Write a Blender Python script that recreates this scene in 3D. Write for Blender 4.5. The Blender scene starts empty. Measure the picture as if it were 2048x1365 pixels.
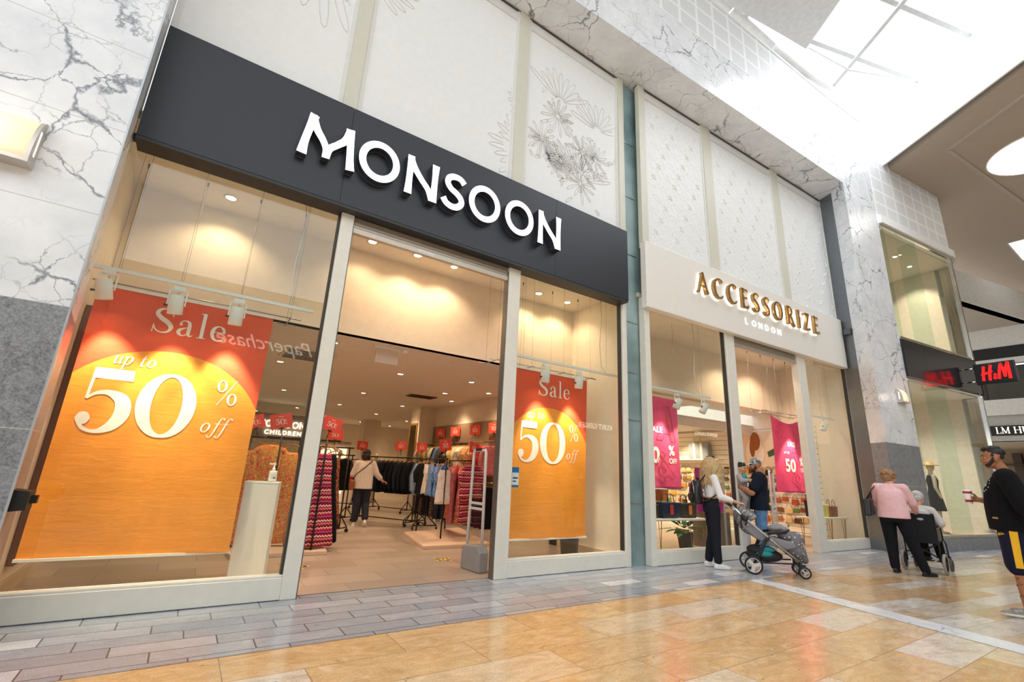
import bpy, bmesh, math, random
from mathutils import Vector, Matrix, Quaternion
PI = math.pi
R = math.radians
sc = bpy.context.scene
COL = sc.collection

# ---------------------------------------------------------------- camera
def look_matrix(yaw, pitch, roll):
    cy, sy, cp, sp = math.cos(yaw), math.sin(yaw), math.cos(pitch), math.sin(pitch)
    f = Vector((sy * cp, cy * cp, sp)); r = Vector((cy, -sy, 0)); u = r.cross(f)
    r2 = r * math.cos(roll) + u * math.sin(roll); u2 = -r * math.sin(roll) + u * math.cos(roll)
    return Matrix((r2, u2, -f)).transposed()
cam = bpy.data.cameras.new('camera')
cam.sensor_width = 36.0
cam.lens = 937.49 * 36 / 2048
cam.clip_end = 300
cam_o = bpy.data.objects.new('camera', cam)
COL.objects.link(cam_o)
cam_o.matrix_world = Matrix.Translation((0, -5.3268, 1.27)) @ look_matrix(.5848, .2746, .0487).to_4x4()
sc.camera = cam_o

# ---------------------------------------------------------------- world, exposure
sc.view_settings.view_transform = 'Standard'
sc.view_settings.look = 'None'
sc.view_settings.gamma = 1
sc.view_settings.exposure = 0.46
SKY = 1.55
w = bpy.data.worlds.new('overcast_sky'); sc.world = w; w.use_nodes = True
bg = w.node_tree.nodes['Background']
bg.inputs[0].default_value = (.90, .955, 1, 1)
bg.inputs[1].default_value = SKY
day = bpy.data.lights.new('skylight_fill', 'AREA'); day.shape = 'RECTANGLE'; day.size = 3.4; day.size_y = 8; day.energy = 280; day.color = (.95, .98, 1)  # area lamp added over the skylight to brighten the walls beside it
day_o = bpy.data.objects.new('skylight_fill', day); COL.objects.link(day_o)
day_o.location = (11.3, -4.6, 12.6); day_o.rotation_euler = (0, 0, math.atan2(.83, .56) - PI / 2)
LAMP = 2.1     # master level of the shops' own lamps

# ---------------------------------------------------------------- materials
class N:
    """small node helper"""
    def __init__(s, name):
        s.m = bpy.data.materials.new(name); s.m.use_nodes = True
        s.t = s.m.node_tree; s.b = s.t.nodes['Principled BSDF']; s.out = s.t.nodes['Material Output']
    def n(s, typ, ins=None, **kw):
        nd = s.t.nodes.new(typ)
        for k, v in kw.items(): setattr(nd, k, v)
        for k, v in (ins or {}).items():
            if isinstance(v, bpy.types.NodeSocket): s.t.links.new(v, nd.inputs[k])
            else: nd.inputs[k].default_value = v
        return nd
    def math(s, op, a, b=0.0, c=0.0):
        return s.n('ShaderNodeMath', {0: a, 1: b, 2: c}, operation=op).outputs[0]
    def ramp(s, fac, stops, interp='LINEAR'):
        nd = s.n('ShaderNodeValToRGB', {'Fac': fac}); cr = nd.color_ramp; cr.interpolation = interp
        while len(cr.elements) < len(stops): cr.elements.new(.5)
        for e, (p, c) in zip(cr.elements, stops):
            e.position = p; e.color = (c[0], c[1], c[2], 1) if hasattr(c, '__len__') else (c, c, c, 1)
        return nd.outputs[0]
    def mix(s, f, a, b, blend='MIX'):
        nd = s.t.nodes.new('ShaderNodeMix'); nd.data_type = 'RGBA'; nd.blend_type = blend
        for i, v in ((0, f), (6, a), (7, b)):
            if isinstance(v, bpy.types.NodeSocket): s.t.links.new(v, nd.inputs[i])
            else: nd.inputs[i].default_value = v if i == 0 else (v[0], v[1], v[2], 1)
        return nd.outputs[2]
    def obj(s): return s.n('ShaderNodeTexCoord').outputs['Object']
    def noise(s, vec, scale, detail=4, rough=.55, dist=0, out=0):
        return s.n('ShaderNodeTexNoise', {'Vector': vec, 'Scale': scale, 'Detail': detail, 'Roughness': rough, 'Distortion': dist}).outputs[out]
    def set(s, **kw):
        for k, v in kw.items():
            k = {'color': 'Base Color', 'rough': 'Roughness', 'metal': 'Metallic', 'normal': 'Normal', 'spec': 'Specular IOR Level',
                 'ecol': 'Emission Color', 'estr': 'Emission Strength', 'coat': 'Coat Weight'}.get(k, k)
            if isinstance(v, bpy.types.NodeSocket): s.t.links.new(v, s.b.inputs[k])
            elif hasattr(v, '__len__'): s.b.inputs[k].default_value = (v[0], v[1], v[2], 1)
            else: s.b.inputs[k].default_value = v
        return s.m
    def bump(s, h, strength=.2, dist=.01):
        return s.n('ShaderNodeBump', {'Height': h, 'Strength': strength, 'Distance': dist}).outputs[0]

def srgb(h):
    h = h.lstrip('#'); v = [int(h[i:i + 2], 16) / 255 for i in (0, 2, 4)]
    return tuple(c / 12.92 if c <= .04045 else ((c + .055) / 1.055) ** 2.4 for c in v)
_mats = {}
def M(hexc, rough=.5, metal=0, var=.06, scale=9, emit=0, spec=.5, bump=0, alpha=None):
    """plain material with a slight procedural unevenness"""
    key = (hexc, rough, metal, var, scale, emit, spec, bump)
    if key in _mats: return _mats[key]
    q = N('mat_' + hexc.strip('#')); c = srgb(hexc)
    v = q.obj(); nz = q.noise(v, scale, 3)
    lo = tuple(x * (1 - var) for x in c); hi = tuple(min(1, x * (1 + var)) for x in c)
    col = q.ramp(nz, [(.3, lo), (.7, hi)])
    q.set(color=col, rough=rough, metal=metal, spec=spec)
    if emit: q.set(ecol=c, estr=emit)
    if bump: q.set(normal=q.bump(q.noise(v, scale * 12, 4), bump, .004))
    _mats[key] = q.m
    return q.m

# ---------------------------------------------------------------- mesh helpers
def box(bm, x0, x1, y0, y1, z0, z1, mi=0):
    vs = [bm.verts.new(p) for p in ((x0, y0, z0), (x1, y0, z0), (x1, y1, z0), (x0, y1, z0), (x0, y0, z1), (x1, y0, z1), (x1, y1, z1), (x0, y1, z1))]
    fs = []
    for f in ((3, 2, 1, 0), (4, 5, 6, 7), (0, 1, 5, 4), (1, 2, 6, 5), (2, 3, 7, 6), (3, 0, 4, 7)):
        fc = bm.faces.new([vs[i] for i in f]); fc.material_index = mi; fs.append(fc)
    return vs
def obox(bm, c, ux, uy, uz, mi=0):
    """box from centre and three half vectors"""
    c = Vector(c); ux, uy, uz = Vector(ux), Vector(uy), Vector(uz)
    vs = [bm.verts.new(c + ux * a + uy * b + uz * d) for d in (-1, 1) for a, b in ((-1, -1), (1, -1), (1, 1), (-1, 1))]
    for f in ((3, 2, 1, 0), (4, 5, 6, 7), (0, 1, 5, 4), (1, 2, 6, 5), (2, 3, 7, 6), (3, 0, 4, 7)):
        bm.faces.new([vs[i] for i in f]).material_index = mi
    return vs
def bar(bm, a, b, w, h, up=(0, 0, 1), mi=0):
    """rectangular bar from a to b"""
    a, b = Vector(a), Vector(b); d = b - a; up = Vector(up)
    if abs(d.normalized().dot(up)) > .98: up = Vector((0, 1, 0))
    s = d.cross(up).normalized(); u = s.cross(d).normalized()
    return obox(bm, (a + b) / 2, d / 2, s * w / 2, u * h / 2, mi)
def tube(bm, pts, r, seg=8, mi=0, cap=True, closed=False):
    """round tube through points, r scalar or list"""
    pts = [Vector(p) for p in pts]; n = len(pts); rings = []
    rr = r if hasattr(r, '__len__') else [r] * n
    prev = None
    for i, p in enumerate(pts):
        a = pts[i - 1] if (i or closed) else p; b = pts[(i + 1) % n] if (i < n - 1 or closed) else p
        t = (b - a).normalized()
        if prev is None:
            x = t.cross(Vector((0, 0, 1)))
            if x.length < .05: x = t.cross(Vector((0, 1, 0)))
        else: x = prev - t * prev.dot(t)
        x.normalize(); prev = x; y = t.cross(x)
        rings.append([bm.verts.new(p + (x * math.cos(2 * PI * k / seg) + y * math.sin(2 * PI * k / seg)) * rr[i]) for k in range(seg)])
    for i in range(n if closed else n - 1):
        A, B = rings[i], rings[(i + 1) % n]
        for k in range(seg):
            f = bm.faces.new((A[k], A[(k + 1) % seg], B[(k + 1) % seg], B[k])); f.material_index = mi; f.smooth = True
    if cap and not closed:
        bm.faces.new(rings[0][::-1]).material_index = mi; bm.faces.new(rings[-1]).material_index = mi
    return rings
def lathe(bm, prof, c=(0, 0, 0), seg=24, axis=(0, 0, 1), mi=0):
    """profile of (radius, height) turned about axis"""
    c = Vector(c); az = Vector(axis).normalized(); ax = az.orthogonal().normalized(); ay = az.cross(ax); rings = []
    for r, h in prof:
        rings.append([bm.verts.new(c + az * h + (ax * math.cos(2 * PI * k / seg) + ay * math.sin(2 * PI * k / seg)) * max(r, 1e-4)) for k in range(seg)])
    for A, B in zip(rings, rings[1:]):
        for k in range(seg):
            f = bm.faces.new((A[k], A[(k + 1) % seg], B[(k + 1) % seg], B[k])); f.material_index = mi; f.smooth = True
    bm.faces.new(rings[0][::-1]).material_index = mi; bm.faces.new(rings[-1]).material_index = mi
def ell(bm, c, r, rot=None, seg=14, rings=9, mi=0):
    """ellipsoid; r = (rx, ry, rz)"""
    mt = Matrix.Translation(Vector(c)) @ (rot.to_4x4() if rot else Matrix.Identity(4)) @ Matrix.Diagonal((r[0], r[1], r[2], 1))
    res = bmesh.ops.create_uvsphere(bm, u_segments=seg, v_segments=rings, radius=1, matrix=mt)
    for v in res['verts']:
        for f in v.link_faces: f.material_index = mi; f.smooth = True
def cone(bm, a, b, ra, rb, seg=12, mi=0):
    """rounded limb from a to b"""
    a, b = Vector(a), Vector(b); d = (b - a); L = d.length or 1e-4; t = d / L; pts = []; rs = []
    for k in range(4): an = PI / 2 * (1 - k / 4); pts.append(a - t * ra * math.sin(an)); rs.append(max(ra * math.cos(an), .0008))
    for k in range(5): pts.append(a + d * k / 4); rs.append(ra + (rb - ra) * k / 4)
    for k in range(1, 5): an = PI / 2 * k / 4; pts.append(b + t * rb * math.sin(an)); rs.append(max(rb * math.cos(an), .0008))
    tube(bm, pts, rs, seg, mi)
def limb(bm, pts, rs, seg=12, mi=0):
    for i in range(len(pts) - 1): cone(bm, pts[i], pts[i + 1], rs[i], rs[i + 1], seg, mi)
def loft(bm, rows, seg=24, mi=0, cap=True, smooth=True):
    """rows of (centre, rx, ry[, angle]) ellipses stacked upward"""
    rings = []
    for row in rows:
        c, rx, ry = Vector(row[0]), row[1], row[2]; an = row[3] if len(row) > 3 else 0
        rg = []
        for k in range(seg):
            x, y = rx * math.cos(2 * PI * k / seg), ry * math.sin(2 * PI * k / seg)
            rg.append(bm.verts.new(c + Vector((x * math.cos(an) - y * math.sin(an), x * math.sin(an) + y * math.cos(an), 0))))
        rings.append(rg)
    for A, B in zip(rings, rings[1:]):
        for k in range(seg):
            f = bm.faces.new((A[k], A[(k + 1) % seg], B[(k + 1) % seg], B[k])); f.smooth = smooth; f.material_index = mi
    if cap: bm.faces.new(rings[0][::-1]).material_index = mi; bm.faces.new(rings[-1]).material_index = mi
    return rings
def prism(bm, poly, v0, v1, mi=0):
    """polygon (list of 3D points) swept from +v0 to +v1"""
    A = [bm.verts.new(Vector(p) + Vector(v0)) for p in poly]; B = [bm.verts.new(Vector(p) + Vector(v1)) for p in poly]
    n = len(poly); fs = [bm.faces.new(A[::-1]), bm.faces.new(B)]
    for i in range(n): fs.append(bm.faces.new((A[i], A[(i + 1) % n], B[(i + 1) % n], B[i])))
    for f in fs: f.material_index = mi

def BM(): return bmesh.new()
def obj(name, bm, mat, parent=None, loc=None, mods=None):
    me = bpy.data.meshes.new(name)
    bmesh.ops.recalc_face_normals(bm, faces=bm.faces)
    bm.to_mesh(me); bm.free()
    for m in (mat if isinstance(mat, (list, tuple)) else [mat]): me.materials.append(m)
    o = bpy.data.objects.new(name, me); COL.objects.link(o)
    if parent: o.parent = parent
    if loc: o.location = loc
    return o
def bevel(o, w=.01, seg=2):
    m = o.modifiers.new('bevel', 'BEVEL'); m.width = w; m.segments = seg; m.limit_method = 'ANGLE'; m.angle_limit = R(40)
    return o
def tag(o, label, cat, group=None, kind=None):
    o['label'] = label; o['category'] = cat
    if group: o['group'] = group
    if kind: o['kind'] = kind
    return o
def thing(name, label, cat, loc=(0, 0, 0), rz=0, group=None):
    o = bpy.data.objects.new(name, None); COL.objects.link(o); o.empty_display_size = .1
    o.location = loc; o.rotation_euler = (0, 0, rz)
    return tag(o, label, cat, group)
def struct(name, bm, mat, parent=None):
    o = obj(name, bm, mat, parent)
    if not parent: o['kind'] = 'structure'
    return o
def dup(o, parent=None, loc=None, rz=None, label=None):
    c = o.copy(); COL.objects.link(c)
    if parent: c.parent = parent
    if loc is not None: c.location = loc
    if rz is not None: c.rotation_euler = (0, 0, rz)
    if label: c['label'] = label
    for ch in list(o.children): dup(ch, c)
    return c
def recolor(o, i, mat):
    o.material_slots[i].link = 'OBJECT'; o.material_slots[i].material = mat
def bake(o):
    """apply the modifiers of a freshly built mesh object"""
    dg = bpy.context.evaluated_depsgraph_get()
    me = bpy.data.meshes.new_from_object(o.evaluated_get(dg), depsgraph=dg)
    o.modifiers.clear(); o.data = me
    return o
def organic(name, bm, mat, parent=None, voxel=.008, smooth=6, fac=.5):
    """fuse overlapping shapes into one continuous skin"""
    o = obj(name, bm, mat, parent)
    r = o.modifiers.new('fuse', 'REMESH'); r.mode = 'VOXEL'; r.voxel_size = voxel; r.use_smooth_shade = True
    if smooth:
        s = o.modifiers.new('soft', 'SMOOTH'); s.iterations = smooth; s.factor = fac
    bpy.context.view_layer.update()
    return bake(o)

ORD = 'first second third fourth fifth sixth seventh eighth ninth tenth eleventh twelfth thirteenth fourteenth fifteenth sixteenth seventeenth eighteenth nineteenth twentieth twenty-first twenty-second twenty-third twenty-fourth twenty-fifth twenty-sixth twenty-seventh twenty-eighth twenty-ninth thirtieth'.split()

# ---------------------------------------------------------------- lettering
def cat(pts, n=8, closed=False):
    """Catmull-Rom through (x, y, w)"""
    P = [tuple(p) for p in pts]; L = len(P); out = []
    rng = range(L if closed else L - 1)
    for i in rng:
        p0 = P[i - 1] if (i or closed) else P[0]; p1 = P[i]; p2 = P[(i + 1) % L]; p3 = P[(i + 2) % L] if (closed or i + 2 < L) else P[-1]
        for k in range(n):
            t = k / n
            out.append(tuple(.5 * (2 * b + (c - a) * t + (2 * a - 5 * b + 4 * c - d) * t * t + (3 * b - a - 3 * c + d) * t ** 3) for a, b, c, d in zip(p0, p1, p2, p3)))
    if not closed: out.append(P[-1])
    return out
def ring(cx, cy, rx, ry, thin, thick=None, n=40, pw=1.4):
    thick = thick or thin
    return ('C', [(cx + rx * math.cos(2 * PI * k / n), cy + ry * math.sin(2 * PI * k / n), thin + (thick - thin) * abs(math.cos(2 * PI * k / n)) ** pw) for k in range(n)])
def S(*p): return ('S', list(p))      # smooth stroke
def L(*p): return ('L', list(p))      # straight stroke
def dot(x, y, r): return ('S', [(x - r * .98, y, r * .1), (x - r * .6, y, r * 1.6), (x, y, r * 2), (x + r * .6, y, r * 1.6), (x + r * .98, y, r * .1)])
def strokes(bm, sts, mp, depth=0.0, nv=(0, -1, 0), mi=0, ms=None):
    """draw strokes; mp maps 2D to 3D, nv is the outward direction, depth the thickness"""
    nv = Vector(nv); ms = mi if ms is None else ms
    for kind, pts in sts:
        closed = kind == 'C'
        q = pts if kind in 'CL' else cat(pts)
        n = len(q); A = []; B = []
        for i in range(n):
            a = q[i - 1] if (i or closed) else q[i]; b = q[(i + 1) % n] if (i < n - 1 or closed) else q[i]
            tx, ty = b[0] - a[0], b[1] - a[1]; ln = math.hypot(tx, ty) or 1
            nx, ny = -ty / ln, tx / ln; x, y, ww = q[i]; h = max(ww, .004) / 2
            if kind == 'L' and 0 < i < n - 1:
                t1 = (q[i][0] - a[0], q[i][1] - a[1]); l1 = math.hypot(*t1) or 1; c = (-t1[1] * nx + t1[0] * ny) / l1; c = (nx * -t1[1] + ny * t1[0]) / l1
                h = h / max(.35, abs(c))
            A.append((x + nx * h, y + ny * h)); B.append((x - nx * h, y - ny * h))
        fa = [bm.verts.new(mp(*p) + nv * depth) for p in A]; fb = [bm.verts.new(mp(*p) + nv * depth) for p in B]
        if depth:
            ba = [bm.verts.new(mp(*p)) for p in A]; bb = [bm.verts.new(mp(*p)) for p in B]
        for i in range(n if closed else n - 1):
            j = (i + 1) % n
            bm.faces.new((fa[i], fb[i], fb[j], fa[j])).material_index = mi
            if depth:
                bm.faces.new((fa[j], ba[j], ba[i], fa[i])).material_index = ms; bm.faces.new((fb[i], bb[i], bb[j], fb[j])).material_index = ms
        if depth and not closed:
            bm.faces.new((fa[0], ba[0], bb[0], fb[0])).material_index = ms; bm.faces.new((fa[-1], fb[-1], bb[-1], ba[-1])).material_index = ms
SERIF = {
 'S': (.68, [S((.60, .76, .03), (.54, .92, .05), (.34, .985, .05), (.15, .91, .11), (.09, .75, .15), (.24, .59, .17), (.47, .45, .18), (.61, .28, .15), (.54, .09, .09), (.33, .015, .05), (.13, .10, .05), (.05, .27, .03)), L((.61, .70, .035), (.62, 1.0, .035)), L((.03, 0, .035), (.04, .32, .035))]),
 'a': (.60, [S((.10, .46, .06), (.13, .57, .05), (.25, .625, .045), (.38, .58, .10), (.42, .44, .13), (.42, .2, .13), (.44, .06, .09), (.50, .02, .05), (.58, .07, .03)), dot(.12, .47, .06), S((.42, .37, .03), (.26, .32, .05), (.11, .22, .12), (.10, .10, .12), (.22, .01, .05), (.36, .07, .04), (.42, .17, .03))]),
 'l': (.32, [L((.16, .0, .13), (.16, 1.05, .13)), L((.01, .015, .03), (.31, .015, .03)), L((.02, 1.03, .035), (.16, 1.03, .035))]),
 'e': (.58, [L((.09, .36, .035), (.50, .36, .035)), S((.50, .35, .10), (.46, .53, .10), (.30, .62, .045), (.14, .53, .11), (.08, .32, .14), (.14, .1, .11), (.30, .01, .05), (.45, .06, .04), (.53, .18, .03))]),
 'u': (.60, [S((.02, .5, .03), (.1, .6, .05), (.15, .52, .10), (.13, .2, .11), (.18, .04, .08), (.3, .05, .05), (.42, .25, .04), (.45, .5, .05)), S((.46, .61, .09), (.44, .15, .10), (.48, .02, .06), (.57, .14, .03))]),
 'p': (.60, [L((.14, .6, .10), (.14, -.33, .10)), L((.02, -.33, .03), (.26, -.33, .03)), S((.0, .5, .03), (.07, .6, .05), (.14, .58, .05)), S((.14, .4, .03), (.25, .57, .05), (.41, .58, .09), (.49, .36, .12), (.41, .09, .09), (.27, .01, .05), (.15, .1, .03))]),
 't': (.42, [S((.16, .85, .03), (.15, .5, .10), (.15, .12, .10), (.22, .01, .07), (.35, .13, .03)), L((.02, .6, .035), (.34, .6, .035))]),
 'o': (.58, [ring(.28, .31, .21, .285, .045, .12)]),
 'f': (.44, [S((.56, .94, .05), (.47, 1.01, .05), (.37, .9, .07), (.31, .55, .10), (.26, .05, .10), (.19, -.24, .06), (.07, -.3, .05), (-.02, -.22, .04)), dot(.56, .92, .05), dot(-.01, -.21, .05), L((.14, .6, .035), (.50, .6, .035))]),
 '%': (1.0, [ring(.24, .75, .17, .22, .04, .10), ring(.76, .25, .17, .22, .04, .10), L((.14, -.02, .035), (.86, 1.02, .035))]),
 '5': (.78, [L((.14, .905, .17), (.64, .905, .17)), L((.14, .98, .04), (.11, .50, .04)), S((.11, .50, .03), (.22, .59, .05), (.38, .61, .09), (.56, .51, .19), (.60, .31, .21), (.51, .12, .16), (.33, .015, .06), (.16, .05, .05), (.07, .18, .06)), dot(.13, .20, .095)]),
 '0': (.90, [ring(.42, .5, .32, .495, .05, .21)]),
 'L': (.62, [L((.16, 0, .13), (.16, 1, .13)), L((.02, .02, .035), (.58, .02, .035)), L((.02, .98, .035), (.30, .98, .035)), L((.57, 0, .035), (.59, .26, .035))]),
 'M': (1.0, [L((.14, 0, .05), (.16, 1, .05)), L((.16, .98, .13), (.50, .05, .13)), L((.50, .03, .04), (.82, .98, .04)), L((.84, 0, .13), (.84, 1, .13)), L((.02, .02, .035), (.27, .02, .035)), L((.70, .02, .035), (.98, .02, .035)), L((.02, .98, .035), (.2, .98, .035)), L((.8, .98, .035), (.98, .98, .035))]),
 'H': (.92, [L((.16, 0, .13), (.16, 1, .13)), L((.74, 0, .13), (.74, 1, .13)), L((.16, .5, .04), (.74, .5, .04)), L((.02, .02, .035), (.3, .02, .035)), L((.6, .02, .035), (.88, .02, .035)), L((.02, .98, .035), (.3, .98, .035)), L((.6, .98, .035), (.88, .98, .035))]),
 'U': (.86, [S((.16, 1, .13), (.16, .3, .13), (.28, .04, .1), (.44, .01, .05), (.62, .1, .045), (.68, .35, .04), (.68, 1, .04)), L((.02, .98, .035), (.3, .98, .035)), L((.56, .98, .035), (.80, .98, .035))]),
}
MONO = {
 'M': (1.22, [S((.07, 0, .21), (.09, .3, .165), (.15, .7, .165), (.20, .99, .20)), S((.17, .97, .16), (.29, .68, .17), (.46, .46, .155), (.55, .28, .15), (.57, .08, .17)), S((.57, .14, .17), (.62, .33, .155), (.78, .50, .15), (.93, .68, .17), (1.00, .97, .16)), S((1.00, .99, .20), (1.04, .7, .165), (1.08, .3, .165), (1.12, 0, .20))]),
 'O': (1.12, [ring(.5, .5, .415, .425, .165, .17)]),
 'N': (.96, [S((.10, 0, .20), (.10, .3, .165), (.10, .7, .165), (.10, 1, .18)), S((.08, .97, .17), (.2, .73, .17), (.42, .47, .155), (.62, .27, .16), (.74, .03, .18)), S((.78, 0, .19), (.78, .4, .165), (.78, .7, .165), (.78, 1, .20))]),
 'S': (.74, [S((.62, .80, .18), (.50, .90, .165), (.32, .91, .165), (.17, .83, .165), (.14, .69, .165), (.24, .56, .165), (.42, .47, .165), (.55, .36, .165), (.57, .23, .165), (.46, .11, .165), (.30, .08, .165), (.14, .13, .165), (.04, .25, .18))]),
}
FLARE = {
 'A': (.86, [S((.02, .0, .12), (.12, .12, .07), (.30, .6, .075), (.42, .98, .10)), S((.38, .98, .15), (.52, .55, .16), (.64, .2, .17), (.74, 0, .22)), S((.18, .30, .05), (.4, .33, .06), (.58, .30, .06))]),
 'C': (.84, [S((.76, .84, .16), (.62, .95, .08), (.44, .95, .08), (.2, .8, .15), (.11, .5, .19), (.2, .2, .16), (.42, .05, .09), (.62, .06, .08), (.78, .2, .05))]),
 'E': (.68, [S((.16, 0, .20), (.15, .3, .165), (.15, .7, .165), (.16, 1, .20)), S((.1, .95, .09), (.4, .94, .08), (.58, .90, .17)), S((.15, .52, .07), (.38, .52, .08), (.50, .52, .16)), S((.1, .05, .09), (.42, .06, .08), (.62, .11, .18))]),
 'S': (.66, [S((.56, .84, .14), (.44, .95, .08), (.28, .95, .09), (.13, .82, .14), (.14, .66, .16), (.3, .52, .17), (.48, .38, .17), (.52, .2, .15), (.40, .06, .09), (.22, .05, .08), (.06, .18, .12))]),
 'O': (1.0, [ring(.46, .5, .37, .45, .09, .20)]),
 'R': (.80, [S((.16, 0, .20), (.15, .3, .165), (.15, .7, .165), (.16, 1, .18)), S((.15, .94, .09), (.38, .95, .1), (.53, .76, .16), (.42, .55, .1), (.16, .5, .06)), S((.34, .5, .13), (.5, .3, .15), (.62, .1, .16), (.80, -.02, .12))]),
 'I': (.36, [S((.17, 0, .20), (.17, .3, .165), (.17, .7, .165), (.17, 1, .20))]),
 'Z': (.74, [S((.08, .88, .14), (.25, .94, .09), (.62, .95, .09)), L((.60, .96, .14), (.10, .04, .14)), S((.08, .05, .09), (.45, .06, .09), (.66, .13, .15))]),
}
def text_width(s, font, track=0): return sum((font[c][0] if c in font else .35) + track for c in s) - track
def write(bm, s, font, mp, size, x=0, y=0, track=0, shear=0, depth=0, nv=(0, -1, 0), mi=0, ms=None, sx=1):
    for c in s:
        if c in font:
            adv, sts = font[c]
            strokes(bm, sts, lambda u, v, X=x: mp(X + (u + shear * v) * size * sx, y + v * size), depth, nv, mi, ms)
            x += (adv + track) * size * sx
        else: x += (.35 + track) * size * sx
    return x
_fc = {}
def block(bm, s, mp, size, x=0, y=0, depth=0, nv=(0, -1, 0), align='LEFT', bold=0, track=1.0, mi=0, shear=0):
    """plain sans lettering (built-in typeface) as flat or thick mesh"""
    cu = bpy.data.curves.new('txt', 'FONT'); cu.body = s; cu.size = size; cu.align_x = align; cu.space_character = track; cu.offset = bold; cu.shear = shear
    cu.resolution_u = 3
    o = bpy.data.objects.new('txt', cu); COL.objects.link(o); bpy.context.view_layer.update()
    me = bpy.data.meshes.new_from_object(o.evaluated_get(bpy.context.evaluated_depsgraph_get()))
    nv = Vector(nv)
    base = [(v.co.x + x, v.co.y + y) for v in me.vertices]
    vs = [bm.verts.new(mp(*p) + nv * depth) for p in base]
    edges = {}
    for p in me.polygons:
        try: bm.faces.new([vs[i] for i in p.vertices]).material_index = mi
        except ValueError: continue
        for a, b in p.edge_keys: edges[(a, b)] = edges.get((a, b), 0) + 1
    if depth:
        bs = [bm.verts.new(mp(*p)) for p in base]
        for (a, b), k in edges.items():
            if k == 1: bm.faces.new((vs[a], vs[b], bs[b], bs[a])).material_index = mi
    bpy.data.objects.remove(o); bpy.data.meshes.remove(me); bpy.data.curves.remove(cu)
def plane_map(o, u, v):
    o, u, v = Vector(o), Vector(u), Vector(v)
    return lambda a, b: o + u * a + v * b
# ---------------------------------------------------------------- surface materials
def m_marble():
    q = N('white_marble'); v = q.obj()
    def warp(scale, amt, sd):
        d = q.noise(q.n('ShaderNodeVectorMath', {0: v, 1: (sd, sd * 2, sd * 3)}, operation='ADD').outputs[0], scale, 6, .62, 0, 1)
        return q.n('ShaderNodeVectorMath', {0: v, 1: q.n('ShaderNodeVectorMath', {0: d, 3: amt}, operation='SCALE').outputs[0]}, operation='ADD').outputs[0]
    e1 = q.n('ShaderNodeTexVoronoi', {'Vector': warp(1.6, .55, 1.3), 'Scale': 1.25}, feature='DISTANCE_TO_EDGE').outputs[0]
    e2 = q.n('ShaderNodeTexVoronoi', {'Vector': warp(3.0, .3, 4.1), 'Scale': 3.1}, feature='DISTANCE_TO_EDGE').outputs[0]
    e3 = q.n('ShaderNodeTexVoronoi', {'Vector': warp(6.0, .16, 7.7), 'Scale': 8.0}, feature='DISTANCE_TO_EDGE').outputs[0]
    mask = q.ramp(q.noise(v, .8, 3), [(.40, 0), (.55, 1)])
    mask2 = q.ramp(q.noise(v, 1.5, 3, .5, .3), [(.47, 0), (.60, .9)])
    mask3 = q.ramp(q.noise(v, 2.4, 3, .5, .5), [(.52, 0), (.66, .55)])
    w_ = q.math('MAXIMUM', q.math('ADD', q.math('MULTIPLY', q.noise(v, 3.1, 3, .6), .16), -.062), .006)
    v1 = q.math('MULTIPLY', q.n('ShaderNodeMapRange', {0: e1, 1: 0.0, 2: w_, 3: 1.0, 4: 0.0}).outputs[0], mask)
    v2 = q.math('MULTIPLY', q.n('ShaderNodeMapRange', {0: e2, 1: 0.0, 2: .022, 3: .8, 4: 0.0}).outputs[0], mask2)
    v3 = q.math('MULTIPLY', q.n('ShaderNodeMapRange', {0: e3, 1: 0.0, 2: .03, 3: .7, 4: 0.0}).outputs[0], mask3)
    cl = q.ramp(q.noise(v, 2.2, 5, .6), [(.3, srgb('#dfe2e6')), (.62, srgb('#f2f4f6'))])
    c = q.mix(q.math('MAXIMUM', q.math('MAXIMUM', v1, v2), v3), cl, srgb('#767b87'))
    xyz = q.n('ShaderNodeSeparateXYZ', {0: v})
    f = q.math('FRACT', q.math('ADD', q.math('MULTIPLY', xyz.outputs[2], 1 / .795), .0742))
    jz = q.math('LESS_THAN', f, .008 / .795)
    c = q.mix(q.math('MULTIPLY', jz, .45), c, srgb('#8f8b85'))
    return q.set(color=c, rough=.22, spec=.5)
def m_granite():
    q = N('grey_granite'); v = q.obj()
    n1 = q.noise(v, 2.2, 6, .7, 2.2); n2 = q.noise(v, 60, 2, .8)
    c = q.ramp(n1, [(.3, srgb('#74787d')), (.5, srgb('#8f9397')), (.56, srgb('#66696e')), (.7, srgb('#a3a6a9'))])
    c = q.mix(.35, c, q.ramp(n2, [(.35, srgb('#5c6065')), (.65, srgb('#b8babc'))]))
    xyz = q.n('ShaderNodeSeparateXYZ', {0: v})
    f = q.math('LESS_THAN', q.math('ABSOLUTE', q.math('SUBTRACT', xyz.outputs[2], 1.41)), .005)
    c = q.mix(q.math('MULTIPLY', f, .6), c, srgb('#c8c6c2'))
    return q.set(color=c, rough=.35)
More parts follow.
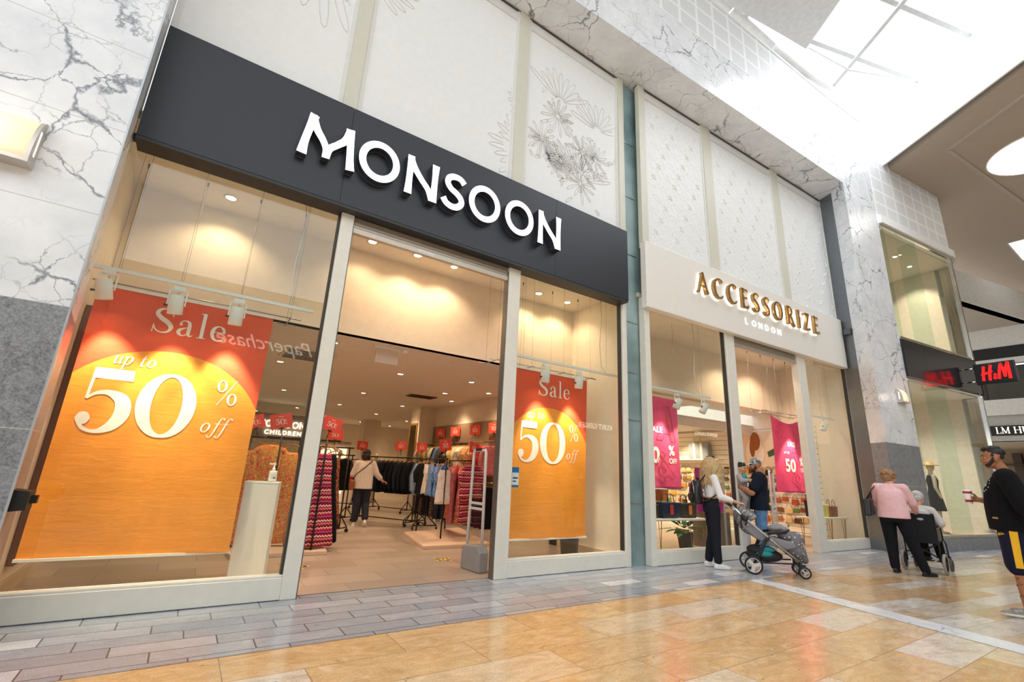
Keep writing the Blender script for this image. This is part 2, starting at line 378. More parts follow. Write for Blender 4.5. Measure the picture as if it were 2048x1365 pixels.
def m_tiles(name, tw, th, shift, stops, joint, jw, rough, ang=0, speck=None, off=(0, 0), veins=.5, grain=.35, rvar=.25, mottle=None):
    """stone pavers: every row shifted by shift, each paver its own tone"""
    q = N(name); v = q.obj()
    if ang: v = q.n('ShaderNodeVectorRotate', {'Vector': v, 'Angle': ang}, rotation_type='Z_AXIS').outputs[0]
    xyz = q.n('ShaderNodeSeparateXYZ', {0: v}); y = q.math('ADD', q.math('DIVIDE', xyz.outputs[1], th), off[1])
    row = q.math('FLOOR', y); rn = q.n('ShaderNodeTexWhiteNoise', {'W': row}, noise_dimensions='1D').outputs[0]
    x = q.math('ADD', q.math('ADD', q.math('DIVIDE', xyz.outputs[0], tw), q.math('MULTIPLY', row, shift)), q.math('ADD', q.math('MULTIPLY', rn, .12), off[0]))
    col = q.math('FLOOR', x)
    cell = q.n('ShaderNodeCombineXYZ', {0: col, 1: row, 2: 0.0}).outputs[0]
    rnd = q.n('ShaderNodeTexWhiteNoise', {'Vector': cell}, noise_dimensions='3D')
    fx, fy = q.math('FRACT', x), q.math('FRACT', y)
    ex = q.math('MULTIPLY', q.math('MINIMUM', fx, q.math('SUBTRACT', 1.0, fx)), tw); ey = q.math('MULTIPLY', q.math('MINIMUM', fy, q.math('SUBTRACT', 1.0, fy)), th)
    jm = q.n('ShaderNodeMapRange', {0: q.math('MINIMUM', ex, ey), 1: jw * .5, 2: jw, 3: 1.0, 4: 0.0}).outputs[0]
    base = q.ramp(rnd.outputs[0], stops)
    sh = q.n('ShaderNodeVectorMath', {0: v, 1: q.n('ShaderNodeVectorMath', {0: rnd.outputs[1], 3: 40.0}, operation='SCALE').outputs[0]}, operation='ADD').outputs[0]
    st = q.n('ShaderNodeMapping', {'Vector': sh, 'Scale': (1, 2.2, 1), 'Rotation': (0, 0, .4)}).outputs[0]
    n1 = q.noise(st, 3.4, 8, .78, .8); n2 = q.noise(sh, 90, 2, .7); n3 = q.noise(st, 5, 5, .7, 1.5)
    c = q.mix(veins, base, q.mix(1.0, base, q.ramp(n1, [(.3, .45), (.7, 1.35)]), 'MULTIPLY'))
    c = q.mix(grain, c, q.mix(1.0, c, q.ramp(n2, [(.25, .45), (.75, 1.5)]), 'MULTIPLY'))
    if mottle:
        n4 = q.noise(st, 2.1, 9, .80, 2.2); n5 = q.noise(st, 9, 6, .75, 1.2)
        c = q.mix(q.ramp(n4, [(.36, .62), (.5, .0)]), c, srgb(mottle[0])); c = q.mix(q.ramp(n4, [(.52, 0), (.68, .60)]), c, srgb(mottle[1])); c = q.mix(q.ramp(n5, [(.58, 0), (.72, .45)]), c, srgb(mottle[0]))
    if speck: c = q.mix(q.ramp(n3, [(.655, 0), (.70, .85)]), c, srgb(speck))
    c = q.mix(jm, c, srgb(joint))
    return q.set(color=c, rough=q.ramp(n1, [(.2, rough * (1 - rvar)), (.8, rough * (1 + rvar))]), spec=.5)
def m_glass(name='clear_glass', tint=(.93, .97, .95), refl=1.0):
    q = N(name); t = q.t; t.nodes.remove(q.b)
    tr = q.n('ShaderNodeBsdfTransparent', {0: (*tint, 1)}); gl = q.n('ShaderNodeBsdfGlossy', {0: (1, 1, 1, 1), 'Roughness': 0.0})
    fc = q.n('ShaderNodeLayerWeight', {'Blend': .5}).outputs['Facing']
    f = q.math('MULTIPLY', q.math('ADD', q.math('MULTIPLY', q.math('POWER', fc, 5.0), .90), .045), refl)
    mx = q.n('ShaderNodeMixShader', {0: f}); t.links.new(tr.outputs[0], mx.inputs[1]); t.links.new(gl.outputs[0], mx.inputs[2])
    t.links.new(mx.outputs[0], q.out.inputs[0]); return q.m
def m_reeded():
    q = N('reeded_glass'); v = q.obj(); x = q.n('ShaderNodeSeparateXYZ', {0: v})
    wv = q.math('SINE', q.math('MULTIPLY', x.outputs[0], 2 * PI / .021))
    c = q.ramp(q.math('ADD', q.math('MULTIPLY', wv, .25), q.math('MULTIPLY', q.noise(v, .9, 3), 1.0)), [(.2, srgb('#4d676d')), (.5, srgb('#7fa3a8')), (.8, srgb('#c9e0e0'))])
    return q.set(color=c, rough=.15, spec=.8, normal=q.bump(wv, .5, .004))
def m_squares():
    q = N('perforated_squares'); v = q.obj(); x = q.n('ShaderNodeSeparateXYZ', {0: v})
    def ed(i, per, o):
        f = q.math('FRACT', q.math('ADD', q.math('DIVIDE', x.outputs[i], per), o)); return q.math('LESS_THAN', f, .14)
    line = q.math('MAXIMUM', ed(0, .56, .1), ed(2, .42, .55))
    c = q.mix(line, srgb('#e0e1e2'), srgb('#f6f7f7'))
    return q.set(color=c, rough=.6)
def m_door_shutter(): return M('#b9b0a4', .4, .3)
MARBLE = m_marble(); GRANITE = m_granite(); GLASS = m_glass(refl=.85); REED = m_reeded(); SQUARES = m_squares()
CREAM = M('#e9e5d8', .35, 0, .03); CREAMD = M('#c9c8b8', .4, 0, .03)
WHITEWALL = M('#efefee', .7, 0, .02); PANEL = M('#eeeeec', .45, 0, .02); OFFW = M('#e9e1d4', .7, 0, .03)
SHOPWALL = M('#efe3d3', .8, 0, .03); SHOPCEIL = M('#e6ddd0', .85, 0, .03); CEIL = M('#bcae9f', .8, 0, .03)
BLACKM = M('#22252d', .42, .0, .08, 40); STEEL = M('#a9adb0', .28, .9); DARK = M('#17181a', .5); GREYM = M('#8c9094', .35, .7)
WHITEP = M('#f1f1ef', .4, 0, .02); CHROME = M('#d8dadb', .12, 1.0); RUBBER = M('#1a1a1b', .7); WOODH = M('#a9763f', .5, 0, .2, 20)
F_GREY = m_tiles('grey_pavers', .62, .205, .36, [(0, srgb('#a2a8b0')), (.35, srgb('#aeb2b8')), (.7, srgb('#b9bbc0')), (.93, srgb('#c2c4c8')), (.96, srgb('#dddde0')), (1, srgb('#e6e6e8'))], '#5d5a58', .0065, .20, speck='#7d7877', veins=.35)
F_GOLD = m_tiles('gold_granite', 1.15, .43, .43, [(0, srgb('#dfb47c')), (.35, srgb('#e5c08c')), (.6, srgb('#e8cba3')), (.80, srgb('#e8d3b2')), (.92, srgb('#e9dcc8')), (1, srgb('#ede5d8'))], '#a08562', .004, .17, speck='#5c5148', off=(.3, .05), veins=.45, mottle=('#cb9c64', '#f0dfc6'))
F_GOLD2 = m_tiles('gold_granite_strips', 1.5, .30, .37, [(0, srgb('#c09a6c')), (.4, srgb('#cdb08a')), (.6, srgb('#cfbda3')), (.8, srgb('#d3cac0')), (1, srgb('#dedad4'))], '#9a876e', .004, .17, speck='#6d625a', ang=R(7), veins=.45, mottle=('#b08a62', '#e9dccb'))
F_SHOP = m_tiles('shop_tiles', .9, .45, .5, [(0, srgb('#a89787')), (1, srgb('#bcab9b'))], '#7b6c5e', .005, .28, ang=0, veins=.06, grain=.1, rvar=.03)
F_WHITE = MARBLE

# ---------------------------------------------------------------- floors
# the facade line (y = 0 at the first shop) drifts toward the mall further right
OUT = [(-7, -.6), (-.93, -.6), (4, -.72), (8.5, -.95), (12.9, -1.17), (14.5, -1.3), (18.9, -1.85)]
KERB = [(-8, -1.30), (6.9, -1.31), (8.7, -1.37), (10.7, -1.49), (12.6, -1.70), (14.5, -1.98), (17, -2.4), (21, -3.1), (30, -4.7)]
def flat(bm, poly, z, mi=0):
    f = bm.faces.new([bm.verts.new((x, y, z)) for x, y in poly]); f.material_index = mi
    bmesh.ops.triangulate(bm, faces=[f])
b = BM(); flat(b, [(x, y) for x, y in KERB] + [(30, 2), (14.6, 2), (14.6, .2), (-8, .2)], 0); struct('floor_grey_pavers', b, F_GREY)
STR = lambda y: 6.92 + (y + 1.32) * .21          # centre line of the white strip
b = BM(); flat(b, [(-8, -1.2), (6.92, -1.2), (STR(-14), -14), (-8, -14)], -.002); struct('floor_gold_granite', b, F_GOLD)
b = BM(); flat(b, [(x, y + .15) for x, y in KERB[1:]] + [(34, -14), (STR(-14), -14)], -.002); struct('floor_gold_strips', b, F_GOLD2)
b = BM(); flat(b, [(19.5, -14), (70, -14), (70, 8), (19.5, 8)], -.006); struct('floor_far', b, F_GOLD2)
b = BM(); flat(b, [(STR(-1.322) - .17, -1.322), (STR(-1.322) + .17, -1.322), (STR(-14) + .17, -14), (STR(-14) - .17, -14)], .001); struct('floor_white_strip', b, F_WHITE)
b = BM(); flat(b, [(-4, .10), (6.14, .10), (6.14, 2.0), (-4, 2.0)], .004); flat(b, [(-4, 2.0), (6.52, 2.0), (6.52, 9.3), (-4, 9.3)], .004); flat(b, [(-4, 9.3), (10.5, 9.3), (10.5, 18.1), (-4, 18.1)], .004); struct('floor_shop', b, F_SHOP)
b = BM(); flat(b, [(6.20, -.02), (13.5, -.3), (13.5, 9.15), (6.60, 9.15), (6.53, 2.0)], .004); struct('floor_accessory_shop', b, F_SHOP)

# ---------------------------------------------------------------- marble frame round both shopfronts
def wallstrip(bm, line, z0, z1, th=.25, mi=0):
    """vertical wall along a polyline, front on the line, body behind (+y)"""
    for (x0, y0), (x1, y1) in zip(line, line[1:]):
        prism(bm, [(x0, y0, z0), (x1, y1, z0), (x1, y1 + th, z0), (x0, y0 + th, z0)], (0, 0, 0), (0, 0, z1 - z0), mi)
SOF = 9.0
b = BM()
prism(b, [(-7, -.6, 2.33), (-.93, -.6, 2.33), (-1.0, .06, 2.33), (-7, .06, 2.33)], (0, 0, 0), (0, 0, 10.3 - 2.33)); struct('column_left_marble', b, MARBLE)
b = BM(); prism(b, [(-7, -.605, 0), (-.928, -.605, 0), (-.998, .055, 0), (-7, .055, 0)], (0, 0, 0), (0, 0, 2.33)); bevel(struct('column_left_granite', b, GRANITE), .004)
b = BM(); box(b, -.936, -.922, -.609, -.596, 0, SOF); struct('trim_left_corner', b, M('#b9bec2', .35, .4))
b = BM(); PIL = [(12.9, -1.17), (14.5, -1.3), (14.5, .3), (13.56, .3), (13.56, -.5), (13.15, -.78)]
prism(b, [(x, y, 2.33) for x, y in PIL], (0, 0, 0), (0, 0, SOF - 2.33)); struct('column_right_marble', b, MARBLE)
b = BM(); prism(b, [(x, y, 0) for x, y in PIL], (0, 0, 0), (0, 0, 2.33)); struct('column_right_granite', b, GRANITE)
b = BM()
for (x0, y0), (x1, y1) in zip(OUT[1:5], OUT[2:6]):
    prism(b, [(x0, y0, SOF), (x1, y1, SOF), (x1, .35, SOF), (x0, .35, SOF)], (0, 0, 0), (0, 0, 1.3))
struct('beam_marble', b, MARBLE)
b = BM(); wallstrip(b, [(x, y) for x, y in OUT[:6]], 10.3, 11.65); struct('wall_upper_squares', b, SQUARES)
b = BM(); wallstrip(b, [(x, y - .015) for x, y in OUT[:6]], 11.65, 11.72, .3); struct('trim_wall_top', b, WHITEP)
b = BM(); prism(b, [(13.30, -.43, 0), (13.148, -.78, 0), (13.55, -.55, 0), (13.55, -.44, 0)], (0, 0, 0), (0, 0, SOF)); struct('trim_metal_reveal', b, M('#83878c', .35, .75))
b = BM(); box(b, 13.1, 13.3, -.75, -.6, 5.0, 5.14); struct('trim_metal_bracket', b, M('#5d6064', .4, .6))
# plain wall behind the upper panels
b = BM(); box(b, -1.0, 6.17, .08, .3, 4.55, SOF); prism(b, [(6.17, .08, 4.6), (13.4, -.26, 4.6), (13.4, .1, 4.6), (6.17, .4, 4.6)], (0, 0, 0), (0, 0, SOF - 4.6)); struct('wall_backing', b, OFFW)

# ---------------------------------------------------------------- the second shop's own frame of reference
AA = math.atan2(-.30, 7.33)
AU = Vector((math.cos(AA), math.sin(AA), 0)); AV = Vector((-math.sin(AA), math.cos(AA), 0)); A0 = Vector((6.17, -.12, 0))
def acc(s, d, z): return A0 + AU * s + AV * d + Vector((0, 0, z))
def abox(bm, s0, s1, d0, d1, z0, z1, mi=0):
    c = acc((s0 + s1) / 2, (d0 + d1) / 2, (z0 + z1) / 2); return obox(bm, c, AU * (s1 - s0) / 2, AV * (d1 - d0) / 2, Vector((0, 0, (z1 - z0) / 2)), mi)

# ---------------------------------------------------------------- shopfront frames and glazing
def post(name, x0, x1, y0, y1, z1, f=box):
    bm = BM(); f(bm, x0, x1, y0, y1, 0, z1); o = struct(name, bm, CREAM); bevel(o, .008); return o
TOPZ = 4.42
post('post_shopfront', 1.008, 1.155, -.02, .12, TOPZ); post('post_shopfront.001', 3.417, 3.617, -.02, .12, TOPZ); post('post_shopfront.002', 5.76, 5.862, -.02, .12, 4.5)
b = BM(); box(b, 3.405, 3.417, .0, .1, 0, 4.1); box(b, 1.155, 1.167, .0, .1, 0, 4.1); struct('trim_shutter_guides', b, M('#6f6e69', .4, .5))
def window(name, x0, x1, f, s=0):
    """bottom rail, slim glazing beads, one pane"""
    o = bpy.data.objects.new(name, None); COL.objects.link(o); o['kind'] = 'structure'
    bm = BM(); f(bm, x0, x1, -.015, .105, .005, .20); f(bm, x0, x1, .0, .09, .20, .222); fr = obj('window_frame', bm, CREAM, o); bevel(fr, .006)
    bm = BM(); f(bm, x0, x0 + .022, .02, .09, .222, 4.3); f(bm, x1 - .022, x1, .02, .09, .222, 4.3); f(bm, x0, x1, .02, .09, 4.24, 4.3); obj('glazing_bead', bm, M('#3a3632', .5), o)
    bm = BM(); f(bm, x0 + .02, x1 - .02, .05, .062, .222, 4.26); obj('window_pane', bm, GLASS, o)
    return o
window('window_1', -1.03, 1.008, box); window('window_2', 3.617, 5.76, box)
post('post_shopfront.003', .02, .14, -.02, .12, 4.4, abox); post('post_shopfront.004', 2.30, 2.58, -.02, .12, 4.4, abox)
post('post_shopfront.005', 4.93, 5.25, -.02, .14, 4.4, abox); post('post_shopfront.006', 7.2, 7.33, -.02, .12, 4.4, abox)
window('window_3', .14, 2.30, abox); window('window_4', 5.25, 7.2, abox)
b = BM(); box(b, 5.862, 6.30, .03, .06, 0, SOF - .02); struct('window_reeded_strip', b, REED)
b = BM()
for z in (.9, 2.2, 3.0, 3.9, 5.2, 6.4, 7.6): box(b, 5.862, 6.19, .018, .034, z, z + .012)
struct('trim_reeded_strip', b, STEEL)

# shop interiors -----------------------------------------------------------
b = BM(); box(b, -1.25, -1.14, .12, 17.9, 0, 4.6); struct('wall_shop_left', b, SHOPWALL)
b = BM(); box(b, 6.05, 6.14, .12, 2.2, 0, 4.6); box(b, 6.44, 6.5, 1.9, 9.3, 0, 4.6); box(b, 6.05, 6.5, 1.9, 2.2, 0, 4.6); struct('wall_shop_right', b, SHOPWALL)
b = BM(); box(b, 5.9, 6.5, 8.6, 9.3, 0, 3.15); struct('column_shop', b, SHOPWALL)
b = BM(); box(b, 6.0, 6.7, 14.6, 15.2, 0, 3.15); struct('column_shop.001', b, SHOPWALL)
b = BM(); box(b, -1.3, 10.5, 17.9, 18.1, 0, 4.6); struct('wall_shop_back', b, SHOPWALL)
b = BM(); box(b, 10.4, 10.5, 9.3, 18, 0, 4.6); box(b, 6.44, 10.5, 9.2, 9.3, 0, 4.6); struct('wall_shop_far_side', b, SHOPWALL)
b = BM(); box(b, -1.25, 6.5, .08, 1.75, 4.5, 4.6); struct('ceiling_shop_front', b, SHOPCEIL)
b = BM(); box(b, -1.2, 6.47, 1.6, 1.75, 3.15, 4.5); struct('wall_bulkhead', b, SHOPWALL)
b = BM(); box(b, -1.25, 10.5, 1.62, 18, 3.15, 3.22); struct('ceiling_shop', b, SHOPCEIL)
b = BM(); box(b, 6.39, 6.44, 4.2, 8.6, 0, 2.56); struct('wall_panelling', b, M('#9c7f66', .6, 0, .05))
b = BM(); box(b, 5.99, 6.05, .12, 1.9, 0, .12); struct('baseboard_window', b, M('#d9c2a8', .6))
b = BM(); box(b, -1.14, -1.1, .12, 4, 0, .12); struct('baseboard_left', b, M('#cbb598', .6))
# second shop
b = BM(); abox(b, .05, 7.4, 9.5, 9.6, 0, 4.6); struct('wall_accessory_back', b, SHOPWALL)
b = BM(); prism(b, [(6.16, .1, 0), (6.21, .1, 0), (6.56, 2.0, 0), (6.62, 9.6, 0), (6.52, 9.6, 0), (6.51, 2.0, 0)], (0, 0, 0), (0, 0, 4.6)); struct('wall_accessory_left', b, SHOPWALL)
b = BM(); abox(b, 7.25, 7.35, .13, 9.6, 0, 4.6); struct('wall_accessory_right', b, SHOPWALL)
b = BM(); abox(b, 0, 7.3, .1, 1.85, 4.42, 4.5); struct('ceiling_accessory_front', b, SHOPCEIL)
b = BM(); abox(b, .05, 7.25, 1.7, 1.85, 3.2, 4.42); abox(b, .05, 7.25, 2.6, 2.7, 2.66, 2.86); struct('wall_accessory_bulkhead', b, SHOPWALL)
b = BM(); abox(b, .05, 7.25, 1.85, 2.6, 3.2, 3.26); abox(b, .05, 7.25, 2.6, 9.5, 2.86, 2.92); struct('ceiling_accessory', b, SHOPCEIL)

# ---------------------------------------------------------------- mall beyond: upper glazing corner shop, ceilings, far end
HU = Vector((4.4, -.57, 0)).normalized(); HV = Vector((.57, 4.4, 0)).normalized(); H0 = Vector((14.5, -1.3, 0))
def hm(s, d, z): return H0 + HU * s + HV * d + Vector((0, 0, z))
def hbox(bm, s0, s1, d0, d1, z0, z1, mi=0):
    return obox(bm, hm((s0 + s1) / 2, (d0 + d1) / 2, (z0 + z1) / 2), HU * (s1 - s0) / 2, HV * (d1 - d0) / 2, Vector((0, 0, (z1 - z0) / 2)), mi)
HL = 3.95; RC = .75
def corner(d0, d1, n=9):      # outer curve that turns the corner shop's front back
    A = [(HL + math.sin(a) * (RC - d0), RC - math.cos(a) * (RC - d0)) for a in [PI / 2 * k / n for k in range(n + 1)]]
    B = [(HL + math.sin(a) * (RC - d1), RC - math.cos(a) * (RC - d1)) for a in [PI / 2 * k / n for k in range(n + 1)]]
    return A, B
def curved(bm, d0, d1, z0, z1):
    A, B = corner(d0, d1)
    for i in range(len(A) - 1):
        prism(bm, [hm(*A[i], z0), hm(*A[i + 1], z0), hm(*B[i + 1], z0), hm(*B[i], z0)], (0, 0, 0), (0, 0, z1 - z0))
b = BM(); hbox(b, -.0, HL, 0, .3, 8.55, 11.9); curved(b, 0, .3, 8.55, 10.6); struct('wall_corner_squares', b, SQUARES)
b = BM(); hbox(b, 0, HL, -.10, .3, 8.32, 8.56); curved(b, -.10, .3, 8.32, 8.56); struct('trim_cornice', b, WHITEP)
b = BM(); hbox(b, .0, HL, -.02, .3, 0, .30); curved(b, -.02, .3, 0, .30); struct('trim_kerb', b, GRANITE)
b = BM(); hbox(b, 0, HL + .62, .3, 6, .2, .3); struct('floor_display', b, M('#e3c9b4', .5))
b = BM(); hbox(b, -.4, HL + .75, 6, 6.1, 0, 10.5); hbox(b, -.45, -.38, .2, 6, 0, 8.4); hbox(b, HL + .62, HL + .72, .66, 6, 0, 10.5); struct('wall_corner_shop', b, M('#e4dccb', .8))
b = BM(); hbox(b, -.4, HL + .62, .2, 6, 8.3, 8.36); hbox(b, -.4, HL + .62, .2, 6, 4.06, 4.12); hbox(b, -.4, HL + .62, .2, 6, 4.95, 5.03); struct('ceiling_corner_shop', b, SHOPCEIL)
G2 = m_glass('shop_glass_green', (.93, .97, .95), .75)
def hwin(name, z0, z1, ribs):
    o = bpy.data.objects.new(name, None); COL.objects.link(o); o['kind'] = 'structure'
    bm = BM(); hbox(bm, .02, HL, .0, .012, z0, z1); obj('window_pane', bm, G2, o)
    bm = BM(); hbox(bm, .0, HL, -.03, .03, z1 - .05, z1); hbox(bm, 0, HL, -.03, .03, z0, z0 + .05); hbox(bm, HL - .08, HL, -.04, .05, z0, z1); obj('window_frame', bm, CHROME, o)
    for s in ribs:
        bm = BM(); hbox(bm, s, s + .015, .02, .45, z0, z1); obj('glass_fin', bm, m_glass('fin_glass', (.88, .95, .92), .6) if 'fin_glass' not in bpy.data.materials else bpy.data.materials['fin_glass'], o)
hwin('window_5', 5.05, 8.3, (.25, 1.9)); hwin('window_6', .3, 4.0, (.12, 1.9))
b = BM(); A, B = corner(0, .03)
curved(b, 0, .02, .3, 4.05); curved(b, 0, .02, 4.9, 8.32); struct('window_curved_corner', b, M('#d4d8da', .04, 1.0, .01))
# mall ceiling, its edge beam and the skylight
BE0, BE1 = Vector((15.75, -1.4, 0)), Vector((13.2, -5.6, 0)); BD = (BE1 - BE0).normalized()
BF = BE0 + BD * 12
b = BM(); f = [(BE0.x, BE0.y, 10.5), (BF.x, BF.y, 10.5), (BF.x, -14.2, 10.5), (60, -14.2, 10.5), (60, 0, 10.5), (19.5, 0, 10.5)]
prism(b, f, (0, 0, 0), (0, 0, 1.6)); struct('ceiling_mall', b, CEIL)
b = BM(); bar(b, BE0 + Vector((-.06, .5, 11.28)), BF + Vector((-.06, 0, 11.28)), .05, 1.57); struct('beam_ceiling_edge', b, WHITEP)
b = BM()
gv = [Vector((x, y, 10.492)) for x, y in ((24.5, -3.75), (15.95, -2.74), (12.6, -8.0))]
for a, c in zip(gv, gv[1:]): bar(b, a, c, .09, .03)
struct('trim_ceiling_groove', b, M('#bfb6ab', .8))
SW = Vector((.955, -.297, 0))
b = BM()
def sk(p, q, w_, h, z=12.15): bar(b, (p[0], p[1], z), (q[0], q[1], z), w_, h)
BU = Vector((.56, .83, 0)).normalized()
for p in ((13.0, -1.24), (9.6, -.3)):
    pv = Vector((p[0], p[1], 0)); q = pv - BU * 9; sk(pv + BU * .1, q, .10, .22)
for k in range(5):
    m_ = Vector((11.0, -1.56, 0)) - BU * 1.43 * k; sk(m_ - SW * .5, m_ + SW * 4.6, .11, .2, 12.2)
sk((15.85, -1.35), (15.85 - BU.x * 9, -1.35 - BU.y * 9), .08, .2)
struct('trim_skylight_bars', b, M('#d9dcde', .4))
b = BM(); e0 = Vector((11.1, -1.44, 0)); e1 = e0 - BU * 9
flat(b, [(13.0, -1.0), (15.85, -1.35), (15.85 - BU.x * 9, -1.35 - BU.y * 9), (e1.x, e1.y), (e0.x, e0.y)], 12.35); struct('window_skylight', b, m_glass('skylight_glass', (.97, .98, 1), .35))
b = BM()
s2 = e0 - BU * 7.5
prism(b, [(8.2, -.91, 12.0), (10.17, -1.28, 12.0), (e0.x, e0.y, 12.0), (s2.x, s2.y, 12.0), (-12, -7.7, 12.0), (-12, -.4, 12.0)], (0, 0, 0), (0, 0, .35)); struct('ceiling_sail', b, M('#e3e5e6', .7))
b = BM()
for k in range(4):
    x0 = 5.2 + k * 1.75
    prism(b, [(x0, -.55, 11.9), (x0 + 1.7, -.62 - .02 * k, 11.9), (x0 + 1.7, -.95 - .05 * k, 12.05), (x0, -.90 - .05 * k, 12.05)], (0, 0, 0), (0, 0, .05))
struct('ceiling_clerestory', b, M('#f2f3f4', .6))
for i, (x, y) in enumerate(((7.05, -.5), (8.75, -.58), (10.35, -.62))):
    b = BM(); tube(b, [(x, y, 11.5), (x, y, 12.4)], .09, 16); tag(obj('roof_post', b, WHITEP), ('white round post above the wall top farthest from the skylight', 'white round post above the wall top, middle of three', 'white round post above the wall top beside the skylight')[i], 'post', 'roof posts on the marble wall', 'structure')
b = BM(); tube(b, [(10.4, -.95, 12.0), (13.2, -1.25, 12.0)], .10, 12); o = tag(obj('roof_tube', b, WHITEP), 'thick white steel tube along the skylight foot', 'steel tube', kind='structure')
b = BM(); tube(b, [(11.1, -1.5, 12.0), (12.3, -1.9, 11.7), (14.9, -2.9, 12.05)], .022, 6); tag(obj('roof_cable', b, WHITEP), 'thin white tie rod bent under the skylight', 'tie rod', kind='structure')
b = BM(); box(b, 10.6, 11.4, -.9, -.8, 11.72, 11.95); box(b, 11.6, 12.9, -.98, -.88, 11.72, 11.9); tag(obj('roof_vent', b, M('#6d7477', .5)), 'dark grey louvre under the skylight foot', 'louvre', kind='structure')
# far end of the mall
b = BM(); p0, p1 = Vector((22.5, -.85, 0)), Vector((34, -3.3, 0)); bar(b, p0 + Vector((0, .15, 8.95)), p1 + Vector((0, .15, 8.95)), .3, 1.3); struct('beam_far', b, M('#f0eeea', .7))
b = BM(); prism(b, [(20.5, -.45, 8.3), (34, -3.2, 8.3), (40, 6, 8.3), (20.5, 6, 8.3)], (0, 0, 0), (0, 0, .1)); struct('ceiling_far', b, CEIL)
b = BM(); box(b, 28, 28.3, -6, 2, 7.45, 8.3); box(b, 27.95, 28.3, -6, 2, 6.72, 6.95); box(b, 27.8, 28.3, -6, 2, 4.55, 5.2); struct('wall_far', b, M('#ddd9d2', .7))
b = BM(); box(b, 28, 28.3, -6, 2, 4.05, 4.55); box(b, 27.9, 28.3, -6, 2, 3.5, 3.75); struct('wall_far_shop', b, M('#b9b4ac', .6))
b = BM(); box(b, 27.97, 28.3, -6, 2, 6.95, 7.45); struct('trim_far_black', b, DARK)
b = BM(); box(b, 28.6, 28.8, -6, 2, 5.2, 6.72); struct('wall_far_upper', b, M('#4a463f', .4))
b = BM(); box(b, 33, 33.2, -8, 3, 0, 3.7); struct('wall_far_shop_back', b, M('#a98f70', .7))
b = BM()
for k in range(4): box(b, 32.5, 33, -6, 2, .5 + k * .75, .56 + k * .75)
for k in range(7): box(b, 32.6, 33, -6 + k * 1.2, -5.7 + k * 1.2, 0, 3.3)
struct('trim_far_shelves', b, M('#4a3a2c', .6))
b = BM(); box(b, 28, 33, -8, 3, 3.5, 3.6); struct('ceiling_far_shop', b, M('#d8c8ac', .7))
for i, y in enumerate((-5.2, -3.4, -1.75, -.2)):
    b = BM(); box(b, 27.98, 28.08, y, y + .06, 5.2, 6.72); struct('trim_far_mullion' + ('.%03d' % i if i else ''), b, M('#2c2a28', .4))
# the opposite side of the mall, seen only as reflections
b = BM(); box(b, -22, 60, -14.3, -14, 0, 7.6); struct('wall_opposite', b, M('#8f867a', .6))
b = BM(); box(b, 12, 60, -14.2, -14, 7.6, 10.5); struct('wall_opposite_upper', b, M('#c9c2b8', .7))
# ---------------------------------------------------------------- shop signs
XZ = lambda o: plane_map(o, (1, 0, 0), (0, 0, 1))
def letters(name, text, font, x0, x1, z, size, y, depth, mats, parent, mp=None, sx=.93, nv=(0, -1, 0)):
    tot = sum(font[c][0] for c in text) * size * sx; tr = ((x1 - x0) - tot) / (len(text) - 1); x = x0
    mp = mp or (lambda u, v: Vector((u, y, v)))
    for c in text:
        bm = BM(); strokes(bm, font[c][1], lambda u, v, X=x: mp(X + u * size * sx, z + v * size), depth, nv, 0, 1)
        obj(name, bm, mats, parent); x += font[c][0] * size * sx + tr
FACE = M('#f4f2ff', .4, 0, .01, 9, 1.05); SIDE = M('#3a3b44', .4, .1)
s1 = thing('fascia_sign', 'charcoal fascia over the wide shopfront with glowing white MONSOON letters', 'shop sign', (0, 0, 0))
b = BM(); box(b, -.955, .93, -.15, -.0, 4.20, 5.52); box(b, .934, 4.15, -.15, 0, 4.20, 5.52); box(b, 4.154, 5.775, -.15, 0, 4.20, 5.52); obj('sign_board', b, BLACKM, s1)
letters('letter', 'MONSOON', MONO, .40, 4.21, 4.585, .545, -.155, .10, [FACE, SIDE], s1)
b = BM(); box(b, -.955, 5.77, -.145, .1, 4.165, 4.2); obj('sign_soffit', b, M('#2d2d30', .5), s1)
s2 = thing('fascia_sign', 'cream fascia over the narrower shopfront with gold ACCESSORIZE letters and LONDON below', 'shop sign', (0, 0, 0))
b = BM(); abox(b, -.03, 7.05, -.13, 0, 4.16, 5.43); o = obj('sign_board', b, M('#f0ebe2', .35, 0, .01), s2); bevel(o, .012)
AP = lambda u, v: acc(u, -.165, v)
GOLD = M('#b28f5c', .28, .75, .12, 14)
letters('letter', 'ACCESSORIZE', FLARE, 1.27, 5.70, 4.745, .43, 0, .06, [GOLD, GOLD], s2, AP, .9, -AV)
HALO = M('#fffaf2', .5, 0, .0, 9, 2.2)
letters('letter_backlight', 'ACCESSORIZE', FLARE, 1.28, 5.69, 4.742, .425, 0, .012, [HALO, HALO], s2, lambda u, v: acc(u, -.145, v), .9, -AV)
x = 2.83
for ch in 'LONDON':
    b = BM(); block(b, ch, lambda u, v: acc(u, -.132, v), .20, x, 4.44, .012, -AV); x += .235; obj('tagline_letter', b, M('#fdfdfb', .4, 0, .01, 9, .5), s2)

